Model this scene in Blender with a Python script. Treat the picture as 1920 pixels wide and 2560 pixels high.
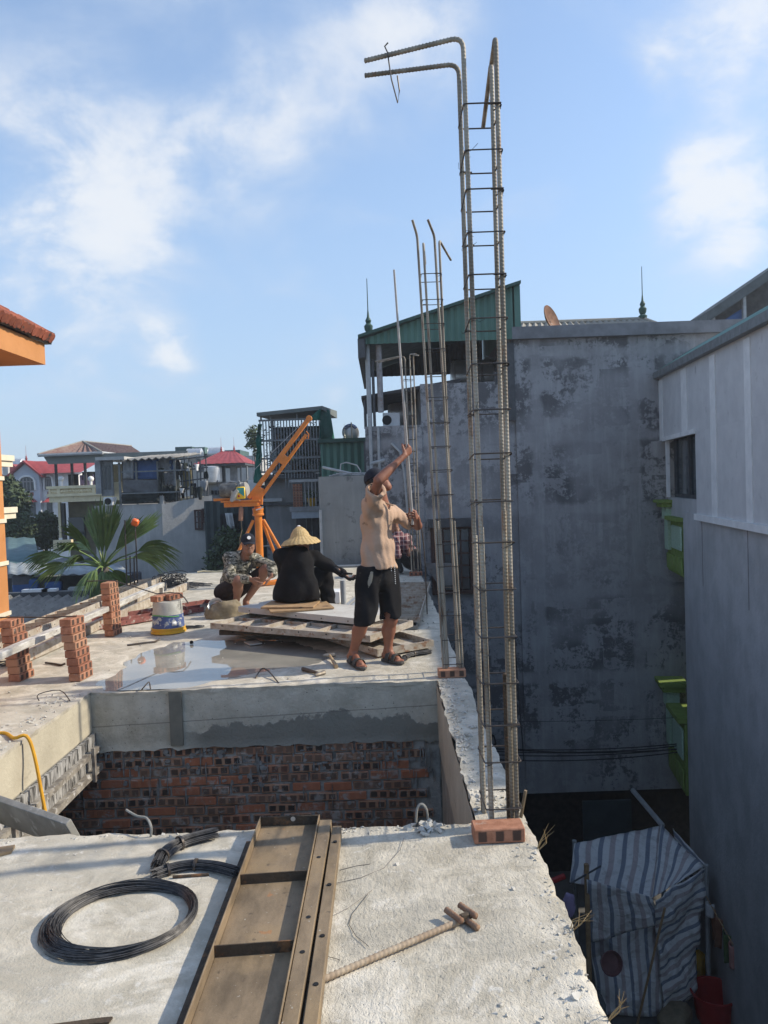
import bpy, bmesh, math, random
import numpy as np
from mathutils import Vector, Matrix, Euler, noise

random.seed(7)
rng = np.random.default_rng(7)
R = math.radians
scene = bpy.context.scene
for o in list(bpy.data.objects): bpy.data.objects.remove(o)
COL = scene.collection

# ------------------------------------------------------------------ camera
F_PX, PITCH, ROLL, CAM_H = 1924.0, R(2.0), R(-2.0), 1.55
cam_d = bpy.data.cameras.new('camera'); cam = bpy.data.objects.new('camera', cam_d); COL.objects.link(cam)
cam.location = (0, 0, CAM_H)
CAM_M = Matrix.Rotation(math.pi/2 - PITCH, 3, 'X') @ Matrix.Rotation(ROLL, 3, 'Z')
cam.rotation_euler = CAM_M.to_euler()
cam_d.sensor_fit = 'VERTICAL'; cam_d.sensor_height = 32.0; cam_d.lens = 32.0*F_PX/2560.0
cam_d.clip_start = 0.05; cam_d.clip_end = 3000
scene.camera = cam

def ray(u, v): return CAM_M @ Vector(((u-960)/F_PX, (1280-v)/F_PX, -1.0))
def on(u, v, z=0.0):                      # point of a horizontal level seen at (u, v)
    d = ray(u, v); t = (z-CAM_H)/d.z; return Vector((d.x*t, d.y*t, z))
def at(u, v, D):                          # point at distance D (along Y) seen at (u, v)
    d = ray(u, v); t = D/d.y; return Vector((d.x*t, D, CAM_H+d.z*t))

# ------------------------------------------------------------------ light
SUN_EL, SUN_AZ = R(34), R(7)              # sun stands to the right (+X), a little to the far side
sun_dir = Vector((math.cos(SUN_EL)*math.cos(SUN_AZ), math.cos(SUN_EL)*math.sin(SUN_AZ), math.sin(SUN_EL)))
sd = bpy.data.lights.new('sun', 'SUN'); sd.energy = 2.75; sd.angle = R(1.0); sd.color = (1.0, 0.90, 0.74)
sun = bpy.data.objects.new('sun', sd); COL.objects.link(sun); sun.location = (30, 5, 30)
sun.rotation_euler = sun_dir.to_track_quat('Z', 'Y').to_euler()

def N(nt, typ, ins=None, **props):
    n = nt.nodes.new(typ)
    for k, v in props.items(): setattr(n, k, v)
    for k, v in (ins or {}).items():
        s = n.inputs[k]
        if isinstance(v, bpy.types.NodeSocket): nt.links.new(v, s)
        else: s.default_value = v
    return n
def MATH(nt, op, a, b=0.0, c=None, clamp=False):
    ins = {0: a, 1: b}
    if c is not None: ins[2] = c
    return N(nt, 'ShaderNodeMath', ins, operation=op, use_clamp=clamp).outputs[0]
def VM(nt, op, a, b=(0, 0, 0)):
    n = N(nt, 'ShaderNodeVectorMath', {0: a, 1: b}, operation=op)
    return n.outputs['Value'] if op in ('DOT_PRODUCT', 'LENGTH', 'DISTANCE') else n.outputs['Vector']
def SMOOTH(nt, x, lo, hi, a=0.0, b=1.0):
    return N(nt, 'ShaderNodeMapRange', {'Value': x, 'From Min': lo, 'From Max': hi, 'To Min': a, 'To Max': b},
             interpolation_type='SMOOTHSTEP').outputs['Result']
def MIX(nt, f, a, b, mode='MIX'):
    n = N(nt, 'ShaderNodeMix', data_type='RGBA', blend_type=mode)
    for i, v in ((0, f), (6, a), (7, b)):
        s = n.inputs[i]
        if isinstance(v, bpy.types.NodeSocket): nt.links.new(v, s)
        else: s.default_value = v if i == 0 or len(v) == 4 else (*v, 1)
    return n.outputs[2]
def NOISE(nt, vec, scale, detail=4, rough=.55, dist=0.0):
    return N(nt, 'ShaderNodeTexNoise', {'Vector': vec, 'Scale': scale, 'Detail': detail, 'Roughness': rough, 'Distortion': dist}).outputs['Fac']

world = bpy.data.worlds.new('World'); scene.world = world; world.use_nodes = True
world.cycles.sampling_method = 'NONE'
wt = world.node_tree; wt.nodes.clear()
sky = N(wt, 'ShaderNodeTexSky', sky_type='NISHITA', sun_disc=False, sun_elevation=SUN_EL,
        sun_rotation=math.pi/2-SUN_AZ, air_density=1.0, dust_density=.7, ozone_density=2.2, altitude=10)
tc = N(wt, 'ShaderNodeTexCoord'); dvec = VM(wt, 'NORMALIZE', tc.outputs['Generated'])
sep = N(wt, 'ShaderNodeSeparateXYZ', {0: dvec})
zc = MATH(wt, 'ADD', MATH(wt, 'MAXIMUM', sep.outputs['Z'], 0.0), 0.45)
pl = N(wt, 'ShaderNodeCombineXYZ', {'X': MATH(wt, 'DIVIDE', sep.outputs['X'], zc), 'Y': MATH(wt, 'DIVIDE', sep.outputs['Y'], zc), 'Z': 3.7}).outputs[0]
n1 = NOISE(wt, pl, 4.6, 6, .54, .35)
n2 = NOISE(wt, pl, 1.5, 3, .5)
acc = None
for (u, v, r_, a) in [(330, 260, 400, .19), (720, 230, 260, .20), (40, 320, 360, .21), (400, 440, 240, .19), (560, 60, 200, .12), (620, 330, 200, .14),
                      (900, 40, 190, .30), (1080, 60, 170, .34), (1120, 230, 130, .16), (1740, 40, 240, .28), (1860, 90, 220, .28), (1640, 130, 90, .2),
                      (1740, 450, 150, .36), (1860, 470, 190, .38), (1700, 400, 70, .2), (1640, 545, 80, .22), (1900, 560, 160, .18), (420, 870, 110, .34), (470, 900, 80, .2), (220, 680, 420, .25), (120, 560, 300, .16), (1800, 600, 220, .16), (810, 990, 110, .14)]:
    dc = ray(u, v).normalized(); rr = r_/F_PX*1.15
    dv = VM(wt, 'SUBTRACT', dvec, tuple(dc))
    b = SMOOTH(wt, VM(wt, 'LENGTH', dv), rr, 0.0, 0.0, a)
    acc = b if acc is None else MATH(wt, 'ADD', acc, b)
n3 = NOISE(wt, pl, 9.0, 5, .62, .2)
acc = MATH(wt, 'MULTIPLY', acc, SMOOTH(wt, n3, .28, .68, .65, 1.2))
dens = MATH(wt, 'ADD', MATH(wt, 'ADD', MATH(wt, 'MULTIPLY', n1, 1.25), MATH(wt, 'MULTIPLY', n2, .30)), acc)
cm = SMOOTH(wt, dens, .74, 1.48, 0, .86)
edge = SMOOTH(wt, dens, .95, 1.32, 0, 1)
cloudc = MIX(wt, edge, (.36, .415, .50), (.50, .515, .535))
skyc = MIX(wt, 1.0, sky.outputs['Color'], (.14, .14, .14, 1), 'MULTIPLY')
bw = N(wt, 'ShaderNodeRGBToBW', {0: skyc}).outputs[0]
hz = SMOOTH(wt, sep.outputs['Z'], -.02, .50, .84, .30)       # milky air towards the horizon
skyc = MIX(wt, hz, skyc, (.235, .315, .43))
skyfin = MIX(wt, cm, skyc, cloudc)
bg = N(wt, 'ShaderNodeBackground', {'Color': skyfin, 'Strength': 1.0})
N(wt, 'ShaderNodeOutputWorld', {'Surface': bg.outputs[0]})
vs = scene.view_settings
scene.display_settings.display_device = 'sRGB'
vs.view_transform = 'Standard'; vs.look = 'None'; vs.gamma = 1; vs.use_curve_mapping = False; vs.exposure = 0.86
scene.cycles.max_bounces = 6; scene.cycles.diffuse_bounces = 4; scene.cycles.glossy_bounces = 3; scene.cycles.caustics_reflective = False; scene.cycles.caustics_refractive = False

# ------------------------------------------------------------------ materials
MATS = {}
def new_mat(name):
    m = bpy.data.materials.new(name); m.use_nodes = True; nt = m.node_tree
    b = nt.nodes['Principled BSDF']; return m, nt, b
def mat(name, c, c2=None, s=9, c3=None, s3=3, t3=(.55, .66), rough=.8, metal=0, bump=0, bs=70, spec=.35, rnd=0,
        st=(1, 1, 1), trans=0, worldco=False, bdist=.01):
    if name in MATS: return MATS[name]
    m, nt, b = new_mat(name)
    if worldco: co = N(nt, 'ShaderNodeNewGeometry').outputs['Position']
    else: co = N(nt, 'ShaderNodeTexCoord').outputs['Object']
    oi = N(nt, 'ShaderNodeObjectInfo').outputs['Random']
    off = N(nt, 'ShaderNodeCombineXYZ', {0: MATH(nt, 'MULTIPLY', oi, 17.0), 1: MATH(nt, 'MULTIPLY', oi, 31.0), 2: MATH(nt, 'MULTIPLY', oi, 5.0)}).outputs[0]
    cs = VM(nt, 'MULTIPLY', co, st)
    cs = VM(nt, 'ADD', cs, off)
    c2 = c2 or tuple(x*.78 for x in c)
    f = SMOOTH(nt, NOISE(nt, cs, s, 6, .62), .3, .7)
    col = MIX(nt, f, c2, c)
    if c3:
        f3 = SMOOTH(nt, NOISE(nt, VM(nt, 'ADD', cs, (7.3, 2.1, 4.4)), s3, 7, .65), *t3)
        col = MIX(nt, f3, col, c3)
    if rnd:
        col = MIX(nt, 1.0, col, N(nt, 'ShaderNodeCombineColor', {0: SMOOTH(nt, oi, 0, 1, 1-rnd, 1+rnd*.3), 1: SMOOTH(nt, oi, 0, 1, 1-rnd, 1+rnd*.2), 2: SMOOTH(nt, oi, 0, 1, 1-rnd, 1+rnd*.1)}).outputs[0], 'MULTIPLY')
    nt.links.new(col, b.inputs['Base Color'])
    rn = MATH(nt, 'ADD', MATH(nt, 'MULTIPLY', f, -.12), rough+.06)
    nt.links.new(rn, b.inputs['Roughness'])
    b.inputs['Metallic'].default_value = metal; b.inputs['Specular IOR Level'].default_value = spec
    if trans: b.inputs['Transmission Weight'].default_value = trans
    if bump:
        h = NOISE(nt, cs, bs, 5, .6)
        bp = N(nt, 'ShaderNodeBump', {'Strength': bump, 'Distance': bdist, 'Height': h})
        nt.links.new(bp.outputs[0], b.inputs['Normal'])
    MATS[name] = m; return m

def slab_mat():
    m, nt, b = new_mat('slab concrete'); P = N(nt, 'ShaderNodeNewGeometry').outputs['Position']
    big = NOISE(nt, P, 1.1, 6, .6, .4); mid = NOISE(nt, P, 5.5, 7, .66, .6); fine = NOISE(nt, P, 42, 5, .65)
    col = MIX(nt, SMOOTH(nt, mid, .30, .70), (.38, .345, .275), (.63, .58, .48))
    col = MIX(nt, SMOOTH(nt, big, .47, .62, 0, .6), col, (.41, .38, .315))
    col = MIX(nt, SMOOTH(nt, NOISE(nt, VM(nt, 'ADD', P, (5.1, 2.2, 0)), 2.3, 7, .68, .8), .53, .66, 0, .7), col, (.72, .675, .585))
    col = MIX(nt, SMOOTH(nt, NOISE(nt, P, 14, 8, .7, 1.2), .56, .70, 0, .5), col, (.68, .66, .61))
    col = MIX(nt, SMOOTH(nt, fine, .60, .74, 0, .35), col, (.26, .24, .20))
    st = VM(nt, 'MULTIPLY', P, (1, .22, 1))
    col = MIX(nt, SMOOTH(nt, NOISE(nt, st, 9, 5, .6, .5), .60, .75, 0, .35), col, (.62, .585, .50))
    col = MIX(nt, SMOOTH(nt, NOISE(nt, VM(nt, 'ADD', P, (1.7, 8.2, 0)), 1.9, 6, .62, .5), .60, .645, 0, .42), col, (.33, .31, .265))
    col = MIX(nt, SMOOTH(nt, NOISE(nt, VM(nt, 'ADD', P, (9.7, 3.2, 0)), 7.5, 4, .6, .9), .67, .70, 0, .5), col, (.70, .68, .63))
    nt.links.new(col, b.inputs['Base Color']); b.inputs['Roughness'].default_value = .88; b.inputs['Specular IOR Level'].default_value = .25
    trow = N(nt, 'ShaderNodeTexWave', {'Vector': VM(nt, 'ADD', P, (.9, -1.6, 0)), 'Scale': 5.5, 'Distortion': 5.0, 'Detail': 3.0, 'Detail Scale': 1.6}, wave_type='RINGS').outputs['Fac']
    sx = N(nt, 'ShaderNodeSeparateXYZ', {0: P})
    right = SMOOTH(nt, sx.outputs[0], -.45, -.1, .10, 1.0)          # the poured strip by the edge was raked rougher
    near = SMOOTH(nt, sx.outputs[1], 3.6, 6.0, 1.0, .55)
    wave = MATH(nt, 'ADD', NOISE(nt, VM(nt, 'MULTIPLY', P, (1.7, .8, 1)), 34, 6, .68, .5), MATH(nt, 'MULTIPLY', SMOOTH(nt, NOISE(nt, P, 75, 3, .6), .55, .8), -.5))
    h = MATH(nt, 'ADD', MATH(nt, 'MULTIPLY', wave, MATH(nt, 'MULTIPLY', right, near)), MATH(nt, 'MULTIPLY', NOISE(nt, P, 120, 4, .6), .42))
    h = MATH(nt, 'ADD', MATH(nt, 'ADD', h, MATH(nt, 'MULTIPLY', mid, .8)), MATH(nt, 'MULTIPLY', trow, .22))
    bp = N(nt, 'ShaderNodeBump', {'Strength': .75, 'Distance': .010, 'Height': h}); nt.links.new(bp.outputs[0], b.inputs['Normal'])
    return m
def brick_mat(old=False):
    m, nt, b = new_mat('old wall brick' if old else 'burnt clay brick'); co = N(nt, 'ShaderNodeTexCoord').outputs['Object']
    oi = N(nt, 'ShaderNodeObjectInfo').outputs['Random']
    off = N(nt, 'ShaderNodeCombineXYZ', {0: MATH(nt, 'MULTIPLY', oi, 13.0), 1: MATH(nt, 'MULTIPLY', oi, 7.0), 2: 0}).outputs[0]
    cs = VM(nt, 'ADD', co, off); sx = N(nt, 'ShaderNodeSeparateXYZ', {0: co})
    col = MIX(nt, SMOOTH(nt, NOISE(nt, cs, 26, 5), .35, .65), (.30, .135, .08), (.44, .215, .135))
    col = MIX(nt, SMOOTH(nt, oi, .25, 1.0, 0, .65), col, (.25, .105, .068)); col = MIX(nt, SMOOTH(nt, MATH(nt, 'FRACT', MATH(nt, 'MULTIPLY', oi, 7.0)), .6, .9, 0, .5), col, (.46, .27, .17))
    px = MATH(nt, 'ABSOLUTE', MATH(nt, 'SUBTRACT', MATH(nt, 'FRACT', MATH(nt, 'ADD', MATH(nt, 'MULTIPLY', sx.outputs[0], 13.6), .5)), .5))
    wob = MATH(nt, 'MULTIPLY', NOISE(nt, cs, 30, 3), .10)
    sq = MATH(nt, 'MULTIPLY', SMOOTH(nt, MATH(nt, 'ADD', px, wob), .44 if old else .36, .34 if old else .24), SMOOTH(nt, MATH(nt, 'ADD', MATH(nt, 'ABSOLUTE', sx.outputs[2]), MATH(nt, 'MULTIPLY', wob, .06)), .027, .023))
    side = SMOOTH(nt, MATH(nt, 'ABSOLUTE', sx.outputs[1]), .048, .051)      # only the long sides are burnt
    has = SMOOTH(nt, MATH(nt, 'ADD', NOISE(nt, cs, 5.0, 2), MATH(nt, 'MULTIPLY', oi, .12)), .38, .44)
    col = MIX(nt, MATH(nt, 'MULTIPLY', MATH(nt, 'MULTIPLY', sq, side), MATH(nt, 'MULTIPLY', has, .88)), col, (.045, .036, .032))
    col = MIX(nt, SMOOTH(nt, NOISE(nt, cs, 12, 6, .7), .62, .75, 0, .55), col, (.44, .40, .34))
    if old: col = MIX(nt, MATH(nt, 'MULTIPLY', side, SMOOTH(nt, NOISE(nt, VM(nt, 'MULTIPLY', cs, (1, 1, .1)), 40, 2), .45, .6, 0, .6)), col, (.36, .25, .16)); col = MIX(nt, MATH(nt, 'MULTIPLY', MATH(nt, 'MULTIPLY', sq, side), SMOOTH(nt, MATH(nt, 'FRACT', MATH(nt, 'MULTIPLY', oi, 11.0)), .82, .72, .15, .9)), col, (.04, .034, .032))
    if old:
        P = N(nt, 'ShaderNodeNewGeometry').outputs['Position']
        col = MIX(nt, SMOOTH(nt, oi, .1, .9, .0, .5), col, (.32, .19, .125)); col = MIX(nt, SMOOTH(nt, MATH(nt, 'FRACT', MATH(nt, 'MULTIPLY', oi, 11.0)), .7, .8, 0, .8), col, (.46, .16, .08)); col = MIX(nt, SMOOTH(nt, NOISE(nt, P, 9, 7, .7, .5), .52, .64, 0, .8), col, (.42, .40, .365))
        col = MIX(nt, SMOOTH(nt, NOISE(nt, P, 3.1, 5, .7), .54, .70, 0, .3), col, (.10, .085, .075))
    nt.links.new(col, b.inputs['Base Color']); b.inputs['Roughness'].default_value = .88; b.inputs['Specular IOR Level'].default_value = .2
    bp = N(nt, 'ShaderNodeBump', {'Strength': .5, 'Distance': .004, 'Height': NOISE(nt, cs, 110, 4)}); nt.links.new(bp.outputs[0], b.inputs['Normal'])
    return m
def oldwall_mat(name, base, dark, cracks=True, amt=.5, seed=0., bright=None, streak=.55):
    """weathered render: pale grey with mould patches, blocky and streaked, crazed in places"""
    m, nt, b = new_mat(name); P = N(nt, 'ShaderNodeTexCoord').outputs['Object']
    P = VM(nt, 'ADD', P, (seed, seed*.7, seed*1.3))
    Q = VM(nt, 'MULTIPLY', P, (1, 1, .8))
    col = MIX(nt, SMOOTH(nt, NOISE(nt, P, 1.6, 6, .62), .34, .66), tuple(x*.80 for x in base), base)
    col = MIX(nt, SMOOTH(nt, NOISE(nt, VM(nt, 'MULTIPLY', P, (3, 3, .35)), 2.0, 6, .65), .45, .75, 0, streak), col, bright or tuple(min(1, x*1.35) for x in base))
    blk = N(nt, 'ShaderNodeTexVoronoi', {'Vector': VM(nt, 'MULTIPLY', P, (1.0, 1.0, 1.6)), 'Scale': 1.55, 'Randomness': .85}, distance='CHEBYCHEV', feature='F1')
    cell = N(nt, 'ShaderNodeSeparateColor', {0: blk.outputs['Color']}).outputs[0]
    mask = MATH(nt, 'ADD', MATH(nt, 'MULTIPLY', NOISE(nt, Q, 1.9, 9, .72, .25), .9), MATH(nt, 'MULTIPLY', MATH(nt, 'SUBTRACT', cell, .5), .17))
    mask = MATH(nt, 'ADD', mask, MATH(nt, 'MULTIPLY', MATH(nt, 'SUBTRACT', NOISE(nt, P, 11, 6, .75), .5), .62))
    k = SMOOTH(nt, mask, .60-amt*.2, .70-amt*.2, 0, .85)
    if cracks:        # concrete frame members stay clean, the infill panels between them grow mould
        W = N(nt, 'ShaderNodeNewGeometry').outputs['Position']; ws = N(nt, 'ShaderNodeSeparateXYZ', {0: W}); jit = MATH(nt, 'MULTIPLY', MATH(nt, 'SUBTRACT', NOISE(nt, W, 3, 4, .6), .5), .25); fr_ = 0.0
        for xc in [at(u_, 1300, 15.6).x for u_ in (1348, 1592)]: fr_ = MATH(nt, 'MAXIMUM', fr_, SMOOTH(nt, MATH(nt, 'ADD', MATH(nt, 'ABSOLUTE', MATH(nt, 'SUBTRACT', ws.outputs[0], xc)), jit), .16, .06))
        for zc_ in [at(1500, v_, 15.6).z for v_ in (880, 1090, 1270, 1480, 1690)]: fr_ = MATH(nt, 'MAXIMUM', fr_, SMOOTH(nt, MATH(nt, 'ADD', MATH(nt, 'ABSOLUTE', MATH(nt, 'SUBTRACT', ws.outputs[2], zc_)), jit), .17, .05))
        big_ = SMOOTH(nt, NOISE(nt, VM(nt, 'ADD', W, (2.3, 0, .6)), .55, 3), .40, .56, .25, 1.0)
        k = MATH(nt, 'MULTIPLY', MATH(nt, 'MULTIPLY', k, MATH(nt, 'SUBTRACT', 1.0, MATH(nt, 'MULTIPLY', fr_, .8))), big_)
    col = MIX(nt, k, col, dark)
    if cracks:
        vd = N(nt, 'ShaderNodeTexVoronoi', {'Vector': VM(nt, 'ADD', P, VM(nt, 'SCALE', N(nt, 'ShaderNodeTexNoise', {'Vector': P, 'Scale': 9.0}).outputs['Color'])), 'Scale': 9.5}, feature='DISTANCE_TO_EDGE').outputs['Distance']
        ln = SMOOTH(nt, vd, .05, .015)
        area = SMOOTH(nt, NOISE(nt, VM(nt, 'ADD', P, (4.2, 0, 1.1)), .9, 2), .56, .66)
        col = MIX(nt, MATH(nt, 'MULTIPLY', MATH(nt, 'MULTIPLY', ln, k), MATH(nt, 'MULTIPLY', area, .7)), col, tuple(x*1.25 for x in base))
    nt.links.new(col, b.inputs['Base Color']); b.inputs['Roughness'].default_value = .9; b.inputs['Specular IOR Level'].default_value = .15
    bp = N(nt, 'ShaderNodeBump', {'Strength': .5, 'Distance': .02, 'Height': NOISE(nt, P, 14, 6, .7)}); nt.links.new(bp.outputs[0], b.inputs['Normal'])
    return m
def camo_mat():
    m, nt, b = new_mat('camouflage cloth'); P = N(nt, 'ShaderNodeTexCoord').outputs['Object']; P = VM(nt, 'MULTIPLY', P, (1, 1, 1.7))
    col = MIX(nt, SMOOTH(nt, NOISE(nt, P, 16, 2), .49, .52), (.145, .14, .11), (.30, .28, .22))
    col = MIX(nt, SMOOTH(nt, NOISE(nt, VM(nt, 'ADD', P, (3, 5, 1)), 20, 2), .55, .58), col, (.045, .045, .035))
    col = MIX(nt, SMOOTH(nt, NOISE(nt, VM(nt, 'ADD', P, (9, 5, 6)), 24, 2), .60, .63), col, (.44, .42, .35))
    nt.links.new(col, b.inputs['Base Color']); b.inputs['Roughness'].default_value = .92; b.inputs['Specular IOR Level'].default_value = .15
    bp = N(nt, 'ShaderNodeBump', {'Strength': .5, 'Distance': .02, 'Height': NOISE(nt, P, 13, 3, .5, .5)}); nt.links.new(bp.outputs[0], b.inputs['Normal'])
    return m
def plaid_mat():
    m, nt, b = new_mat('plaid cloth'); P = N(nt, 'ShaderNodeTexCoord').outputs['Object']; s = N(nt, 'ShaderNodeSeparateXYZ', {0: P})
    w = lambda i, f, ph: MATH(nt, 'SINE', MATH(nt, 'ADD', MATH(nt, 'MULTIPLY', s.outputs[i], f), ph))
    col = MIX(nt, SMOOTH(nt, w(0, 85, 0), -.2, .2), (.16, .05, .06), (.07, .025, .04))
    col = MIX(nt, SMOOTH(nt, w(2, 85, 1), .1, .4, 0, .6), col, (.22, .10, .10))
    col = MIX(nt, SMOOTH(nt, w(0, 85, 2), .93, .99), col, (.5, .42, .40)); col = MIX(nt, SMOOTH(nt, w(2, 85, 2), .93, .99), col, (.42, .34, .34))
    nt.links.new(col, b.inputs['Base Color']); b.inputs['Roughness'].default_value = .9; return m
def tarp_mat():
    """woven plastic sheet: bands of white, faded blue and dull red running along one direction (UV x)"""
    m, nt, b = new_mat('striped tarpaulin'); U = N(nt, 'ShaderNodeUVMap').outputs[0]; s = N(nt, 'ShaderNodeSeparateXYZ', {0: U})
    x = MATH(nt, 'FRACT', s.outputs[0])
    P = N(nt, 'ShaderNodeTexCoord').outputs['Object']
    col = (.70, .70, .69)
    blue = MATH(nt, 'MULTIPLY', SMOOTH(nt, x, .06, .08), SMOOTH(nt, x, .27, .25)); red = MATH(nt, 'MULTIPLY', SMOOTH(nt, x, .52, .55), SMOOTH(nt, x, .78, .75))
    c = MIX(nt, blue, (*col, 1), (.22, .25, .31)); c = MIX(nt, MATH(nt, 'MULTIPLY', red, .8), c, (.42, .34, .345))
    c = MIX(nt, SMOOTH(nt, NOISE(nt, P, 6, 5, .6), .5, .75, 0, .5), c, (.26, .25, .24))
    nt.links.new(c, b.inputs['Base Color']); b.inputs['Roughness'].default_value = .6
    bp = N(nt, 'ShaderNodeBump', {'Strength': .9, 'Distance': .07, 'Height': MATH(nt, 'ADD', NOISE(nt, P, 5, 5, .6, .8), MATH(nt, 'ABSOLUTE', MATH(nt, 'SUBTRACT', NOISE(nt, P, 2.2, 3, .5, 1.2), .5)))}); nt.links.new(bp.outputs[0], b.inputs['Normal'])
    return m
def water_mat():
    m, nt, b = new_mat('shallow water'); P = N(nt, 'ShaderNodeNewGeometry').outputs['Position']
    nt.links.new(MIX(nt, SMOOTH(nt, NOISE(nt, P, 2.2, 5), .35, .65), (.26, .25, .22), (.34, .325, .28)), b.inputs['Base Color'])
    b.inputs['Roughness'].default_value = .015; b.inputs['IOR'].default_value = 1.55; b.inputs['Specular IOR Level'].default_value = .6
    bp = N(nt, 'ShaderNodeBump', {'Strength': .012, 'Distance': .01, 'Height': NOISE(nt, P, 5, 2)}); nt.links.new(bp.outputs[0], b.inputs['Normal'])
    return m
def rebar_mat():
    m, nt, b = new_mat('weathered ribbed steel'); P = N(nt, 'ShaderNodeNewGeometry').outputs['Position']
    q = VM(nt, 'MULTIPLY', P, (1, 1, .25))
    col = MIX(nt, SMOOTH(nt, NOISE(nt, q, 9, 5), .35, .65), (.17, .145, .11), (.36, .32, .255))
    col = MIX(nt, SMOOTH(nt, NOISE(nt, VM(nt, 'ADD', q, (3, 3, 3)), 14, 5, .7), .56, .68, 0, .8), col, (.20, .115, .065))
    nt.links.new(col, b.inputs['Base Color']); b.inputs['Roughness'].default_value = .62; b.inputs['Metallic'].default_value = .15
    return m
OLDBRICK = brick_mat(True)
def rusty_mat():
    m, nt, b = new_mat('rusty plate'); P = N(nt, 'ShaderNodeNewGeometry').outputs['Position']; q = VM(nt, 'MULTIPLY', P, (1, .35, 1))
    col = MIX(nt, SMOOTH(nt, NOISE(nt, q, 7, 7, .68), .32, .68), (.13, .095, .058), (.29, .215, .135)); col = MIX(nt, SMOOTH(nt, NOISE(nt, P, 3.2, 5, .6), .5, .7, 0, .6), col, (.34, .24, .13))
    col = MIX(nt, SMOOTH(nt, NOISE(nt, P, 22, 6, .7), .62, .72, 0, .7), col, (.075, .055, .04)); col = MIX(nt, SMOOTH(nt, NOISE(nt, P, 55, 3, .6), .70, .74, 0, .8), col, (.46, .43, .37)); col = MIX(nt, SMOOTH(nt, NOISE(nt, P, 13, 4, .6), .68, .72, 0, .55), col, (.40, .17, .06))
    nt.links.new(col, b.inputs['Base Color']); b.inputs['Roughness'].default_value = .68; b.inputs['Metallic'].default_value = .15
    bp = N(nt, 'ShaderNodeBump', {'Strength': .35, 'Distance': .004, 'Height': NOISE(nt, P, 70, 6, .7)}); nt.links.new(bp.outputs[0], b.inputs['Normal']); return m
SLAB, BRICK, WATER, REBAR = slab_mat(), brick_mat(), water_mat(), rebar_mat()
GREYWALL = oldwall_mat('mouldy grey render', (.33, .33, .335), (.085, .085, .09), True, 1.0)
SIDEWALL = oldwall_mat('plain grey render', (.46, .465, .47), (.36, .365, .37), False, -.05, 5., None, .2)
DARKWALL = oldwall_mat('dark weathered render', (.22, .225, .225), (.075, .077, .08), False, .35, 9.)
PALEWALL = oldwall_mat('pale stained render', (.50, .49, .465), (.20, .195, .19), False, -.30, 3., (.60, .59, .56))
CAMO, PLAID, TARP = camo_mat(), plaid_mat(), tarp_mat()
CONC = mat('beam concrete', (.36, .345, .30), (.25, .24, .205), 4, (.20, .195, .175), 2.2, (.54, .60), .9, bump=.6, bs=30)
CONC_L = mat('pale formed concrete', (.50, .455, .35), (.40, .36, .275), 3, (.32, .285, .22), 5, (.6, .7), .9, bump=.4, bs=40)
MORTAR = mat('mortar', (.46, .445, .41), (.34, .33, .30), 14, (.22, .215, .20), 3, rough=.95, bump=.8, bs=45)
RUBBLE = mat('concrete crumbs', (.62, .60, .55), (.48, .46, .41), 20, rough=.95, rnd=.15)
WIRE = mat('dark tie wire', (.10, .098, .098), (.045, .044, .046), 30, rough=.5, metal=.5)
STIR = mat('dark plain steel', (.06, .058, .06), (.10, .075, .055), 20, rough=.5, metal=.5)
RUSTY = rusty_mat()
RUSTD = mat('dark rusty steel', (.10, .072, .048), (.05, .04, .03), 14, (.22, .11, .05), 9, (.56, .66), .72, .2, .4, 90)
FORMW = mat('cement crusted formwork', (.47, .43, .37), (.31, .26, .20), 11, (.24, .14, .085), 7, (.55, .64), .85, 0, .6, 40)
FORMR = mat('red formwork', (.28, .10, .085), (.18, .07, .06), 12, (.45, .41, .36), 6, (.52, .62), .8, 0, .4, 50)
WHITEB = mat('crusted white batten', (.62, .61, .57), (.33, .31, .28), 16, (.22, .20, .18), 22, (.62, .7), .8, 0, .6, 50, st=(1, .25, 1))
BOARD = mat('plywood', (.42, .28, .15), (.30, .19, .10), 10, (.14, .10, .07), 6, (.62, .72), .75, 0, .2, 60)
GBOARD = mat('cement grey board', (.30, .29, .26), (.21, .205, .185), 8, (.42, .41, .38), 10, (.58, .68), .85, 0, .4, 40)
ORANGE = mat('orange machine paint', (.72, .23, .03), (.58, .18, .025), 10, (.24, .13, .07), 22, (.62, .68), .42, 0, .05, 60, .5)
ORANGEWALL = mat('orange house paint', (.52, .235, .085), (.45, .20, .07), 2.2, (.44, .17, .05), 6, (.62, .8), .85)
CREAM = mat('cream plaster', (.76, .66, .44), (.66, .56, .36), 5, (.48, .40, .26), 9, (.62, .74), .85)
WHITEP = mat('white paint', (.78, .78, .77), (.66, .665, .66), 4, (.36, .37, .38), 7, (.64, .78), .7)
GREYM = mat('grey painted steel', (.20, .215, .22), (.15, .16, .165), 9, rough=.55, metal=.2)
DARKM = mat('dark grey metal', (.075, .08, .085), (.05, .053, .058), 9, rough=.6)
BLACK = mat('black', (.012, .013, .014), (.008, .008, .009), 9, rough=.7)
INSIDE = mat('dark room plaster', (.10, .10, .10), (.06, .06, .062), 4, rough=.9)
GREENM = mat('green metal sheet', (.085, .185, .145), (.065, .145, .115), 2.5, (.10, .17, .14), 12, (.6, .7), .55, st=(1, 1, .3))
GREEND = mat('dark green metal', (.035, .085, .065), (.028, .065, .052), 6, rough=.6)
NETG = mat('green shade net', (.018, .13, .095), (.010, .085, .062), 16, rough=.9, bump=.3, bs=20)
TEAL = mat('teal sheet roof', (.10, .17, .18), (.08, .14, .15), 3, rough=.6)
REDROOF = mat('red sheet roof', (.33, .055, .055), (.26, .045, .048), 4, (.20, .06, .06), 8, (.6, .75), .6)
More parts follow.
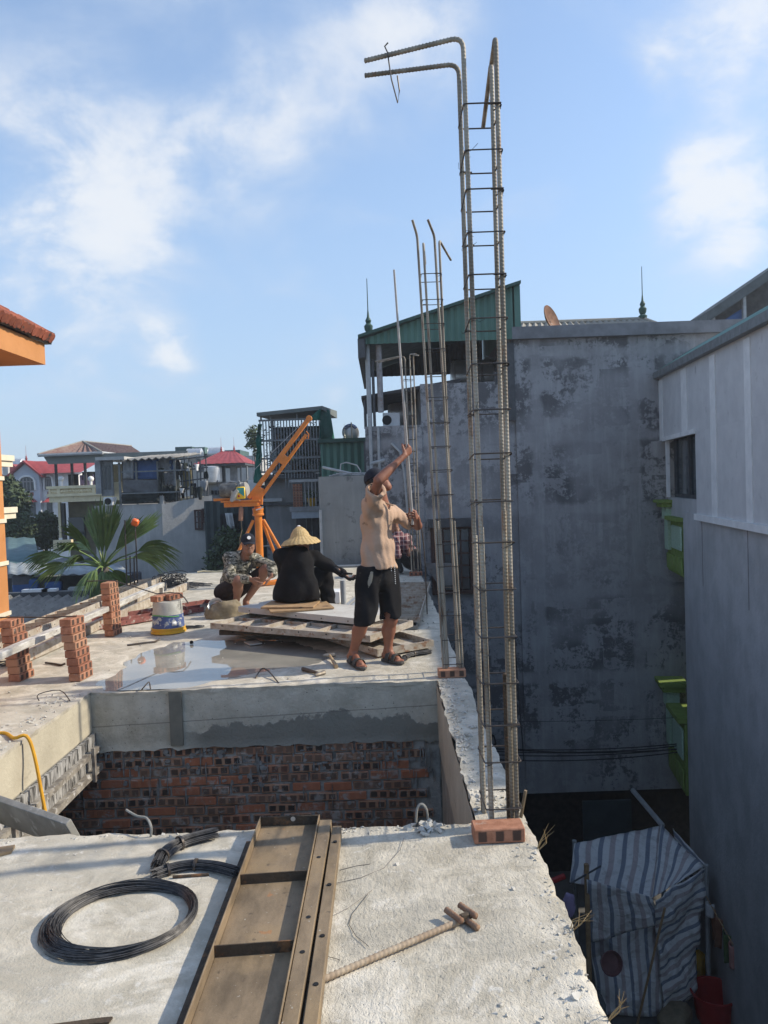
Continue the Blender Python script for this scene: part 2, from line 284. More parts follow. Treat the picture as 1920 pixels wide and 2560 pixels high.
BROWNROOF = mat('rusted brown sheet roof', (.22, .155, .125), (.15, .085, .07), 2.5, (.15, .06, .05), 4, (.52, .62), .75, st=(1, 1, 1))
GREYTILE = mat('grey fibre cement sheet', (.30, .29, .265), (.21, .20, .185), 6, (.12, .118, .11), 8, (.58, .68), .9, 0, .4, 40)
BEIGEROOF = mat('weathered beige sheet', (.30, .28, .235), (.22, .205, .175), 6, (.14, .13, .11), 8, (.6, .72), .8)
REDTILE = mat('clay roof tile', (.38, .115, .06), (.26, .08, .05), 14, (.06, .055, .05), 7, (.55, .66), .85, 0, .4, 50, rnd=.3)
MOSSTILE = mat('mossy grey mortar', (.13, .12, .105), (.07, .066, .06), 9, (.24, .11, .07), 7, (.58, .68), .95, 0, .7, 30)
BLUET = mat('blue tarpaulin', (.045, .105, .26), (.035, .085, .21), 4, rough=.6, bump=.5, bs=5, bdist=.05)
GREYT = mat('grey sheet', (.30, .31, .32), (.21, .215, .22), 5, (.14, .14, .145), 4, (.58, .7), .8)
DARKNET = mat('dark ragged net', (.028, .036, .034), (.016, .022, .02), 12, rough=.95)
GLASS = mat('window glass', (.02, .035, .045), (.015, .026, .034), 3, rough=.08, spec=.6)
WOODD = mat('dark brown wood', (.075, .035, .025), (.05, .024, .018), 12, rough=.5)
LIME = mat('lime green plaster', (.20, .28, .065), (.16, .225, .05), 6, (.18, .27, .06), 9, (.62, .75), .85)
LIMEP = mat('pale relief plaster', (.46, .60, .46), (.34, .48, .34), 30, rough=.9, bump=1.0, bs=40, bdist=.03)
PVC = mat('grey pipe', (.42, .43, .43), (.33, .34, .34), 8, (.20, .20, .20), 9, (.6, .7), .5)
STEEL = mat('bright steel', (.62, .63, .64), (.50, .51, .52), 6, rough=.34, metal=.55)
ALU = mat('aluminium strip', (.55, .56, .56), (.42, .43, .43), 14, rough=.4, metal=.4)
SKIN = mat('tanned skin', (.31, .13, .078), (.235, .095, .056), 7, rough=.55, spec=.4)
SKIND = mat('dark tanned skin', (.31, .16, .105), (.24, .12, .078), 7, rough=.55, spec=.4)
TSHIRT = mat('tan cotton', (.50, .35, .255), (.435, .30, .215), 4, (.29, .20, .145), 5.0, (.595, .625), .92, 0, .5, 16, .1, bdist=.02)
SHORTS = mat('black cotton', (.018, .018, .020), (.011, .011, .012), 5, (.05, .045, .038), 9, (.66, .8), .92, 0, .5, 12, .12, bdist=.02)
BROWNS = mat('dark brown cotton', (.040, .028, .027), (.024, .018, .018), 6, rough=.92, bump=.4, bs=14, bdist=.02, spec=.12)
NAVY = mat('navy cap cloth', (.014, .017, .030), (.010, .012, .02), 8, rough=.85)
STRAW = mat('palm straw', (.56, .41, .20), (.44, .30, .13), 40, (.32, .20, .09), 60, (.6, .7), .8, 0, .5, 90)
RUBBER = mat('grey sandal rubber', (.075, .072, .065), (.055, .052, .048), 20, rough=.75)
HAIR = mat('black hair', (.01, .009, .009), rough=.6)
YELLOW = mat('yellow plastic', (.72, .42, .04), (.62, .34, .03), 8, (.45, .33, .16), 12, (.6, .7), .5)
PAILW = mat('cement smeared pail', (.50, .49, .44), (.36, .355, .32), 8, (.24, .235, .215), 7, (.56, .66), .7)
PAILB = mat('blue pail print', (.075, .115, .27), (.055, .085, .21), 9, (.42, .43, .42), 13, (.56, .60), .6)
YHOSE = mat('yellow hose', (.72, .38, .03), (.60, .30, .02), 10, rough=.5)
SACK = mat('khaki sack cloth', (.27, .22, .145), (.19, .155, .10), 9, rough=.95, bump=.5, bs=25)
LEAF = mat('palm leaf', (.19, .27, .085), (.12, .19, .062), 5, (.34, .37, .16), 8, (.58, .7), .5, rnd=.3, spec=.4)
LEAFD = mat('dark tree leaf', (.085, .115, .06), (.05, .075, .038), 3, (.075, .10, .05), 5, (.55, .68), .7, spec=.2)
BARK = mat('bark', (.12, .10, .08), (.07, .06, .05), 8, rough=.95, bump=.5)
GROUND = mat('alley ground', (.16, .155, .145), (.10, .098, .092), 1.5, rough=.95, bump=.5, bs=6)
REDP = mat('red plastic', (.40, .03, .03), (.32, .024, .024), 5, rough=.4)
ORCAP = mat('orange plastic cap', (.85, .16, .03), (.75, .13, .02), 9, rough=.4)
GREENP = mat('green plastic', (.06, .45, .16), (.05, .36, .13), 9, rough=.4)
CLOTHS = [mat('cloth '+n, c, rough=.9) for n, c in (('lilac', (.35, .28, .45)), ('black', (.02, .02, .022)), ('white', (.6, .6, .6)), ('brown', (.22, .10, .06)), ('pink', (.5, .25, .22)), ('green', (.10, .16, .07)))]
# ------------------------------------------------------------------ helpers
OFF = {}
def V(*a): return Vector(a)
def tag(o, label=None, cat=None, group=None, kind=None):
    if label: o['label'] = label
    if cat: o['category'] = cat
    if group: o['group'] = group
    if kind: o['kind'] = kind
    return o
def thing(name, label, cat, loc=(0, 0, 0), group=None, kind=None):
    o = bpy.data.objects.new(name, None); COL.objects.link(o); o.location = loc; o.empty_display_size = .1
    OFF[o] = Vector(loc); return tag(o, label, cat, group, kind)
def sharpen(me, ang=38):
    bm = bmesh.new(); bm.from_mesh(me)
    bmesh.ops.recalc_face_normals(bm, faces=bm.faces)
    for e in bm.edges:
        if len(e.link_faces) == 2 and e.calc_face_angle(0) > R(ang): e.smooth = False
    for f in bm.faces: f.smooth = True
    bm.to_mesh(me); bm.free()
class MB:
    def __init__(s): s.v = []; s.f = []
    def add(s, vs, fs):
        o = len(s.v); s.v += [tuple(p) for p in vs]; s.f += [tuple(i+o for i in f) for f in fs]; return s
    def bx(s, x0, x1, y0, y1, z0, z1):
        return s.add([(x0, y0, z0), (x1, y0, z0), (x1, y1, z0), (x0, y1, z0), (x0, y0, z1), (x1, y0, z1), (x1, y1, z1), (x0, y1, z1)],
                     [(3, 2, 1, 0), (4, 5, 6, 7), (0, 1, 5, 4), (1, 2, 6, 5), (2, 3, 7, 6), (3, 0, 4, 7)])
    def box(s, c, size, rot=None):
        c = Vector(c); h = Vector(size)/2; M3 = rot if rot else Matrix.Identity(3)
        if isinstance(M3, (int, float)): M3 = Matrix.Rotation(M3, 3, 'Z')
        vs = [c + M3 @ Vector((sx*h.x, sy*h.y, sz*h.z)) for sz in (-1, 1) for sx, sy in ((-1, -1), (1, -1), (1, 1), (-1, 1))]
        return s.add(vs, [(3, 2, 1, 0), (4, 5, 6, 7), (0, 1, 5, 4), (1, 2, 6, 5), (2, 3, 7, 6), (3, 0, 4, 7)])
    def hexa(s, p):          # 8 corner points, bottom ring then top ring
        return s.add(p, [(3, 2, 1, 0), (4, 5, 6, 7), (0, 1, 5, 4), (1, 2, 6, 5), (2, 3, 7, 6), (3, 0, 4, 7)])
    def bar(s, a, b, w, h, up=(0, 0, 1)):       # rectangular bar from a to b
        a, b = Vector(a), Vector(b); d = (b-a).normalized(); up = Vector(up)
        x = d.cross(up)
        if x.length < 1e-4: x = d.cross(Vector((1, 0, 0)))
        x.normalize(); z = x.cross(d).normalized(); x = x*w/2; z = z*h/2
        return s.hexa([a-x-z, a+x-z, b+x-z, b-x-z, a-x+z, a+x+z, b+x+z, b-x+z])
    def prism(s, poly, vec):
        vec = Vector(vec); p = [Vector(q) for q in poly]; n = len(p)
        return s.add(p+[q+vec for q in p], [tuple(range(n-1, -1, -1)), tuple(range(n, 2*n))]+[(i, (i+1) % n, n+(i+1) % n, n+i) for i in range(n)])
    def tube(s, pts, r, n=8, cap=True):
        pts = [Vector(p) for p in pts]; m = len(pts); rs = r if isinstance(r, (list, tuple)) else [r]*m
        t0 = (pts[1]-pts[0]).normalized(); ref = Vector((0, 0, 1)) if abs(t0.z) < .9 else Vector((1, 0, 0))
        x = t0.cross(ref).normalized(); vs = []
        for i, p in enumerate(pts):
            t = (pts[min(i+1, m-1)]-pts[max(i-1, 0)]).normalized()
            x = (x-t*x.dot(t)).normalized(); y = t.cross(x)
            for k in range(n):
                a = 2*math.pi*k/n; vs.append(p+(x*math.cos(a)+y*math.sin(a))*rs[i])
        fs = [(i*n+k, i*n+(k+1) % n, (i+1)*n+(k+1) % n, (i+1)*n+k) for i in range(m-1) for k in range(n)]
        if cap: fs += [tuple(range(n-1, -1, -1)), tuple((m-1)*n+k for k in range(n))]
        return s.add(vs, fs)
    def lathe(s, prof, c, n=20, M3=None):
        c = Vector(c); M3 = M3 or Matrix.Identity(3); m = len(prof)
        vs = [c+M3 @ Vector((r*math.cos(2*math.pi*k/n), r*math.sin(2*math.pi*k/n), z)) for r, z in prof for k in range(n)]
        fs = [(i*n+k, i*n+(k+1) % n, (i+1)*n+(k+1) % n, (i+1)*n+k) for i in range(m-1) for k in range(n)]
        fs += [tuple(range(n-1, -1, -1)), tuple((m-1)*n+k for k in range(n))]
        return s.add(vs, fs)
    def grid(s, fn, nu, nv):
        vs = [fn(i/nu, j/nv) for j in range(nv+1) for i in range(nu+1)]
        return s.add(vs, [(j*(nu+1)+i, j*(nu+1)+i+1, (j+1)*(nu+1)+i+1, (j+1)*(nu+1)+i) for j in range(nv) for i in range(nu)])
    def corr(s, o, u, v, pitch, amp, per=4, th=0.0):      # corrugated sheet: waves run along u, ridges along v
        o, u, v = Vector(o), Vector(u), Vector(v); n = u.cross(v).normalized(); k = max(2, int(u.length/pitch))*per
        fn = lambda a, b: o+u*a+v*b+n*(amp*math.sin(a*k/per*2*math.pi))
        return s.grid(fn, k, 2)
    def mesh(s, name, off=(0, 0, 0)):
        me = bpy.data.meshes.new(name); off = Vector(off)
        me.from_pydata([Vector(p)-off for p in s.v], [], s.f); me.update(); return me
    def build(s, name, m, parent=None, label=None, cat=None, group=None, kind=None, bevel=0, ang=38, solid=0, origin=None):
        if parent is not None: off = OFF[parent]
        elif origin is not None: off = Vector(origin)
        else:
            a = np.array(s.v); lo, hi = a.min(0), a.max(0); off = Vector(((lo[0]+hi[0])/2, (lo[1]+hi[1])/2, lo[2]))
        me = s.mesh(name, off); sharpen(me, ang); me.materials.append(m)
        o = bpy.data.objects.new(name, me); COL.objects.link(o); OFF[o] = off
        if parent is not None: o.parent = parent
        else: o.location = off
        if solid:
            md = o.modifiers.new('thickness', 'SOLIDIFY'); md.thickness = solid; md.offset = 0
        if bevel:
            md = o.modifiers.new('bevel', 'BEVEL'); md.width = bevel; md.segments = 1; md.limit_method = 'ANGLE'; md.angle_limit = R(40)
        return tag(o, label, cat, group, kind)
def inst(name, me, parent, loc, rot=(0, 0, 0), **kw):      # a copy that shares mesh data
    o = bpy.data.objects.new(name, me); COL.objects.link(o)
    o.rotation_euler = rot
    if parent is not None: o.parent = parent; o.location = Vector(loc)-OFF[parent]
    else: o.location = loc
    OFF[o] = Vector(loc); return tag(o, **kw)
def np_obj(name, verts, faces, m, parent=None, smooth=True, **kw):
    off = OFF[parent] if parent is not None else Vector(((verts[:, 0].min()+verts[:, 0].max())/2, (verts[:, 1].min()+verts[:, 1].max())/2, verts[:, 2].min()))
    me = bpy.data.meshes.new(name); nv, nf = len(verts), len(faces); k = faces.shape[1]
    me.vertices.add(nv); me.vertices.foreach_set('co', (verts-np.array(off)).astype(np.float32).ravel())
    me.loops.add(nf*k); me.loops.foreach_set('vertex_index', faces.astype(np.int32).ravel())
    me.polygons.add(nf); me.polygons.foreach_set('loop_start', np.arange(0, nf*k, k, dtype=np.int32)); me.polygons.foreach_set('loop_total', np.full(nf, k, np.int32))
    me.polygons.foreach_set('use_smooth', np.full(nf, smooth)); me.update(calc_edges=True); me.validate()
    me.materials.append(m); o = bpy.data.objects.new(name, me); COL.objects.link(o); OFF[o] = off
    if parent is not None: o.parent = parent
    else: o.location = off
    return tag(o, **kw)
def arc(a, b, c, rad, n=6):              # path a-b-c with a rounded bend at b
    a, b, c = Vector(a), Vector(b), Vector(c); d1, d2 = (a-b).normalized(), (c-b).normalized()
    p, q = b+d1*rad, b+d2*rad
    return [a]+[(1-t)**2*p+2*t*(1-t)*b+t*t*q for t in [i/n for i in range(n+1)]]+[c]
def rebar(name, path, r, parent, m=REBAR, pitch=.013, n=8, ribs=True, amp=.17, **kw):
    P = np.array([tuple(p) for p in path], float); seg = np.linalg.norm(np.diff(P, axis=0), axis=1); L = np.concatenate([[0], np.cumsum(seg)])
    k = max(3, int(L[-1]/(pitch/4 if ribs else .04))); s = np.linspace(0, L[-1], k)
    Q = np.stack([np.interp(s, L, P[:, i]) for i in range(3)], 1)
    T = np.gradient(Q, axis=0); T /= np.linalg.norm(T, axis=1)[:, None]
    ref = np.array([.31, .95, .05]); X = np.cross(T, ref); bad = np.linalg.norm(X, axis=1) < .2
    X[bad] = np.cross(T[bad], np.array([0, 0, 1.])); X /= np.linalg.norm(X, axis=1)[:, None]; Y = np.cross(T, X)
    th = np.arange(n)*2*math.pi/n
    rr = np.full((k, n), r)
    if ribs:
        ph = s[:, None]/pitch*2*math.pi+np.where(np.arange(n) < n//2, 1, -1)[None, :]*th[None, :]*1.0
        rr = r*(1+amp*np.clip(np.sin(ph), -.1, 1)); rr[:, 0] = r*1.1; rr[:, n//2] = r*1.1
    W = Q[:, None, :]+X[:, None, :]*(rr*np.cos(th))[..., None]+Y[:, None, :]*(rr*np.sin(th))[..., None]
    v = np.concatenate([W.reshape(-1, 3), Q[[0]], Q[[-1]]]); i = np.arange(k-1)[:, None]*n; j = np.arange(n)[None, :]; j2 = (j+1) % n
    f = np.stack([i+j, i+j2, i+n+j2, i+n+j], -1).reshape(-1, 4)
    e = np.arange(n); c0 = np.stack([e, np.full(n, k*n), np.full(n, k*n), (e+1) % n], 1)
    cap = [(a, (a+1) % n, k*n) for a in range(n)]+[((k-1)*n+(a+1) % n, (k-1)*n+a, k*n+1) for a in range(n)]
    cq = [(0, i_, i_+1, i_+2) for i_ in range(1, n-2, 2)]; b0_ = (k-1)*n
    me_f = np.concatenate([f, np.array([t_[::-1] for t_ in cq]+[tuple(b0_+x_ for x_ in t_) for t_ in cq])])
    o = np_obj(name, v[:k*n], me_f, m, parent, **kw)
    return o

# ------------------------------------------------------------------ ground and the concrete floor under construction
GZ = -7.0
g = MB(); g.grid(lambda a, b: (-400+800*a, -60+860*b, GZ), 8, 8); g.build('ground', GROUND, kind='structure')
EDGE_X, LEFT_X, HX0, HX1, HY0, HY1, FARY = .60, -4.22, -2.36, .37, 3.46, 6.0, 14.75
def nz(x, y, s, k=0.0): return noise.noise(Vector((x*s+k, y*s-k, k*.37)))
PUD = [(255, 1722), (300, 1738), (380, 1730), (450, 1716), (520, 1706), (590, 1692), (660, 1676), (730, 1668), (790, 1655), (812, 1640), (790, 1622), (745, 1610), (690, 1602), (620, 1598), (560, 1601), (500, 1602), (440, 1604), (395, 1618), (350, 1640), (318, 1668), (285, 1690)]
PUDW = [on(u, v) for u, v in PUD]; PUDC = on(540, 1655); PA = sorted((math.atan2((p-PUDC).y*1.5, (p-PUDC).x), V2.length) for p in PUDW for V2 in [Vector(((p-PUDC).x, (p-PUDC).y*1.5, 0))])
def hollow(x, y):
    dx, dy = x-PUDC.x, (y-PUDC.y)*1.5; a = math.atan2(dy, dx); r = math.hypot(dx, dy)
    for i in range(len(PA)):
        a0, r0 = PA[i-1] if i else (PA[-1][0]-2*math.pi, PA[-1][1]); a1, r1 = PA[i]
        if a0 <= a <= a1: break
    else: a0, r0 = PA[-1]; a1, r1 = PA[0][0]+2*math.pi, PA[0][1]
    R_ = r0+(r1-r0)*(a-a0)/max(a1-a0, 1e-6); t = min(1, max(0, (1.15-r/R_)/.35)); return .016*t*t*(3-2*t)
def wob(x, y):
    """uneven top and ragged rims of the slab"""
    z = .008*nz(x, y, 1.3)+.005*nz(x, y, 6, 3)+.003*nz(x, y, 19, 5)
    if 5.6 < y < 8.6 and x < 0: z -= hollow(x, y)
    dx = dy = 0.0
    if HX0-.02 < x < EDGE_X+.3 and abs(y-HY0) < .03: dy = .030*nz(x, y, 5, 1)+.022*nz(x, y, 17, 2)+.008*nz(x, y, 50, 2); z -= .012*abs(nz(x, y, 23, 4))
    if HX0-.02 < x < HX1+.02 and abs(y-HY1) < .03: dy = .010*nz(x, y, 9, 1); z += .006*nz(x, y, 30, 2)
    if abs(x-HX1) < .02 and HY0 < y < HY1: dx = .018*nz(x, y, 6, 8)+.014*nz(x, y, 21, 9); z += .012*nz(x, y, 18, 7)
    if abs(x-HX0) < .02 and HY0 < y < HY1: dx = .010*nz(x, y, 8, 8); z += .006*nz(x, y, 30, 7)
    if abs(x-EDGE_X) < .01: dx = .014*nz(x, y, 4, 6)+.012*nz(x, y, 15, 6)+.006*nz(x, y, 40, 6); z += -.010+.012*nz(x, y, 16, 7)
    return Vector((x+dx, y+dy, z))
def lin(a, b, step): n = max(1, round((b-a)/step)); return [a+(b-a)*i/n for i in range(n+1)]
XS = lin(LEFT_X, HX0, .062)+lin(HX0, HX1, .0455)[1:]+lin(HX1, EDGE_X, .0287)[1:]
YS = lin(-.6, 1.6, .11)+lin(1.6, HY0, .031)[1:]+lin(HY0, HY1, .0423)[1:]+lin(HY1, FARY, .097)[1:]
g = MB(); idx = {}
def vid(i, j):
    if (i, j) not in idx: idx[(i, j)] = len(g.v); g.v.append(tuple(wob(XS[i], YS[j])))
    return idx[(i, j)]
hole = lambda x, y: HX0 < x < HX1 and HY0 < y < HY1
for j in range(len(YS)-1):
    for i in range(len(XS)-1):
        if hole((XS[i]+XS[i+1])/2, (YS[j]+YS[j+1])/2): continue
        g.f.append((vid(i, j), vid(i+1, j), vid(i+1, j+1), vid(i, j+1)))
def skirt(path, drop, back):            # broken rim faces below the top surface
    top = [idx[p] for p in path]; base = []
    for p in path:
        w = wob(XS[p[0]], YS[p[1]]); base.append(len(g.v)); g.v.append((w.x+back[0]+.01*nz(w.x, w.y, 12, 3), w.y+back[1]+.01*nz(w.x, w.y, 12, 4), -drop))
    for a in range(len(path)-1): g.f.append((top[a], base[a], base[a+1], top[a+1]))
ix = lambda x: min(range(len(XS)), key=lambda i: abs(XS[i]-x)); iy = lambda y: min(range(len(YS)), key=lambda j: abs(YS[j]-y))
skirt([(i, iy(HY0)) for i in range(ix(HX1), ix(HX0)-1, -1)], .12, (0, -.015))
skirt([(i, iy(HY1)) for i in range(ix(HX0), ix(HX1)+1)], .03, (0, .004))
skirt([(ix(HX1), j) for j in range(iy(HY1), iy(HY0)-1, -1)], .03, (.004, 0))
skirt([(ix(HX0), j) for j in range(iy(HY0), iy(HY1)+1)], .03, (-.004, 0))
skirt([(len(XS)-1, j) for j in range(len(YS))], .25, (.002, 0))
skirt([(i, len(YS)-1) for i in range(len(XS)-1, -1, -1)], .25, (0, .002))
skirt([(0, j) for j in range(len(YS)-1, -1, -1)], .25, (0, 0))
slab = g.build('floor_slab', SLAB, kind='structure', origin=(0, 0, 0), ang=60)
# beams round the opening: far beam face, left beam, right beam
def rough_face(o, u, v, nu, nv, amp, sc, k=0.):
    o, u, v = Vector(o), Vector(u), Vector(v); n = u.cross(v).normalized()
    return lambda a, b: (lambda p: p+n*(amp*noise.noise(p*sc+Vector((k, k, k)))))(o+u*a+v*b)
b = MB()
def beam(x0, x1, y0, y1, z0, z1, mt, nm, **kw):
    m_ = MB(); m_.bx(x0, x1, y0, y1, z0, z1); return m_.build(nm, mt, slab, **kw)
def beam_mat():
    m, nt, b = new_mat('patched beam concrete'); P = N(nt, 'ShaderNodeNewGeometry').outputs['Position']; s_ = N(nt, 'ShaderNodeSeparateXYZ', {0: P})
    col = MIX(nt, SMOOTH(nt, NOISE(nt, P, 5, 7, .65), .33, .67), (.40, .37, .30), (.56, .525, .44)); col = MIX(nt, SMOOTH(nt, NOISE(nt, P, 60, 3), .66, .72), col, (.10, .095, .085))
    w = MATH(nt, 'ADD', MATH(nt, 'MULTIPLY', MATH(nt, 'SUBTRACT', NOISE(nt, P, 4.5, 6, .65), .5), .34), MATH(nt, 'MULTIPLY', MATH(nt, 'SUBTRACT', NOISE(nt, P, 1.6, 2), .5), .25))
    zz = MATH(nt, 'ADD', MATH(nt, 'ADD', s_.outputs[2], w), MATH(nt, 'MULTIPLY', MATH(nt, 'ABSOLUTE', MATH(nt, 'ADD', s_.outputs[0], .45)), .13))     # later cement coat, hand thrown over the lower half
    k = MATH(nt, 'MULTIPLY', SMOOTH(nt, zz, -.20, -.225), SMOOTH(nt, s_.outputs[0], -1.75, -1.45))
    col = MIX(nt, k, col, (.21, .205, .175)); ln = SMOOTH(nt, MATH(nt, 'ABSOLUTE', MATH(nt, 'ADD', MATH(nt, 'ADD', s_.outputs[2], .205), MATH(nt, 'MULTIPLY', s_.outputs[0], -.03))), .006, .002); col = MIX(nt, MATH(nt, 'MULTIPLY', ln, .6), col, (.13, .125, .11))
    nt.links.new(col, b.inputs['Base Color']); b.inputs['Roughness'].default_value = .9
    bp = N(nt, 'ShaderNodeBump', {'Strength': .7, 'Distance': .015, 'Height': MATH(nt, 'ADD', NOISE(nt, P, 26, 5, .7), MATH(nt, 'MULTIPLY', k, .6))}); nt.links.new(bp.outputs[0], b.inputs['Normal']); return m
BEAMM = beam_mat()
far = MB(); far.grid(rough_face((HX0-.02, HY1+.004, -.47), (HX1-HX0+.04, 0, 0), (0, 0, .45), 60, 14, .012, 5), 60, 14)
for a in range(61):                                   # ragged plaster hem hanging over the first course
    x, y, z = far.v[a]; far.v[a] = (x, y-.012, z+.018*noise.noise(Vector((a*.35, 2, 0)))+.028*noise.noise(Vector((a*1.3, 5, 0))))
far.build('beam', BEAMM, slab)
m_ = MB(); m_.bx(HX0+.62, HX0+.72, HY1-.016, HY1+.02, -.44, -.012); m_.build('beam_joint_strip', mat('joint strip', (.20, .19, .155), (.15, .145, .12), 9, rough=.9), slab)
lb = MB(); lb.grid(rough_face((HX0+.004, HY1, -.31), (0, HY0-HY1-.6, 0), (0, 0, .29), 40, 8, .006, 6, 2.), 40, 8); lb.build('beam', CONC_L, slab)
m_ = MB(); m_.bx(HX0-.25, HX0-.012, HY0-.6, HY1, -.45, -.10); m_.build('beam', CONC, slab)
rb = MB(); rb.grid(rough_face((HX1-.004, HY0, -.52), (0, HY1-HY0, 0), (0, 0, .50), 50, 10, .006, 6, 5.), 50, 10); rb.build('beam', CONC_L, slab)
m_ = MB(); m_.bx(HX1+.012, EDGE_X-.03, HY0+.01, HY1-.01, -3.4, -.06); m_.build('side_wall', CONC, slab)
# storey below
m_ = MB(); m_.bx(LEFT_X+.05, EDGE_X-.05, -.5, FARY-.05, GZ, -3.42); m_.build('lower_storeys', DARKWALL, slab)
for (x0, x1, y0, y1) in ((LEFT_X+.05, LEFT_X+.2, -.5, FARY-.05), (LEFT_X+.2, EDGE_X-.05, HY1+.26, HY1+.4), (LEFT_X+.2, EDGE_X-.05, -.5, -.35), (EDGE_X-.2, EDGE_X-.052, -.35, HY0-.02), (EDGE_X-.2, EDGE_X-.052, HY1+.4, FARY-.05)):
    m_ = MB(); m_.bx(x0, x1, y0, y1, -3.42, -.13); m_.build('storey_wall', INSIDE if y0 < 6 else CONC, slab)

# brick wall under the far beam: every visible brick is its own piece
wall = thing('brick_wall', 'rough brick wall with burnt dark patches inside the stairwell opening', 'wall', (HX0+.3, HY1+.1, -3.4))
m_ = MB(); m_.bx(LEFT_X+.2, HX1, HY1+.03, HY1+.24, -3.41, -.40); m_.build('mortar_bed', MORTAR, wall)
def brick_mesh(name='brick', L=.218, W=.104, H=.062):
    m2 = MB(); m2.bx(-L/2, L/2, -W/2, W/2, -H/2, H/2); me = m2.mesh(name)
    bm = bmesh.new(); bm.from_mesh(me); bmesh.ops.bevel(bm, geom=list(bm.edges), offset=.004, segments=1, affect='EDGES')
    for f in bm.faces: f.smooth = False
    bm.to_mesh(me); bm.free(); me.materials.append(BRICK); return me
BM = brick_mesh(); BMO = brick_mesh(); BMO.materials.clear(); BMO.materials.append(OLDBRICK)
rr = random.Random(3); row = 0; z = -.505
while z > -1.45:
    x = -3.3+(row % 2)*.115+rr.uniform(-.02, .02)
    while x < HX1-.11:
        if row % 5 == 3 and rr.random() < .75:      # header course bricks stand crosswise
            pass
        inst('brick', BMO, wall, (x, HY1+.062+rr.uniform(-.008, .01), z+rr.uniform(-.004, .004)), (rr.uniform(-.02, .02), rr.uniform(-.02, .02), rr.uniform(-.03, .03)+(math.pi if rr.random() < .5 else 0)))
        x += .236+rr.uniform(-.004, .012)
    z -= .0785; row += 1
# mortar squeezed out and dripping over the bricks
g = MB()
for _ in range(170):
    x = rr.uniform(HX0-.1, HX1-.05); z = -.49-abs(rr.gauss(0, .16)); h = rr.uniform(.012, .05) if rr.random() < .7 else rr.uniform(.08, .22); w = rr.uniform(.008, .03) if h < .06 else rr.uniform(.003, .008)
    c = Vector((x, HY1+.004, z)); k = 7
    poly = [c+Vector((math.cos(2*math.pi*a/k)*w*rr.uniform(.5, 1.2), rr.uniform(-.004, .004), math.sin(2*math.pi*a/k)*h*.5*rr.uniform(.6, 1.2))) for a in range(k)]
    g.prism(poly, (0, .016, 0))
g.build('mortar_drips', mat('pale mortar', (.30, .295, .28), (.17, .168, .16), 20, rough=.95, bump=.5), wall, kind='stuff')
# crumbs of concrete on rims (nobody could count them) ...
def crumbs(name, spots, label, m=RUBBLE):
    vs, fs = [], []
    for (x, y, z, r) in spots:
        o = len(vs); q = [Vector((rr.gauss(0, 1), rr.gauss(0, 1), rr.gauss(0, .7))).normalized()*r*rr.uniform(.6, 1.2) for _ in range(7)]
        bm = bmesh.new(); [bm.verts.new(p) for p in q]
        try: bmesh.ops.convex_hull(bm, input=bm.verts)
        except Exception: bm.free(); continue
        bm.verts.index_update(); dead = [v for v in bm.verts if not v.link_faces]; bmesh.ops.delete(bm, geom=dead, context='VERTS') if dead else None
        bm.verts.index_update(); vs += [v.co+Vector((x, y, z+r*.35)) for v in bm.verts]; fs += [tuple(v.index+o for v in f.verts) for f in bm.faces]; bm.free()
    g2 = MB(); g2.add(vs, fs); return g2.build(name, m, label=label, cat='rubble', kind='stuff', ang=15)
sp = []
for _ in range(420): x = rr.uniform(HX1+.01, EDGE_X-.02); y = rr.uniform(HY0+.1, HY1); k = abs(rr.gauss(0, .05)); sp.append((HX1+.02+k if rr.random() < .6 else x, y, 0, rr.uniform(.003, .016)))
for _ in range(330): y = rr.uniform(1.7, 3.4); sp.append((EDGE_X-.015-abs(rr.gauss(0, .045)), y, -.004, rr.uniform(.002, .011)))
for _ in range(260): x = rr.uniform(HX0, EDGE_X); sp.append((x, HY0-.015-abs(rr.gauss(0, .03)), -.004, rr.uniform(.002, .012)))
for _ in range(40): sp.append((rr.gauss(.13, .035), rr.gauss(HY0-.05, .03), 0, rr.uniform(.010, .026)))
for _ in range(80): sp.append((min(EDGE_X-.03, rr.gauss(.50, .05)), rr.gauss(2.25, .22), 0, rr.uniform(.002, .010)))
for _ in range(170): sp.append((HX0-.03-abs(rr.gauss(0, .16)), rr.uniform(4.2, 5.95), 0, rr.uniform(.004, .018)))
for _ in range(110): sp.append((rr.uniform(LEFT_X, EDGE_X-.05), rr.uniform(1.8, 3.3), 0, rr.uniform(.0015, .006)))
for _ in range(160): sp.append((rr.uniform(-3.6, .5), rr.uniform(6.05, 13), 0, rr.uniform(.004, .014)))
for _ in range(90): sp.append((rr.uniform(.25, .57), rr.uniform(8.0, 12.5), 0, rr.uniform(.006, .022)))
crumbs('rubble', sp, 'loose crumbs and chips of pale concrete along the slab rims')
# ... and the few stones large enough to pick out
for i, (u, v, r_, lb_) in enumerate([(1282, 2222, .011, 'pale stone lying alone in the middle of the raked concrete'), (1450, 2433, .012, 'pale pebble near the right rim of the slab'), (1440, 2490, .018, 'largest broken stone near the bottom right rim'), (1250, 2512, .010, 'small white stone at the bottom of the slab, right of its neighbour'), (1236, 2534, .010, 'small white stone at the very bottom of the slab'), (993, 2160, .010, 'small stone below the tall rebar column shadow')]):
    m_ = MB(); q = [Vector((rr.gauss(0, 1), rr.gauss(0, 1), rr.gauss(0, .6))).normalized()*r_ for _ in range(10)]
    bm = bmesh.new(); [bm.verts.new(p) for p in q]; bmesh.ops.convex_hull(bm, input=bm.verts); bm.verts.index_update()
    m_.add([v_.co+on(u, v, r_*.4) for v_ in bm.verts], [tuple(x_.index for x_ in f_.verts) for f_ in bm.faces]); bm.free()
    m_.build('stone', RUBBLE, label=lb_, cat='stone', group='loose stones on the slab', ang=15)

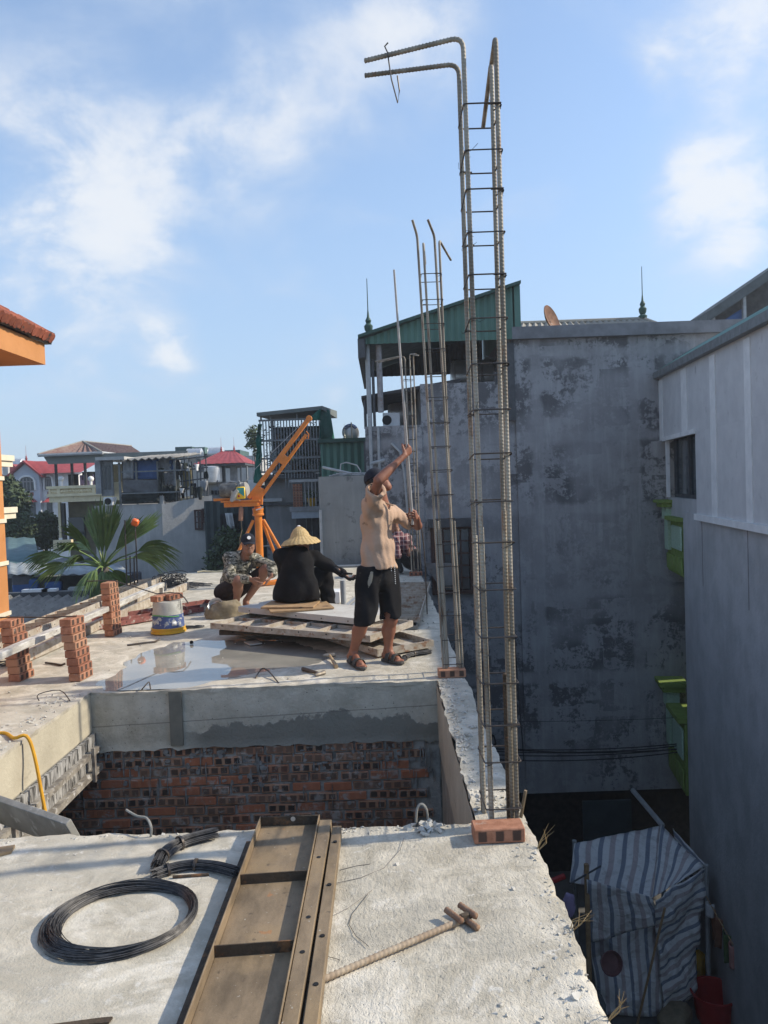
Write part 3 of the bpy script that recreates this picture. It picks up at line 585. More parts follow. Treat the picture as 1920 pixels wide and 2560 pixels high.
# puddle
fine = []
for a, r in PA:
    fine.append(V(PUDC.x+math.cos(a)*r*1.12, PUDC.y+math.sin(a)*r*1.12/1.5, -.006))
fine = [p for p in fine]
fine = [V(p.x, max(p.y, 6.06), p.z) for p in fine]
m_ = MB(); m_.add(fine, [tuple(range(len(fine)))]); m_.build('puddle', WATER, kind='structure')

# ------------------------------------------------------------------ rebar columns
def stirrup(c, w, d, m, parent, r, hook=0, rot=0., tilt=0.):
    c = Vector(c); M3 = Euler((tilt, 0, rot)).to_matrix(); k = .012
    q = [(-w/2, -d/2), (w/2, -d/2), (w/2, d/2), (-w/2, d/2)]
    ring = []
    for i in range(4):
        a, b2, e = q[i-1], q[i], q[(i+1) % 4]; A, B, E = Vector((*a, 0)), Vector((*b2, 0)), Vector((*e, 0))
        p1, p2 = B+(A-B).normalized()*k, B+(E-B).normalized()*k
        ring += [p1, B*.6+(p1+p2)*.2, p2]
    ring.append(ring[0]+Vector((0, 0, .004)))
    j = [2, 5, 8, 11][hook % 4]
    path = ring[j:]+ring[1:j+1]; path = [p+Vector((0, 0, .006*i/len(path))) for i, p in enumerate(path)]
    d1 = (Vector((0, 0, 0))-path[-1]).normalized()
    e0 = (path[1]-path[0]).normalized() if hook % 2 else (Vector((-path[0].x, 0, 0)).normalized())
    path = [path[0]+Vector((0, 0, -.006))+(Vector((-path[0].x, -path[0].y, 0)).normalized()*.045)]+path+[path[-1]+Vector((-path[-1].x, 0, 0)).normalized()*.055]
    m_ = MB(); m_.tube([c+M3 @ p for p in path], r, 6); return m_.build('stirrup', m, parent)
def tiewire(p, parent, k):
    q = random.Random(k); p = Vector(p); m_ = MB()
    d = Vector((q.uniform(-1, 1), q.uniform(-1, .3), q.uniform(-.3, .8))).normalized()
    loop = [p+Vector((math.cos(t)*.014, math.sin(t)*.014, .004*t-.01)) for t in [i*.7 for i in range(10)]]
    m_.tube(loop+[p+d*.03, p+d*.05+Vector((.01, 0, .01))], .0011, 4); return m_.build('tie_wire', WIRE, parent)
col1 = thing('rebar_column', 'tall rebar column nearest the camera with bars bent over at the top', 'rebar column', on(1250, 2050), 'rebar columns along the slab edge')
y1, y2 = 3.385, 3.575
ztop = 3.468
def leg(ub, vb, D, ut, vt):  # base and top of a standing bar
    a = at(ub, vb, D); a.z = -.02; b2 = at(ut, vt, D); return a, b2
a1, b1 = leg(1229, 2050, y1, 1158, 118); b1.z = ztop
a2, b2_ = leg(1208, 2040, y2, 1147, 170); b2_.z = ztop-.012
a3, b3 = leg(1293, 2046, y1, 1240, 118); b3.z = ztop
a4, b4 = leg(1279, 2036, y2, 1229, 175); b4.z = ztop-.012
for a, b_, d in ((a1, b1, on(912, 152, b1.z)-b1), (a2, b2_, on(912, 189, b2_.z)-b2_), (a3, b3, on(1221, 215, b3.z)-b3), (a4, b4, on(1208, 318, b4.z)-b4)):
    rebar('bar', arc(a, b_, b_+d, .055, 8), .0096, col1, pitch=.016, amp=.30)
for a, b_, h, dx, dy, nm in ((a1, b1, 1.36, .006, .026, 0), (a2, b2_, 1.32, .002, -.026, 0), (a3, b3, 1.43, -.018, .020, 0), (a3, b3, .70, -.030, .045, 1)):
    p = a+V(dx, dy, 0); q = p.lerp(b_+V(dx, dy, 0), h/ztop); rebar('starter_bar', [p, q], .0096, col1, RUSTD if nm else REBAR, pitch=.016, amp=.30)
sp_ = [.09, .30, .47, .65, .86, 1.07, 1.27, 1.46, 1.66, 1.86, 2.05, 2.25, 2.44, 2.63, 2.80, 2.97, 3.17]
for i, z in enumerate(sp_):
    t = z/ztop; c = (a1.lerp(b1, t)+a2.lerp(b2_, t)+a3.lerp(b3, t)+a4.lerp(b4, t))/4; c.z = z
    stirrup(c, .162, .240, STIR, col1, .0034, i*2+1, .0, R(random.uniform(-4, 4)))
    for k, (a, b_) in enumerate(((a1, b1), (a3, b3), (a2, b2_))):
        if (i+k) % 2: tiewire(a.lerp(b_, t), col1, i*7+k)
# loose stirrup hanging on the bent tails
hk = b1+V(-.36, .12, 0); m_ = MB(); h0 = at(965, 130, 3.50)
m_.tube([h0+V(.01, 0, .04), h0+V(-.005, 0, .025), h0+V(.006, 0, 0), h0+V(.02, .0, -.12), h0+V(.045, .01, -.22), h0+V(.055, .02, -.16), h0+V(.048, .03, -.09)], .0033, 6)
m_.build('loose_stirrup', STIR, col1)
col2 = thing('rebar_column', 'middle rebar column standing on the slab edge beside the standing worker', 'rebar column', on(1130, 1670), 'rebar columns along the slab edge')
c2 = [(1110, 1675, 6.12, 1043, 590), (1121, 1668, 6.30, 1058, 605), (1150, 1672, 6.12, 1086, 590), (1144, 1666, 6.30, 1098, 600)]
tips = [at(1031, 550, 6.05), at(1063, 660, 6.6), at(1070, 550, 6.0), at(1127, 650, 6.7)]
L2 = []
for (ub, vb, D, ut, vt), tip in zip(c2, tips):
    a, b_ = leg(ub, vb, D, ut, vt); L2.append((a, b_)); rebar('bar', arc(a, b_, tip, .04, 5), .0092, col2, pitch=.016)
for k in (0, 2): a, b_ = L2[k]; p = a+V(.024, .01, 0); rebar('starter_bar', [p, p.lerp(b_+V(.024, .01, 0), .36)], .0105, col2, pitch=.016)
for i in range(17):
    z = .1+i*.193; t = z/3.5; c = sum((a.lerp(b_, t) for a, b_ in L2), V(0, 0, 0))/4; c.z = z
    stirrup(c, .160, .20, STIR, col2, .0034, i*2+1, 0, R(random.uniform(-4, 4)))
col3 = thing('rebar_column', 'farthest rebar column, slender, behind the raised hand of the worker', 'rebar column', on(1035, 1430), 'rebar columns along the slab edge')
L3 = []
for (ub, vb, D, ut, vt, tu, tv, td) in [(1030, 1433, 12.95, 1003, 890, 938, 904, 13.1), (1036, 1430, 13.12, 1012, 890, 945, 906, 13.3), (1046, 1432, 12.95, 1024, 886, 1040, 885, 12.6), (1052, 1430, 13.12, 1033, 887, 1046, 889, 12.8)]:
    a, b_ = leg(ub, vb, D, ut, vt); L3.append((a, b_)); rebar('bar', arc(a, b_, at(tu, tv, td), .06, 5), .0115, col3, ribs=False, n=6)
for i in range(18):
    z = .1+i*.2; t = z/3.7; c = sum((a.lerp(b_, t) for a, b_ in L3), V(0, 0, 0))/4; c.z = z
    stirrup(c, .15, .20, STIR, col3, .004, i, 0)
# bricks propping the columns
def lone_brick(u, v, rz, label, z=0.0, dx=0, D=None):
    p = on(u, v, z); p.z = z+.031+.004; return inst('brick', BM, None, (p.x+dx, p.y+.055, p.z), (0, 0, rz), label=label, cat='brick', group='single bricks')
lone_brick(1250, 2112, R(1), 'single orange brick with three burnt squares under the nearest rebar column')
lone_brick(1131, 1696, R(1), 'single dark red brick under the middle rebar column')
lone_brick(1040, 1440, 0, 'single brick at the foot of the farthest rebar column')

# ------------------------------------------------------------------ brick piers, pail, rods
def pier(u, v, n, label, rz, lean):
    b0 = on(u, v); t = thing('brick_pier', label, 'brick pile', b0, 'dry brick piers on the slab')
    q = random.Random(u)
    for k in range(n):
        inst('brick', BM, t, (b0.x+lean*k+q.uniform(-.005, .005), b0.y+.1+q.uniform(-.006, .006), .035+k*.0655), (0, 0, math.pi/2+rz+q.uniform(-.05, .05)))
    return b0+V(lean*n, .1, .004+n*.0655)
p1 = pier(40, 1706, 8, 'leaning dry brick pile at the left frame edge, partly behind the white batten', R(-4), -.008)
p2 = pier(192, 1704, 8, 'leaning dry brick pile standing alone left of the puddle', R(-6), -.009)
p3 = pier(275, 1592, 9, 'dry brick pile between the long white battens and the pail', R(-6), -.002)
m_ = MB(); m_.tube([p1+V(-.5, .05, .006), p1+V(0, .02, .006), p2+V(-.2, .0, .004), p2+V(.06, -.01, .007)], .006, 6); m_.build('steel_rod', STIR, label='thin dark rod lying across the two nearer brick piles', cat='rod')
# pail turned upside down
pb = on(411, 1588); pail = thing('bucket', 'upturned paint pail, white and blue with yellow rim, carrying two bricks', 'bucket', pb+V(0, .17, .004))
c = pb+V(0, .17, .004)
m_ = MB(); m_.lathe([(.178, .0), (.192, .004), (.192, .026), (.180, .028), (.180, .045), (.186, .047), (.186, .060), (.176, .062)], c, 36); m_.build('rim', YELLOW, pail)
m_ = MB(); m_.lathe([(.175, .062), (.169, .16), (.166, .205)], c, 36); lbp = m_.build('label_band', PAILB, pail)
m_ = MB(); m_.lathe([(.1655, .2055), (.160, .27), (.155, .345), (.150, .352), (.142, .350)], c, 36); m_.build('body', PAILW, pail)
m_ = MB(); m_.tube([c+V(-.19*math.cos(t), -.02-.05*math.sin(t), .03-.02*math.sin(t)) for t in [i*math.pi/10*.6-.2 for i in range(11)]], .003, 5); m_.build('handle', STIR, pail)
m_ = MB()
for k in range(9):         # white print blocks on the band, curved with the pail
    a0 = R(-60+k*4.6); z0 = .115 if k % 3 else .13
    m_.add([c+V(math.sin(a)*.1735, -math.cos(a)*.1735, zz) for a in (a0, a0+R(3)) for zz in (z0, z0+.035)], [(0, 2, 3, 1)])
m_.add([c+V(math.sin(a)*.1745, -math.cos(a)*.1745, zz) for a in (R(28), R(36), R(45)) for zz in (.09, .135)], [(0, 2, 3, 1), (2, 4, 5, 3)])
m_.build('print', WHITEP, pail, solid=.001)
m_ = MB(); m_.grid(lambda a, b: c+V(math.sin(R(-70+a*130))*.1695, -math.cos(R(-70+a*130))*.1695, .192+b*.012+.01*math.sin(a*5)), 24, 1); m_.build('print_stripe', mat('green print', (.12, .36, .10), rough=.6), pail, solid=.001)
for k, (dx, dy, lb_) in enumerate(((-.035, -.05, 'front brick lying on the upturned pail'), (.075, .035, 'rear brick lying on the upturned pail'))):
    inst('brick', BM, None, (c.x+dx-.03, c.y+dy+.03, c.z+.352+.0325), (0, 0, R(62)), label=lb_, cat='brick', group='single bricks')
m_ = MB(); q3 = p3+V(0, 0, .005); r2 = c+V(-.02, .02, .352+.0655+.006)
m_.tube([q3+V(-.25, .02, .006), q3+V(.05, 0, .006), r2+V(-.1, 0, .004), r2+V(.05, 0, .012), r2+V(.16, -.02, .0), r2+V(.22, -.04, -.05), r2+V(.26, -.05, -.11)], .0065, 6)
m_.build('steel_rod', STIR, label='dark rod with a bent end lying across the brick pile and the pail', cat='rod')
for (u0, v0, u1, v1, lb_) in [(318, 1613, 398, 1603, 'short dark rod lying on the slab in front of the pail'), (114, 1657, 160, 1664, 'short curved dark bar on the slab between the brick piles')]:
    a, b_ = on(u0, v0, .012), on(u1, v1, .012); m_ = MB(); m_.tube([a, a.lerp(b_, .5)+V(0, .01, .0), a.lerp(b_, .85), b_+V(0, .03, .012)], .010, 7); m_.build('steel_rod', STIR, label=lb_, cat='rod')
# long white batten and long ribbed panels along the left rim
A, B = at(-70, 1668, 5.35), at(405, 1461, 10.9)
m_ = MB(); m_.bar(A, B, .075, .055); bt = m_.build('batten', WHITEB, label='long cement crusted white batten slanting across the brick piles', cat='batten', bevel=.004)
m_ = MB(); m_.bar(B+V(.0, -.03, -.045), V(B.x, B.y-.03, .006), .05, .045, (0, 1, 0)); m_.build('foot', WHITEB, bt)
def tray(name, o, ux, uy, L, W, h, nx, ny, m, label, group=None, up=1, skinm=None, th=.006, cat='formwork panel', holes=True, tilt=0, roll=0):
    """steel formwork panel: skin plate, edge flanges and cross ribs; o = corner, ux/uy = directions of length and width"""
    o = Vector(o); ux = Vector(ux).normalized(); uy = Vector(uy); uy = (uy-ux*uy.dot(ux)).normalized(); uz = ux.cross(uy)
    if uz.z < 0: uz = -uz
    t = thing(name, label, cat, o, group); P = lambda x, y, z: o+ux*x+uy*y+uz*z
    def bx(x0, x1, y0, y1, z0, z1, nm, mm):
        m2 = MB(); m2.hexa([P(x0, y0, z0), P(x1, y0, z0), P(x1, y1, z0), P(x0, y1, z0), P(x0, y0, z1), P(x1, y0, z1), P(x1, y1, z1), P(x0, y1, z1)]); return m2.build(nm, mm, t)
    zs = (0, th) if up else (h-th, h); rz = (th, h) if up else (0, h-th)
    bx(0, L, 0, W, *zs, 'skin_plate', skinm or m)
    for y0 in (0, W-th):
        fl = bx(0, L, y0, y0+th, *rz, 'side_flange', m)
        if holes:
            n = max(2, int(L/.30)); m2 = MB(); d = -uy if y0 == 0 else uy
            for k in range(n):
                cc = P(L*(k+.5)/n, y0+th/2, rz[0]+(rz[1]-rz[0])*.5); m2.tube([cc-d*(th*.6), cc+d*(th*.62)], .008, 8)
            m2.build('bolt_holes', BLACK, fl, kind='stuff')
    for x0 in (0, L-th): bx(x0, x0+th, th, W-th, *rz, 'end_flange', m)
    top = h-.004 if up else h-th
    for k in range(1, nx): x = L*k/nx; bx(x-th/2, x+th/2, th, W-th, rz[0], top-.001 if up else rz[1], 'rib', m)
    for k in range(1, ny):
        y = W*k/ny
        for i in range(nx): bx(L*i/nx+th, L*(i+1)/nx-th, y-th/2, y+th/2, rz[0], top-.006 if up else rz[1], 'rib', m)
    return t
A = on(-60, 1600, .0); a0, a1_ = V(-4.16, 7.2, .012), V(-4.16, 13.2, .012)
tray('formwork_tray', a0, (0, 1, 0), (1, 0, .12), 2.75, .44, .10, 9, 1, FORMW, 'cement crusted ladder like formwork panel at the left rim, nearer of two', 'formwork panels along the left rim', th=.012)
tray('formwork_tray', a0+V(.02, 2.82, 0), (0, 1, 0), (1, 0, .12), 2.75, .42, .10, 9, 1, FORMW, 'cement crusted ladder like formwork panel at the left rim, farther of two', 'formwork panels along the left rim', th=.012)
for k, (x0, x1, lb_) in enumerate(((-3.62, -3.42, 'crusted rail lying beside the ladder like panels, outer of two'), (-3.36, -3.06, 'crusted rail lying beside the ladder like panels, inner of two'))):
    m_ = MB(); m_.bar(V(x0-.06, 6.9, .065+.0), V(x1-.1, 12.2, .065), .05, .11); m_.build('channel_rail', FORMW, label=lb_, cat='rail', group='rails along the left rim', bevel=.003)
tray('formwork_tray', on(265, 1592, .012)+V(-.35, .35, 0), on(500, 1536)-on(180, 1592), (-.3, 1, 0), 2.0, .55, .06, 4, 2, FORMR, 'dark red formwork tray lying behind the pail and brick pile', skinm=FORMR)
# black wires heaped behind
def tangle(name, c, rx, ry, rz_, n, label, r=.004, k=1, flat=1.0, m=WIRE, strand=26):
    q = random.Random(k); m_ = MB()
    for _ in range(n):
        a = q.uniform(0, 6.28); pts = []; w = q.uniform(.35, 1); e = q.uniform(.5, 1.0); dz = q.uniform(.1, 1)
        for i in range(strand):
            t = a+i*.24; pts.append(Vector(c)+V(math.cos(t)*rx*w+q.uniform(-.01, .01), math.sin(t)*ry*w*e, .006+rz_*dz*(.5+.5*math.sin(t*.9+a))))
        m_.tube(pts, r, 4)
    return m_.build(name, m, label=label, cat='wire')
tangle('wire_heap', on(412, 1472)+V(0, .3, 0), .30, .30, .24, 34, 'tangled heap of black wires at the end of the long batten', .006, 4)
m_ = MB(); q = random.Random(5); o_ = on(440, 1470)
for i in range(14):
    y = q.uniform(-.1, .5); m_.tube([o_+V(-.1, y, .02), o_+V(.15, y+q.uniform(-.1, .1), .03), o_+V(q.uniform(.3, .55), y+q.uniform(-.2, .1), .008)], .006, 4)
m_.build('wire_ends', WIRE, label='loose black wire ends fanning out right of the wire heap', cat='wire')
tangle('wire_scrap', on(475, 1570), .17, .10, .02, 9, 'flat scrap of dark wire right of the pail', .004, 8)
tangle('wire_scrap', on(0, 1666)+V(0, 0, 0), .15, .08, .05, 6, 'scrap of dark wire at the left edge of the frame', .004, 9)
# starter bars beyond the left rim, one with an orange cap
sb = thing('starter_bars', 'group of four thin starter bars at the left rim, one wearing an orange cap', 'starter bars', V(-4.10, 12.2, 0))
for (ub, vb, ut, vt) in ((317, 1470, 312, 1300), (326, 1470, 325, 1390), (336, 1465, 335, 1394), (344, 1462, 338, 1312)):
    a, b_ = at(ub, vb, 12.2), at(ut, vt, 12.2); a.z = -.15; m_ = MB(); m_.tube([a, b_], .011, 6); m_.build('bar', STIR, sb)
cc = at(338, 1306, 12.2); m_ = MB(); m_.box(cc, (.115, .10, .115), Euler((.2, .35, .3)).to_matrix()); m_.build('cap', ORCAP, sb, bevel=.025)
# ------------------------------------------------------------------ foreground formwork, wires, tools
F0 = V(-.615, 1.35, .020)
near = thing('formwork_tray', 'brown rusty steel formwork tray lying in the foreground', 'formwork panel', F0)
def nb(x0, x1, y0, y1, z0, z1, nm, m, par=near, bv=.002):
    m2 = MB(); m2.bx(x0, x1, y0, y1, z0, z1); return m2.build(nm, m, par, bevel=bv)
X0, X1, Y0, Y1, ZB, ZT = -.605, -.345, 1.35, 3.44, .022, .070
nb(X0, X1, Y0, Y1, ZB, ZB+.004, 'skin_plate', RUSTY)
nb(X0-.006, X0, Y0, Y1, ZB-.018, ZT, 'side_flange', RUSTY); nb(X1, X1+.006, Y0, Y1, ZB-.018, ZT, 'side_flange', RUSTY)
ef = nb(X0, X1, Y1-.006, Y1, ZB+.004, ZT-.001, 'end_flange', RUSTD)
m_ = MB(); m_.lathe([(.011, -.0035), (.011, .0035)], V(-.46, Y1-.003, .055), 12, Matrix.Rotation(math.pi/2, 3, 'X')); m_.build('slot_hole', mat('daylit slot', (.55, .5, .42), rough=.9), ef)
for y in (1.62, 2.04, 2.47, 2.93):
    m_ = MB(); sk = R(3)
    m_.hexa([V(X0+.001, y-.004, ZB+.004), V(X1-.001, y+.012, ZB+.004), V(X1-.001, y+.017, ZB+.004), V(X0+.001, y+.001, ZB+.004), V(X0+.001, y-.004, ZT-.006), V(X1-.001, y+.012, ZT-.006), V(X1-.001, y+.017, ZT-.006), V(X0+.001, y+.001, ZT-.006)]); m_.build('rib', RUSTD, near)
# angle lying against the left flange
m_ = MB(); m_.bx(X0-.050, X0-.008, 1.30, 3.33, .001, .008); m_.bx(X0-.013, X0-.0075, 1.30, 3.33, .0085, .050)
an = m_.build('angle_bar', RUSTD, label='dark steel angle bar lying along the left side of the rusty tray', cat='angle bar')
# two flat channel strips on the right with a gap
m_ = MB(); m_.hexa([V(X1+.008, 1.30, .001), V(X1+.052, 1.30, .001), V(X1+.062, 3.40, .001), V(X1+.008, 3.40, .001), V(X1+.008, 1.30, .062), V(X1+.052, 1.30, .062), V(X1+.062, 3.40, .062), V(X1+.008, 3.40, .062)])
s1 = m_.build('channel_rail', RUSTY, label='rusty channel rail touching the right side of the tray', cat='rail', bevel=.002)
m_ = MB(); m_.hexa([V(X1+.068, 1.30, .001), V(X1+.112, 1.30, .001), V(X1+.108, 3.36, .001), V(X1+.068, 3.36, .001), V(X1+.068, 1.30, .056), V(X1+.112, 1.30, .056), V(X1+.108, 3.36, .050), V(X1+.068, 3.36, .050)])
s2 = m_.build('channel_rail', RUSTY, label='rusty channel rail with bolt holes, outermost right of the tray', cat='rail', bevel=.002)
for (rl, x, ys, zt) in ((s1, X1+.034, (1.55, 2.0, 2.42, 2.62, 3.05), .062), (s2, X1+.09, (1.7, 2.27, 2.52, 2.85, 3.2), .054)):
    for y in ys:
        m_ = MB(); m_.lathe([(.0085, -.004), (.0085, .0016)], V(x, y, zt), 10); m_.build('bolt_hole', BLACK, rl)
# coil of tie wire
c = V(-.995, 2.74, .004)
m_ = MB(); q = random.Random(2)
for k in range(80):
    w = q.uniform(-1, 1); hgt = q.uniform(.003, .036)*(1-.5*abs(w)); ph = q.uniform(0, 6.28); span = q.uniform(4.6, 6.4) if k > 14 else 6.6
    pts = []
    for i in range(40):
        t = ph+span*i/39; rr2 = .243+w*(.024-.013*math.cos(t))+.008*math.sin(t*2+k)
        pts.append(c+V(math.cos(t)*rr2*1.02, math.sin(t)*rr2*.93, hgt+.004*math.sin(t*3+k)))
    m_.tube(pts, .0017, 4)
coil = m_.build('wire_coil', WIRE, label='large round coil of dark tie wire lying on the slab', cat='wire coil', origin=c, ang=80)
def spline(hp, n=4):
    o = []
    for i in range(len(hp)-1):
        for t in [j/n for j in range(n)]:
            p0, p1_, p2_, p3_ = hp[max(i-1, 0)], hp[i], hp[i+1], hp[min(i+2, len(hp)-1)]
            o.append(.5*((2*p1_)+(-p0+p2_)*t+(2*p0-5*p1_+4*p2_-p3_)*t*t+(-p0+3*p1_-3*p2_+p3_)*t**3))
    return o+[hp[-1]]
def bundle(pts, r, label, n=60, k=3, name='wire_bundle', frays=.0):
    q = random.Random(k); m_ = MB(); P = spline([Vector(p) for p in pts])
    for _ in range(n):
        a, d = q.uniform(0, 6.28), r*math.sqrt(q.random()); e = q.uniform(-.012, .012); L = []
        for i, p in enumerate(P):
            t = (P[min(i+1, len(P)-1)]-P[max(i-1, 0)]).normalized(); s_ = t.cross(V(0, 0, 1)).normalized()
            sq = 1+frays*(abs(i/(len(P)-1)-.5)*2)**3
            L.append(p+s_*(math.cos(a)*d*sq)+V(0, 0, max(-r+.002, math.sin(a)*d*.8))+(t*e if i in (0, len(P)-1) else V(0, 0, 0)))
        m_.tube(L, .0021, 4)
    o = m_.build(name, WIRE, label=label, cat='wire bundle', ang=80)
    for f in (.2, .55):
        i = int(f*(len(P)-1)); t = (P[i+1]-P[i]).normalized(); m2 = MB()
        m2.lathe([(r*1.07, -.005), (r*1.07, .005)], P[i], 14, t.to_track_quat('Z', 'Y').to_matrix()); m2.build('binding', STIR, o)
    return o
bundle([on(u, v, .026) for u, v in ((392, 2165), (405, 2140), (428, 2120), (458, 2104), (498, 2092), (540, 2082))], .030, 'upper curved bundle of cut tie wire beside the tray')
bundle([on(u, v, .020) for u, v in ((384, 2187), (420, 2174), (460, 2165), (500, 2163), (545, 2168), (590, 2180))], .025, 'lower curved bundle of cut tie wire above the round coil', k=6)
m_ = MB(); a, b_ = on(432, 2192, .007), on(522, 2186, .007); m_.tube([a, b_], .006, 8); m_.build('steel_rod', RUSTD, label='short rusty rod lying under the lower wire bundle', cat='rod')
# long rebar with a fork welded of three stubs
fk = thing('rebar_fork', 'ribbed rebar with stubs welded to its end lying on the raked concrete', 'bending tool', on(1000, 2380))
a, b_ = on(800, 2452, .013), on(1160, 2298, .016); a = a+(a-b_)*.06
rebar('shaft', [a, b_], .0098, fk, mat('dusty ribbed steel', (.40, .32, .23), (.30, .22, .15), 18, (.22, .13, .08), 20, (.58, .68), .7), pitch=.018, n=12, amp=.26)
d = (b_-a).normalized(); n_ = V(d.y, -d.x, 0)
RST = mat('rusty welded stub', (.30, .19, .12), (.20, .11, .07), 20, rough=.75, bump=.4)
for (e, s0, s1_, z) in ((-.028, -.045, .022, .029), (.030, -.04, .03, .030), (.008, .0, .065, .0125)):
    p = b_+d*e; q1, q2 = p-n_*.02+n_*s0, p+n_*s1_; q1.z = q2.z = z; rebar('stub', [q1, q2], .0105, fk, RST, pitch=.014, n=10)
m_ = MB(); m_.box(b_+d*.01+V(0, 0, .008), (.05, .022, .022), math.atan2(d.y, d.x)); m_.build('weld_plate', RUSTD, fk, bevel=.003)
# thin wires strewn on the slab
for i, (pp, lb_) in enumerate([([(830, 2210), (900, 2195), (960, 2170), (1000, 2125), (1010, 2095)], 'long thin wire curling over the slab beside the rails'), ([(830, 2290), (870, 2270), (905, 2245), (930, 2225)], 'short thin wire near the rails'), ([(920, 2235), (880, 2285), (872, 2310), (890, 2340), (922, 2366)], 'thin wire bent in a half loop on the raked concrete'), ([(812, 2390), (835, 2395), (850, 2400)], 'tiny wire end beside the rails'), ([(850, 2175), (890, 2165), (925, 2160)], 'fine wire near the top of the rails')]):
    m_ = MB(); P = [on(u, v, .004) for u, v in pp]; m_.tube(P, .0011, 4); m_.build('loose_wire', WIRE, label=lb_, cat='wire', group='wires strewn on the slab')
m_ = MB(); a = on(0, 2130, .006); m_.prism([on(-30, 2128, .004), on(38, 2118, .004), on(28, 2134, .004), on(-30, 2148, .004)], (0, 0, .012)); m_.build('tile_shard', RUSTY, label='brown shard at the left frame edge near the opening', cat='shard')
m_ = MB(); m_.prism([on(120, 2575, .003), on(272, 2560, .003), on(282, 2546, .003), on(255, 2548, .003), on(120, 2566, .003)], (0, 0, .006)); m_.build('steel_plate', RUSTD, label='corner of a dark red steel plate at the bottom edge', cat='plate')
# hooked stubs of wire standing in the rims
def hook(pts, label, r=.004, m=STIR, name='wire_hook'):
    m_ = MB(); m_.tube(spline([Vector(p_) for p_ in pts], 3) if len(pts) > 2 else pts, r, 6); m_.build(name, m, label=label, cat='wire hook', group='bent wires cast into the rims')
hook([on(98, 1752), on(97, 1752)+V(0, 0, .05), on(150, 1738)+V(0, 0, .04), on(175, 1752, .01)], 'low bent wire on the left rim of the opening')
hook([on(353, 1726), on(355, 1726)+V(.02, 0, .03), on(373, 1716)+V(0, 0, .035), on(376, 1722)], 'small rusty bent wire at the puddle edge', .005, RUSTD)
hook([on(640, 1696), on(640, 1696)+V(0, 0, .01), on(655, 1685)+V(0, 0, .045), on(672, 1690)+V(0, 0, .04), on(697, 1708, .0)], 'dark bent rod on the far rim below the hammers', .006)
hook([on(377, 2092), on(377, 2092)+V(.003, 0, .045), on(368, 2080)+V(0, 0, .065), on(345, 2078)+V(0, 0, .07), on(318, 2070)+V(0, 0, .085)], 'cement covered bent rod rising from the near rim', .006, GBOARD)
hook([on(1070, 2052)+V(0, 0, -.01), on(1068, 2052)+V(0, 0, .05), on(1056, 2052)+V(0, 0, .078), on(1044, 2054)+V(0, 0, .06), on(1040, 2056)], 'cement covered loop standing in the near rim', .006, GBOARD)
hook([on(1068, 1536), on(1067, 1536)+V(0, 0, .6), on(1064, 1536)+V(-.01, 0, 1.0), on(1060, 1536)+V(-.02, 0, 1.12)], 'thin brown rod standing upright on the slab behind the worker', .008, RUSTD)
hook([on(1316, 2040)+V(-.03, -.005, -.02), on(1316, 2040)+V(.0, 0, .12)], 'short rusty bar end leaning out beside the nearest column', .008, RUSTY)
for k, (u, v, lb_) in enumerate(((1345, 2120, 'dry weed growing from the rim beside the nearest column'), (1425, 2320, 'dry weed growing from the right rim halfway down'), (1510, 2540, 'dry weed at the bottom right rim'))):
    m_ = MB(); b0 = V(EDGE_X-.01, on(u, v).y, -.02); q = random.Random(k)
    for i in range(6): m_.tube([b0, b0+V(.03+q.uniform(-.02, .02), q.uniform(-.02, .02), .04), b0+V(.05+q.uniform(-.03, .04), q.uniform(-.04, .04), .06+q.uniform(0, .05))], [.002, .0018, .0006], 4)
    m_.build('dry_weed', mat('dry straw', (.36, .25, .12), rough=.9), label=lb_, cat='weed', group='dry weeds on the right rim')
# timber at the left of the opening and the yellow hose
tb = thing('beam_formwork', 'white crusted timber formwork hanging under the left beam of the opening', 'formwork', V(HX0, 5.0, -.6))
m_ = MB(); m_.bx(HX0+.012, HX0+.042, 3.2, HY1-.03, -.60, -.315); m_.build('board', mat('lime crusted board', (.46, .45, .43), (.12, .115, .11), 9, (.05, .048, .045), 12, (.50, .58), .9, bump=.7, bs=25, st=(3, 3, .5)), tb)
m_ = MB(); m_.bx(HX0+.0425, HX0+.085, 3.2, HY1-.06, -.44, -.40); m_.bx(HX0+.0425, HX0+.085, 3.2, HY1-.02, -.60, -.55); m_.build('batten', mat('crusted batten', (.34, .31, .26), (.12, .105, .09), 9, (.48, .46, .43), 14, (.56, .64), .9, bump=.5, bs=30), tb)
for y in (4.5, 5.75): m_ = MB(); m_.bx(HX0+.0865, HX0+.11, y, y+.035, -.62, -.36); m_.build('cleat', mat('crusted cleat', (.40, .36, .30), (.15, .12, .1), 12, rough=.9), tb)
P0, P1 = at(-40, 2010, 4.1), at(192, 2092, 3.66)
m_ = MB(); m_.bar(P0, P1, .035, .20, (0, -.55, 1)); m_.build('plank', GBOARD, label='grey cement smeared plank slanting down into the opening at the left', cat='plank', bevel=.003)
g = MB(); g.grid(lambda a, b: V(-2.5+a*.9, 3.5+.35*b, -.14-.02*math.sin(a*9)-.12*b), 10, 4); g.build('stair_landing', SLAB, slab)
sp = [(rr.uniform(-2.2, -1.55), rr.uniform(3.47, 3.62), -.13, rr.uniform(.01, .04)) for _ in range(60)]
crumbs('rubble', sp, 'heap of dusty concrete lumps in the lower left of the opening')
hp = [on(-40, 1840, .03), on(10, 1830, .05), on(50, 1825, .05), on(68, 1827, .045), on(78, 1836, .03)]
hp = [on(-40, 1838, .012), on(10, 1832, .012), V(HX0-.05, 4.86, .02), V(HX0+.03, 4.86, .03), V(HX0+.075, 4.86, -.10), V(HX0+.14, 4.82, -.42), V(HX0+.24, 4.75, -.85), V(HX0+.30, 4.7, -1.2)]
hp2 = []
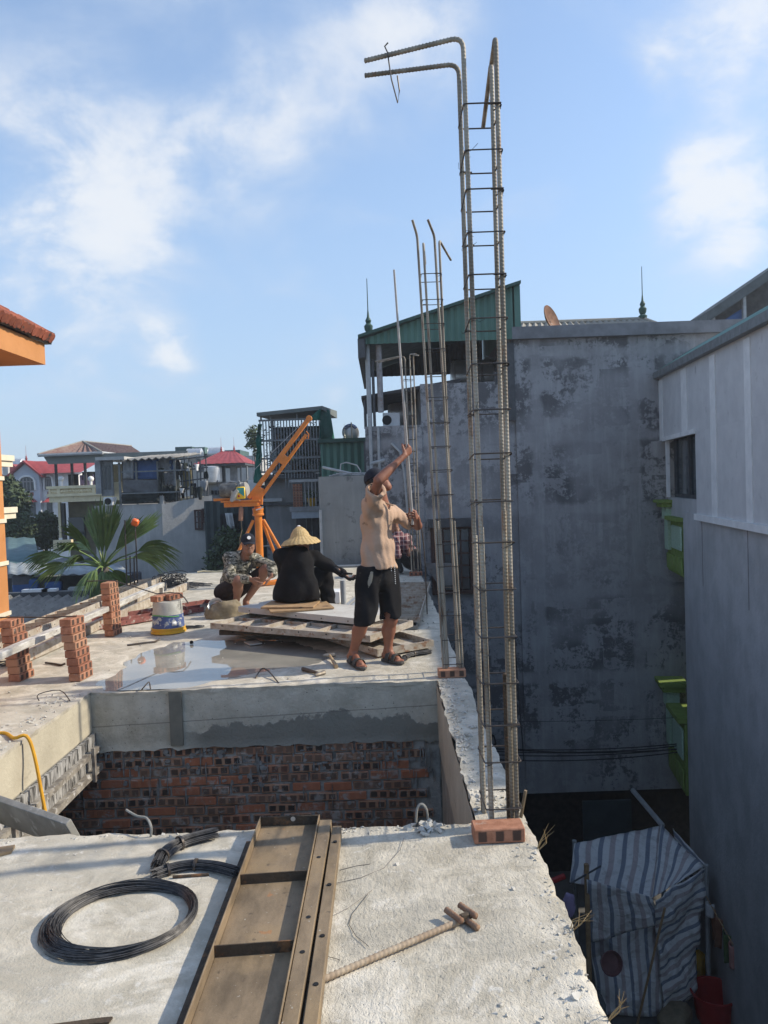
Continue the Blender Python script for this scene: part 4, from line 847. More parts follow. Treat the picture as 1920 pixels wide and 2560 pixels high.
for i in range(len(hp)-1):
    for t in (0, .25, .5, .75):
        p0, p1_, p2_, p3_ = hp[max(i-1, 0)], hp[i], hp[i+1], hp[min(i+2, len(hp)-1)]
        hp2.append(.5*((2*p1_)+(-p0+p2_)*t+(2*p0-5*p1_+4*p2_-p3_)*t*t+(-p0+3*p1_-3*p2_+p3_)*t**3))
m_ = MB(); m_.tube(hp2+[hp[-1]], .011, 8); m_.build('hose', YHOSE, label='yellow hose bending over the left rim and hanging into the opening', cat='hose')
# hammers
def hammer(h, hd, label, hm, ang):
    h, hd = Vector(h), Vector(hd); d = (hd-h).normalized(); t = thing('hammer', label, 'hammer', h, 'hammers on the slab')
    m_ = MB(); m_.tube([h, h.lerp(hd, .3), h.lerp(hd, .7), hd], [.017, .016, .013, .011], 10); m_.build('handle', hm, t)
    n_ = Matrix.Rotation(ang, 3, 'Z') @ d
    m_ = MB(); m_.tube([hd-n_*.055, hd-n_*.04, hd-n_*.018, hd+n_*.018, hd+n_*.05, hd+n_*.062], [.019, .021, .017, .017, .013, .006], 8); m_.build('head', mat('worn hammer steel', (.30, .27, .23), (.20, .17, .14), 20, rough=.5, metal=.5), t)
hammer(on(841, 1667, .018), on(824, 1638, .03), 'hammer with pale wooden handle pointing towards the camera', mat('pale wood', (.46, .33, .19), (.36, .25, .14), 20, rough=.7), R(88))
hammer(on(757, 1672, .018), on(800, 1684, .022), 'hammer with dark handle lying nearest the rim', mat('dark wood', (.12, .085, .06), rough=.7), R(-75))
m_ = MB(); m_.lathe([(.018, 0), (.02, .02), (.01, .03)], on(479, 1609), 8); m_.build('bottle_cap', BLACK, label='small black knob lying on the slab above the puddle', cat='debris')
m_ = MB(); m_.prism([on(610, 1607, .003), on(640, 1603, .003), on(655, 1610, .003), on(625, 1614, .003)], (0, 0, .012)); m_.build('plaster_flake', RUBBLE, label='white flake of plaster beside the far edge of the puddle', cat='debris')
bundle([on(u, v, .022) for u, v in ((1006, 1652), (1015, 1642), (1035, 1635), (1056, 1632), (1077, 1629))], .026, 'bundle of dark tie wire beside the sandal of the standing worker', n=50, k=9)

# ------------------------------------------------------------------ stacked formwork panels in the middle
def quad_tray(nw, ne, far_w, W, h, nx, ny, m, label, z, **kw):
    o, e = on(*nw, z), on(*ne, z); ux = (e-o); fw = on(*far_w, z)-o
    return tray('formwork_tray', o, ux, fw, ux.length, W, h, nx, ny, m, label, 'formwork panels stacked in the middle', **kw)
quad_tray((700, 1562), (944, 1642), (850, 1545), .62, .065, 3, 2, FORMW, 'lowest crusted formwork panel with its corner by the worker feet', .02, th=.014)
quad_tray((548, 1588), (905, 1590), (590, 1545), .52, .05, 3, 1, RUSTD, 'dark rusty formwork panel lying under the ribbed one', .045+.03, th=.01)
quad_tray((526, 1572), (926, 1606), (612, 1536), .82, .06, 6, 2, FORMW, 'wide cement crusted ribbed formwork panel on top of the pile, ribs upward', .14, th=.02)
quad_tray((596, 1530), (905, 1563), (662, 1500), .62, .06, 4, 2, mat('chalky panel', (.56, .55, .51), (.46, .44, .40), 5, (.30, .17, .13), 9, (.62, .72), .85), 'chalky white smooth formwork panel on which a person sits', .215, up=0, th=.010)
tray('formwork_tray', on(935, 1558, .05), on(1054, 1556)-on(935, 1558), on(1018, 1452)-on(1054, 1556), .50, 3.0, .06, 1, 13, FORMW, 'long grey ribbed formwork panel reaching back along the slab edge', 'formwork panels stacked in the middle', th=.012)
tray('formwork_tray', on(920, 1578, .004)+V(0, 0, .0), V(1, 0, 0), V(0, 1, 0), .53, 1.0, .042, 2, 1, GREYM, 'dark steel panel under the long ribbed panel', 'formwork panels stacked in the middle', th=.008)
for k, (cu, cv, rz, lb_) in enumerate(((755, 1519, .25, 'lower plywood board under the sitting person'), (735, 1512, -.1, 'upper plywood board under the sitting person'))):
    p = on(cu, cv, .29+k*.020); m_ = MB(); m_.box(p+V(-.03, .04, 0), (.66-.1*k, .46, .018), rz); m_.build('board', BOARD, label=lb_, cat='board', group='boards used as a seat', bevel=.002)
for k, (u0, v0, u1, v1, lb_) in enumerate(((848, 1530, 915, 1475, 'aluminium strip behind the standing worker, left of two'), (862, 1532, 925, 1478, 'aluminium strip behind the standing worker, right of two'))):
    m_ = MB(); m_.bar(on(u0, v0, .02), on(u1, v1, .02), .045, .03); m_.build('strip', ALU, label=lb_, cat='strip', group='aluminium strips')
# sack with a steel bowl
sb_ = on(555, 1548); 
def sackfn(a, b):
    t, p = a*2*math.pi, b*math.pi*.5; r = .19*math.cos(p)**.6 if b < 1 else .0
    q = V(math.cos(t)*r*1.35, math.sin(t)*r*.8, .20*math.sin(p)); return sb_+V(.02, .12, .002)+q*(1+.16*noise.noise(q*9)+.08*noise.noise(q*25))
g = MB(); g.grid(sackfn, 36, 14); sk_ = g.build('sack', SACK, label='crumpled khaki sack with a steel bowl tucked in, left of the panel pile', cat='sack', ang=80)
m_ = MB(); m_.lathe([(.02, -.06), (.07, -.045), (.095, 0), (.09, 0), (.065, -.038), (.02, -.05)], sb_+V(-.09, .05, .17), 18, Euler((R(55), R(-20), 0)).to_matrix()); m_.build('bowl', STEEL, sk_)
tube0 = on(862, 1516, .0)
m_ = MB(); m_.lathe([(.034, 0), (.034, .42)], at(859, 1512, 9.2)*1+V(0, 0, -at(859, 1512, 9.2).z+.005), 16); m_.build('pipe', PVC, label='white upright pipe under the gloved hand of the sitting person', cat='pipe', ang=60)
m_ = MB(); p = on(838, 1512); m_.bx(p.x-.12, p.x+.06, p.y+.08, p.y+.4, .004, .16); m_.build('box', WHITEP, label='white box on the slab beside the upright pipe', cat='box', bevel=.004)
p = on(1098, 1464); tangle('plastic_scrap', on(1028, 1462), .10, .12, .03, 4, 'crumpled green plastic strip on the slab near the far column', .012, 3, m=GREENP)
m_ = MB(); p = on(990, 1437); m_.box(p+V(-.05, .1, .012), (.34, .20, .02), .2); m_.build('plank', GBOARD, label='short board in front of the crouching person in plaid', cat='plank')
m_ = MB(); m_.prism([at(1060, 1408, 14.2), at(1140, 1408, 14.2), at(1143, 1462, 14.2), at(1098, 1466, 14.2)], (0, .02, 0)); m_.build('plywood_sheet', mat('grey plywood', (.24, .225, .21), (.17, .16, .15), 8, (.13, .09, .07), 5, (.62, .72), .85), label='grey plywood sheet propped behind the slab edge before the barred window', cat='plywood')

# ------------------------------------------------------------------ orange hoist
HD = 12.3
hb = V(at(650, 1400, HD).x, HD, 0); hoist = thing('hoist', 'orange construction hoist with raised twin arm, motor and yellow switch box', 'hoist', hb)
def hp_(u, v, dy=0): return at(u, v, HD+dy)
mt = hp_(636, 1270); mt.x = hb.x-.02
m_ = MB(); m_.tube([V(hb.x, HD, .004), V(hb.x-.0, HD, mt.z+.02)], .060, 20); m_.build('mast', ORANGE, hoist)
m_ = MB(); m_.lathe([(.082, 0), (.095, .01), (.095, .03), (.084, .04), (.084, .09), (.09, .095), (.09, .12)], V(hb.x, HD, hp_(636, 1290).z), 20); m_.build('collar', ORANGE, hoist)
for k in range(3):
    a = R(-95+k*120) if False else R((20, 60, 200)[k]); e = V(hb.x+math.cos(a)*.62, HD+math.sin(a)*.62, .03); t0 = V(hb.x+math.cos(a)*.08, HD+math.sin(a)*.08, hp_(640, 1300).z)
    m_ = MB(); m_.tube([t0, e], .026, 10); m_.build('brace', ORANGE, hoist)
    m_ = MB(); m_.bar(V(hb.x, HD, .035), e+V(math.cos(a)*.05, math.sin(a)*.05, .005), .06, .05); m_.build('base_leg', ORANGE, hoist)
a0, a1_ = hp_(583, 1260), hp_(640, 1258); zt = hp_(600, 1252).z
m_ = MB(); m_.bx(hp_(563, 1262).x, hb.x+.02, HD-.10, HD-.04, zt-.095, zt-.02); m_.bx(hp_(563, 1262).x, hb.x+.02, HD+.04, HD+.10, zt-.095, zt-.02); m_.build('platform_rail', ORANGE, hoist, bevel=.005)
m_ = MB(); m_.bx(hp_(556, 1255).x, hb.x+.05, HD-.13, HD+.13, zt-.018, zt+.008); m_.build('platform_plate', ORANGE, hoist)
m_ = MB(); m_.tube([V(hp_(536, 1252).x, HD-.05, zt-.0+.03), V(hp_(580, 1250).x, HD-.05, zt+.03)], .022, 10); m_.build('counter_bar', ORANGE, hoist)
e0, e1 = hp_(622, 1246), hp_(770, 1050); f0, f1 = hp_(650, 1246), hp_(766, 1086)
m_ = MB(); m_.bar(e0, e1, .07, .062, (0, -1, 0)); m_.build('arm_tube', ORANGE, hoist, bevel=.008)
m_ = MB(); m_.bar(f0, f1, .05, .046, (0, -1, 0)); m_.build('arm_tube', ORANGE, hoist, bevel=.008)
d = (e1-e0).normalized()
m_ = MB(); m_.box(e0.lerp(e1, .52).lerp(f0.lerp(f1, .58), .5), (.10, .06, .15), Matrix.Rotation(-math.atan2(d.z, d.x)+math.pi/2, 3, 'Y').transposed().transposed()); m_.build('arm_link', ORANGE, hoist, bevel=.006)
m_ = MB(); m_.prism([hp_(626, 1258, -.04), hp_(655, 1262, -.04), hp_(657, 1222, -.04), hp_(645, 1217, -.04), hp_(634, 1232, -.04)], (0, .08, 0)); m_.build('gusset', ORANGE, hoist)
m_ = MB(); m_.lathe([(.042, -.035), (.048, -.03), (.038, 0), (.048, .03), (.042, .035)], e1+d*.03, 18, Matrix.Rotation(math.pi/2, 3, 'X')); m_.build('head_pulley', ORANGE, hoist)
m_ = MB(); m_.tube([f1+V(0, -.02, .05), f1+V(.04, -.02, 0), f1+V(.03, -.02, -.07), f1+V(-.02, -.02, -.07)], .008, 6); m_.build('hook', ORANGE, hoist)
M3 = Matrix.Rotation(math.pi/2, 3, 'Y'); mc = hp_(575, 1226)
m_ = MB(); m_.lathe([(.02, -.16), (.10, -.155), (.115, -.12), (.115, .02), (.12, .03), (.12, .10), (.08, .13), (.08, .2)], mc, 22, M3); m_.build('motor', mat('dusty motor', (.17, .165, .15), (.09, .088, .082), 12, (.26, .25, .22), 7, (.5, .65), .7), hoist)
m_ = MB(); m_.lathe([(.03, -.03), (.135, -.03), (.135, -.02), (.09, -.018), (.09, .018), (.135, .02), (.135, .03), (.03, .03)], hp_(609, 1226), 24, Euler((math.pi/2, 0, R(65))).to_matrix()); m_.build('cable_drum', mat('pale drum', (.40, .40, .38), (.30, .30, .28), 9, rough=.6), hoist)
m_ = MB(); m_.tube([hp_(560, 1212), hp_(575, 1203), hp_(592, 1206), hp_(597, 1202), hp_(606, 1214)], .012, 6); m_.build('motor_bracket', PVC, hoist)
bc = hp_(602, 1232, -.16)
m_ = MB(); m_.box(bc, (.135, .09, .19), R(8)); box_ = m_.build('switch_box', mat('yellow switch box', (.85, .55, .03), (.75, .47, .02), 6, rough=.45), hoist, bevel=.012)
m_ = MB(); M3 = Matrix.Rotation(R(8), 3, 'Z'); m_.prism([bc+M3 @ V(-.05, -.048, .078), bc+M3 @ V(.055, -.048, .078), bc+M3 @ V(.055, -.048, -.055), bc+M3 @ V(.04, -.048, -.05), bc+M3 @ V(-.05, -.048, .02)], M3 @ V(0, .003, 0)); m_.build('panel_sticker', mat('teal sticker', (.06, .35, .30), rough=.4), box_)
m_ = MB(); m_.lathe([(.018, 0), (.018, .015), (.012, .02)], bc+M3 @ V(-.03, -.045, -.05), 12, M3 @ Matrix.Rotation(math.pi/2, 3, 'X')); m_.build('stop_button', REDP, box_)
m_ = MB(); m_.grid(lambda a, b: hp_(578+20*a+6*b*(a-.6), 1226+26*b+3*math.sin(a*7), -.2)+V(0, .03*math.sin(a*6+b*3), 0), 8, 8); m_.build('plastic_wrap', mat('plastic wrap', (.48, .45, .38), (.38, .35, .3), 12, rough=.4), hoist, solid=.004)
m_ = MB(); m_.tube([hp_(603, 1266, -.1), hp_(603, 1272, -.1), hp_(602, 1302, -.1)], [.02, .036, .036], 10); m_.build('pendant_switch', mat('dusty pendant', (.36, .19, .12), rough=.7), hoist)
m_ = MB(); m_.tube([hp_(603, 1300, -.1), hp_(605, 1325, -.1), hp_(600, 1345, -.1), hp_(598, 1400, -.1)], .006, 6); m_.build('pendant_cord', SACK, hoist)
m_ = MB(); m_.tube([hp_(640, 1275, -.1), hp_(650, 1272, -.1), hp_(658, 1267, -.1)], .010, 8); m_.build('locking_lever', STEEL, hoist)
m_ = MB(); m_.tube([e1+V(-.02, 0, .02), hp_(640, 1170), hp_(605, 1215)], .0045, 5); m_.build('lifting_cable', PVC, hoist)
# pipe lying along the back rim and hose scraps
m_ = MB(); m_.tube([V(-.95, FARY-.06, .03), V(.42, FARY-.06, .03)], .022, 8); m_.build('pipe', PVC, label='white pipe lying along the back rim of the slab', cat='pipe')
m_ = MB(); P = [V(-3.6+i*.12, FARY-.12+.05*math.sin(i*.8), .02+.012*math.sin(i*1.7)) for i in range(20)]; m_.tube(P, .018, 6); m_.build('hose', CREAM, label='pale hose lying along the back left rim of the slab', cat='hose')
# ------------------------------------------------------------------ surrounding buildings
def rect(u0, v0, u1, v1, D):
    return at(u0, (v0+v1)/2, D).x, at(u1, (v0+v1)/2, D).x, at((u0+u1)/2, v1, D).z, at((u0+u1)/2, v0, D).z
def block(parent, nm, m, u0, v0, u1, v1, D, depth, z0=None, z1=None, **kw):
    a, b_, c, d = rect(u0, v0, u1, v1, D); g = MB(); g.bx(a, b_, D, D+depth, c if z0 is None else z0, d if z1 is None else z1); return g.build(nm, m, parent, **kw)
def window(parent, u0, v0, u1, v1, D, frame, pane, nx=2, nz=3, fw=.06, bar=.025, proud=.05):
    x0, x1, z0, z1 = rect(u0, v0, u1, v1, D); g = MB()
    g.bx(x0-fw, x0, D-proud, D+.02, z0-fw, z1+fw); g.bx(x1, x1+fw, D-proud, D+.02, z0-fw, z1+fw); g.bx(x0, x1, D-proud, D+.02, z1, z1+fw); g.bx(x0, x1, D-proud, D+.02, z0-fw, z0)
    w = g.build('window', frame, parent)
    for i in range(nx):
        for j in range(nz):
            a, b_ = x0+(x1-x0)*i/nx+bar/2, x0+(x1-x0)*(i+1)/nx-bar/2; c, d = z0+(z1-z0)*j/nz+bar/2, z0+(z1-z0)*(j+1)/nz-bar/2
            g = MB(); g.bx(a, b_, D-.012, D-.004, c, d); g.build('pane', pane, w)
    g = MB()
    for i in range(1, nx): x = x0+(x1-x0)*i/nx; g.bx(x-bar/2, x+bar/2, D-.03, D-.002, z0, z1)
    for j in range(1, nz): z = z0+(z1-z0)*j/nz; g.bx(x0, x1, D-.026, D-.003, z-bar/2, z+bar/2)
    if g.v: g.build('glazing_bars', frame, w)
    return w
def finial(p, s=1.0, m=GREEND, label='', parent=None, nm='finial'):
    g = MB(); g.lathe([(.10*s, 0), (.11*s, .06*s), (.06*s, .10*s), (.09*s, .16*s), (.10*s, .24*s), (.05*s, .30*s), (.07*s, .36*s), (.03*s, .44*s), (.012*s, .6*s), (.008*s, 1.3*s)], p, 12); return g.build(nm, m, parent)

# --- tall grey building with mouldy wall
GD = 15.6
gb = thing('grey_building', 'tall grey building with mouldy bare side wall and green metal roof shed', 'building', (3, GD, GZ))
xm, xr_ = at(1287, 950, GD).x, at(1830, 900, GD).x+1.2; zt = at(1530, 842, GD).z; zbot = at(1500, 1978, GD).z
xl = at(918, 1230, GD).x
g = MB(); g.bx(xm, xr_, GD, GD+8, zbot, zt); g.build('main_wall', GREYWALL, gb)
x2 = at(1052, 1000, GD).x; zs1, zs2 = at(985, 1064, GD).z, at(1170, 955, GD).z
g = MB(); g.bx(x2, xm-.002, GD+.06, GD+6, zbot, zs2); g.build('main_wall', GREYWALL, gb)
g = MB(); g.bx(xl, x2-.002, GD+.02, GD+6, zbot, zs1); g.build('main_wall', GREYWALL, gb)
g = MB(); g.bx(xl-.04, xl-.002, GD+.03, GD+6, zbot, zs1-.3); g.build('edge_strip', DARKM, gb)
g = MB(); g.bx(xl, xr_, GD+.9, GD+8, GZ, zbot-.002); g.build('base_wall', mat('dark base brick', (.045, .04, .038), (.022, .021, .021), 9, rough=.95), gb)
g = MB(); g.bx(xm-.05, xr_, GD-.14, GD+8.1, zt, zt+.24); g.build('coping', mat('coping render', (.22, .225, .235), (.15, .153, .16), 3, rough=.9), gb)
x3 = at(1276, 950, GD).x; g = MB(); g.bx(x3-.08, xm-.004, GD-.03, GD+.055, at(1276, 1052, GD).z, zt-.05); g.build('pilaster', DARKM, gb)
# hip roof behind the coping
e0, e1 = V(xm, GD+.5, zt+.12), V(at(1700, 830, GD+.5).x, GD+.5, zt+.12); r0, r1 = at(1290, 812, GD+4), at(1612, 797, GD+4)
r0.z = r1.z = (r0.z+r1.z)/2
def roofq(p0, p1_, q1, q0, m, nm, par, pitch=.16, amp=.03):
    g = MB(); n = Vector(p1_-p0).cross(q0-p0).normalized(); k = max(4, int((p1_-p0).length/pitch))*4
    fn = lambda a, b: (p0.lerp(p1_, a)).lerp(q0.lerp(q1, a), b)+n*(amp*math.sin(a*k/4*2*math.pi)*(1 if True else 0)); g.grid(fn, k, 2); return g.build(nm, m, par)
hr = roofq(e0, e1, r1, r0, BEIGEROOF, 'hip_roof', gb); roofq(e1, e1+V(0, 7, 0), r1+V(.05, .5, 0), r1, BEIGEROOF, 'hip_roof', gb)
g = MB(); g.tube([r0, r1], .07, 8); g.tube([r1, e1], .06, 8); g.build('ridge_cap', BEIGEROOF, gb); finial(r1+V(-.05, 0, .03), 1.0, GREEND, parent=gb)
# satellite dish, rusty
dc = at(1369, 803, GD+.2); ds = thing('satellite_dish', 'rusty satellite dish on the coping of the grey building', 'satellite dish', V(dc.x, dc.y, zt+.24))
Rm = Euler((R(72), 0, R(52))).to_matrix(); prof = [(r_*.30, .10*(r_**2)) for r_ in (.02, .3, .6, .85, 1.0)]
g = MB(); g.lathe(prof+[(.30, .112), (.2, .052), (.02, .01)], dc, 24, Rm); g.build('dish', mat('rusty dish', (.26, .13, .07), (.14, .07, .045), 6, (.50, .46, .40), 4, (.6, .66), .8), ds)
g = MB(); g.tube([V(dc.x+.05, dc.y+.05, zt+.24), V(dc.x+.05, dc.y+.05, dc.z)], .025, 8); g.build('mast', RUSTD, ds)
# green shed roof with corrugated gable
gl, gr_ = at(914, 862, GD-.1), at(1284, 846, GD-.1); tl, tr = at(914, 846, GD-.1), at(1284, 713, GD-.1); zb_ = (gl.z+gr_.z)/2
sh = thing('green_roof_shed', 'green corrugated gable roof over the open top of the grey building', 'roof', V((gl.x+gr_.x)/2, GD+2, zb_))
def gable(y, m, nm):
    g = MB(); k = 22*4
    fn = lambda a, b: V(gl.x+(gr_.x-gl.x)*a, y+.018*math.copysign(abs(math.sin(a*22*2*math.pi))**.4, math.sin(a*22*2*math.pi)), zb_*(1-b)+(tl.z+(tr.z-tl.z)*a)*b)
    g.grid(fn, k, 1); return g.build(nm, m, sh)
gable(GD-.1, GREENM, 'front_gable'); gable(GD+4.6, DARKM, 'back_gable')
g = MB(); o_ = .15
g.hexa([V(tl.x-.15, GD-.25, tl.z-.01), V(tr.x+.12, GD-.25, tr.z+.0), V(tr.x+.12, GD+4.9, tr.z+.0), V(tl.x-.15, GD+4.9, tl.z-.01), V(tl.x-.15, GD-.25, tl.z+.05), V(tr.x+.12, GD-.25, tr.z+.06), V(tr.x+.12, GD+4.9, tr.z+.06), V(tl.x-.15, GD+4.9, tl.z+.05)]); g.build('roof_sheet', GREEND, sh)
g = MB(); g.bx(tr.x+.0, tr.x+.12, GD-.12, GD+4.8, zt+.02, tr.z-.01); g.build('end_wall', GREENM, sh)
g = MB(); g.bx(tl.x-.16, tl.x-.02, GD-.2, GD+4.8, zb_-.28, tl.z-.02); g.build('gutter', DARKM, sh)
for (u0, v0, u1, v1, r_, m) in ((908, 862, 925, 1062, .05, PVC), (944, 864, 952, 1025, .06, mat('worn post', (.34, .33, .33), (.22, .2, .19), 8, (.26, .13, .10), 5, (.6, .66), .6)), (935, 900, 937, 1068, .03, DARKM), (1237, 930, 1240, 955, .05, DARKM)):
    a, b_ = at(u0, v0, GD+.1), at(u1, v1, GD+.1); g = MB(); g.tube([V(b_.x, GD+.1, min(a.z, zb_+.2)), V(b_.x, GD+.1, b_.z-.05)], r_, 8); g.build('post', m, sh)
finial(at(922, 842, GD+1), .95, GREEND, parent=sh)
# lower lean-to roof
g = MB(); a, b_ = at(903, 990, GD+.2), at(1152, 946, GD+.2)
g.hexa([V(a.x, GD+.2, a.z-.06), V(b_.x, GD+.2, b_.z-.06), V(b_.x, GD+3.6, b_.z-.06), V(a.x, GD+3.6, a.z-.06), V(a.x, GD+.2, a.z), V(b_.x, GD+.2, b_.z), V(b_.x, GD+3.6, b_.z), V(a.x, GD+3.6, a.z)])
lt = g.build('lean_to_roof', mat('dark fibre roof', (.07, .068, .07), (.045, .044, .046), 5, rough=.9), label='dark lean-to roof below the green roof shed', cat='roof')
for u in (906, 1010, 1120):
    p = at(u, 1000, GD+.4); g = MB(); g.tube([V(p.x+.05, GD+.35, zs1-.02 if u < 1050 else zs2-.3), V(p.x+.05, GD+.35, a.z+(b_.z-a.z)*((p.x+.05-a.x)/(b_.x-a.x))-.05)], .035, 6); g.build('post', DARKM, lt)
for i, (u0, v0, u1, v1, lb_) in enumerate(((957, 1032, 982, 1062, 'white air conditioner on the low roof of the grey building'),)):
    x0, x1, z0, z1 = rect(u0, v0, u1, v1, GD+.5); z0 = zs1+.002; ac = thing('air_conditioner', lb_, 'air conditioner', V((x0+x1)/2, GD+.6, zs1))
    g = MB(); g.bx(x0, x1+.15, GD+.5, GD+.8, z0, z1); g.build('casing', WHITEP, ac, bevel=.01); g = MB(); g.lathe([(.10, 0), (.10, .012)], V((x0+x1)/2-.02, GD+.494, (z0+z1)/2), 18, Matrix.Rotation(math.pi/2, 3, 'X')); g.build('fan_grille', BLACK, ac)
def tank(c, r, L, label, axis='X', letters=None, lm=None, group='water tanks on the roofs'):
    t = thing('water_tank', label, 'water tank', Vector(c)-V(0, 0, r*1.25), group)
    M3 = Matrix.Rotation(math.pi/2, 3, 'Y') if axis == 'X' else (Matrix.Rotation(math.pi/2, 3, 'X') if axis == 'Y' else Matrix.Identity(3))
    prof = [(r*.3, -L/2-.06*r), (r*.8, -L/2), (r, -L/2+.12*r)]+[(r*(1.0 if k % 2 else .975), -L/2+.15*r+(L-.3*r)*k/8) for k in range(9)]+[(r, L/2-.12*r), (r*.8, L/2), (r*.3, L/2+.06*r)]
    g = MB(); g.lathe(prof, c, 28, M3); b_ = g.build('body', STEEL, t)
    for sx in (-1, 1):
        g = MB(); p = Vector(c)+(V(sx*L*.3, 0, 0) if axis == 'X' else V(sx*r*.7, 0, 0)); g.bar(p+V(-.02, -r*.7, -r*.6), p+V(-.02, -r*.8, -r*1.25), .05, .05, (0, 1, 0)); g.bar(p+V(-.02, r*.7, -r*.6), p+V(-.02, r*.8, -r*1.25), .05, .05, (0, 1, 0)); g.bar(p+V(-.02, -r*.9, -r*.8), p+V(-.02, r*.9, -r*.8), .05, .05); g.build('stand', DARKM, t)
    return t
def text_mesh(txt, size, m, parent, loc, rot, name='lettering', bend=None):
    cu = bpy.data.curves.new('txt', 'FONT'); cu.body = txt; cu.size = size; cu.align_x = 'CENTER'; cu.extrude = .004
    o = bpy.data.objects.new('txt', cu); COL.objects.link(o); bpy.context.view_layer.update()
    me = bpy.data.meshes.new_from_object(o.evaluated_get(bpy.context.evaluated_depsgraph_get())); bpy.data.objects.remove(o)
    if bend:
        for v in me.vertices:
            a = v.co.x/bend; rr_ = bend+v.co.y; v.co.x, v.co.y = math.sin(a)*rr_, math.cos(a)*rr_
    me.materials.append(m) if not me.materials else me.materials.__setitem__(0, m)
    r_ = bpy.data.objects.new(name, me); COL.objects.link(r_); r_.parent = parent; r_.location = Vector(loc)-OFF[parent]; r_.rotation_euler = rot; OFF[r_] = Vector(loc); return r_
for (u, v, r_, L, lb_) in ((1165, 940, .42, 1.2, 'steel water tank under the green roof shed, left of its twin'), (1235, 938, .42, 1.2, 'steel water tank under the green roof shed beside the post')):
    c = at(u, v, GD+3.2); c.z = zs2+.002+.42*1.25; tank(c, .42, .7, lb_, 'X')
c = at(1015, 1048, GD+2.5); c.z = zs1+.45; tank(c, .35, .8, 'dark blue banded water tank under the lean-to roof', 'X')
# barred wooden window, pipes and cables on the wall
window(gb, 1088, 1322, 1174, 1475, GD+.02, WOODD, GLASS, 4, 5, .08, .035, .07)
g = MB(); a = rect(1070, 1296, 1185, 1316, GD); g.bx(a[0], a[1], GD-.25, GD+.018, a[2], a[3]); g.build('window_hood', DARKM, gb)
for (pts, r_) in (([(925, 1062), (930, 1235), (946, 1412)], .035), ([(945, 1068), (955, 1255), (972, 1410)], .03), ([(925, 1160), (962, 1150)], .04), ([(1260, 1000), (1245, 900), (1210, 890)], .006), ([(978, 1108), (1000, 1130), (1010, 1180), (1020, 1300), (1030, 1400)], .022), ([(1243, 880), (1262, 1055), (1270, 1400), (1310, 1900)], .013)):
    P = [at(u, v, GD-.03) for u, v in pts]; x_ = P[0].x
    if len(pts) == 3 and pts[0][1] == 1062 or pts[0][0] == 945: P = [V(x_, p.y, p.z) for p in P]
    g = MB(); g.tube(P, r_, 8); g.build('wall_pipe', PVC if r_ > .02 else DARKM, gb)
g = MB(); g.tube([at(u, v, GD-.02) for u, v in ((1200, 1855), (1215, 1835), (1235, 1840), (1240, 1860), (1225, 1870), (1205, 1862))], .02, 6); g.build('cable_coil', BLACK, gb)
for i, (v0, v1, sag) in enumerate(((1860, 1858, .12), (1866, 1872, .10), (1873, 1870, .14), (1884, 1878, .16), (1845, 1862, .2), (1800, 1793, .05))):
    a, b_ = V(EDGE_X-.03, 14.2, at(1060, v0, 14.2).z), at(1712, v1, 14.6); g = MB()
    g.tube([a.lerp(b_, t/10)-V(0, 0, sag*4*(t/10)*(1-t/10)) for t in range(11)], .011 if i < 5 else .005, 5)
    g.build('power_cable', BLACK, label=['black cable crossing the alley, %s of the sagging bunch' % s_ for s_ in ('topmost', 'second from the top', 'third from the top', 'lowest', 'steepest')][i] if i < 5 else 'thin single cable crossing the alley above the bunch', cat='cable', group='cables crossing the alley')

# --- house with cladding on the right; its lower wing outside the frame shades the slab rim
C0 = at(1712, 1500, 14.0); dr = V(-.153, -.988, 0).normalized(); nrm = V(dr.y, -dr.x, 0)   # nrm points to the alley (-X)
if nrm.x > 0: nrm = -nrm
def wp(t, off, z): p = C0+dr*t+nrm*off; return V(p.x, p.y, z)
def tpx(u, v=1200):       # parameter along the wall seen in column u
    d = ray(u, v); return -(nrm.dot(Vector((C0.x, C0.y, 0))-Vector((0, 0, 0)))-0) if False else (lambda s: dr.dot(Vector((d.x*s-C0.x, d.y*s-C0.y, 0))))(nrm.dot(Vector((C0.x, C0.y, 0)))/nrm.dot(Vector((d.x, d.y, 0))))
def wz(u, v): d = ray(u, v); s = nrm.dot(Vector((C0.x, C0.y, 0)))/nrm.dot(Vector((d.x, d.y, 0))); return CAM_H+d.z*s
cb = thing('clad_house', 'grey rendered house on the right with white panel cladding above', 'building', V(C0.x+2, C0.y-2, GZ))
def wslab(t0, t1, o0, o1, z0, z1, nm, m, bv=0, zb1=None):
    g = MB(); zt0, zt1 = (z1 if isinstance(z1, tuple) else (z1, z1))
    g.hexa([wp(t0, o1, z0), wp(t1, o1, z0), wp(t1, o0, z0), wp(t0, o0, z0), wp(t0, o1, zt0), wp(t1, o1, zt1), wp(t1, o0, zt1), wp(t0, o0, zt0)]); return g.build(nm, m, cb, bevel=bv)
TE = tpx(1970); ztrim = wz(1800, 1292); zsill = wz(1700, 1297); zeA, zeB = wz(1645, 948), wz(1900, 822)
wslab(0, TE, -3.5, 0, GZ, ztrim-.02, 'rendered_wall', SIDEWALL)
tA, tW0, tW1 = tpx(1642), tpx(1672), tpx(1748)
zE = lambda t: zeA+(zeB-zeA)*(t-tA)/(tpx(1900)-tA)
zw0, zw1 = wz(1712, 1247), wz(1712, 1088)
wslab(tW0-.2, tW1, -3.5, -.02, zsill, zw0, 'window_sill_wall', SIDEWALL)
wslab(tA, TE, -.02, .05, zw1, (zE(tA), zE(TE)), 'cladding_panel', mat('white cladding', (.60, .60, .60), (.53, .53, .535), 3, (.36, .355, .36), 5, (.6, .75), .6))
wslab(tW1, TE, -.02, .05, ztrim, zw1-.001, 'cladding_panel', MATS['white cladding'])
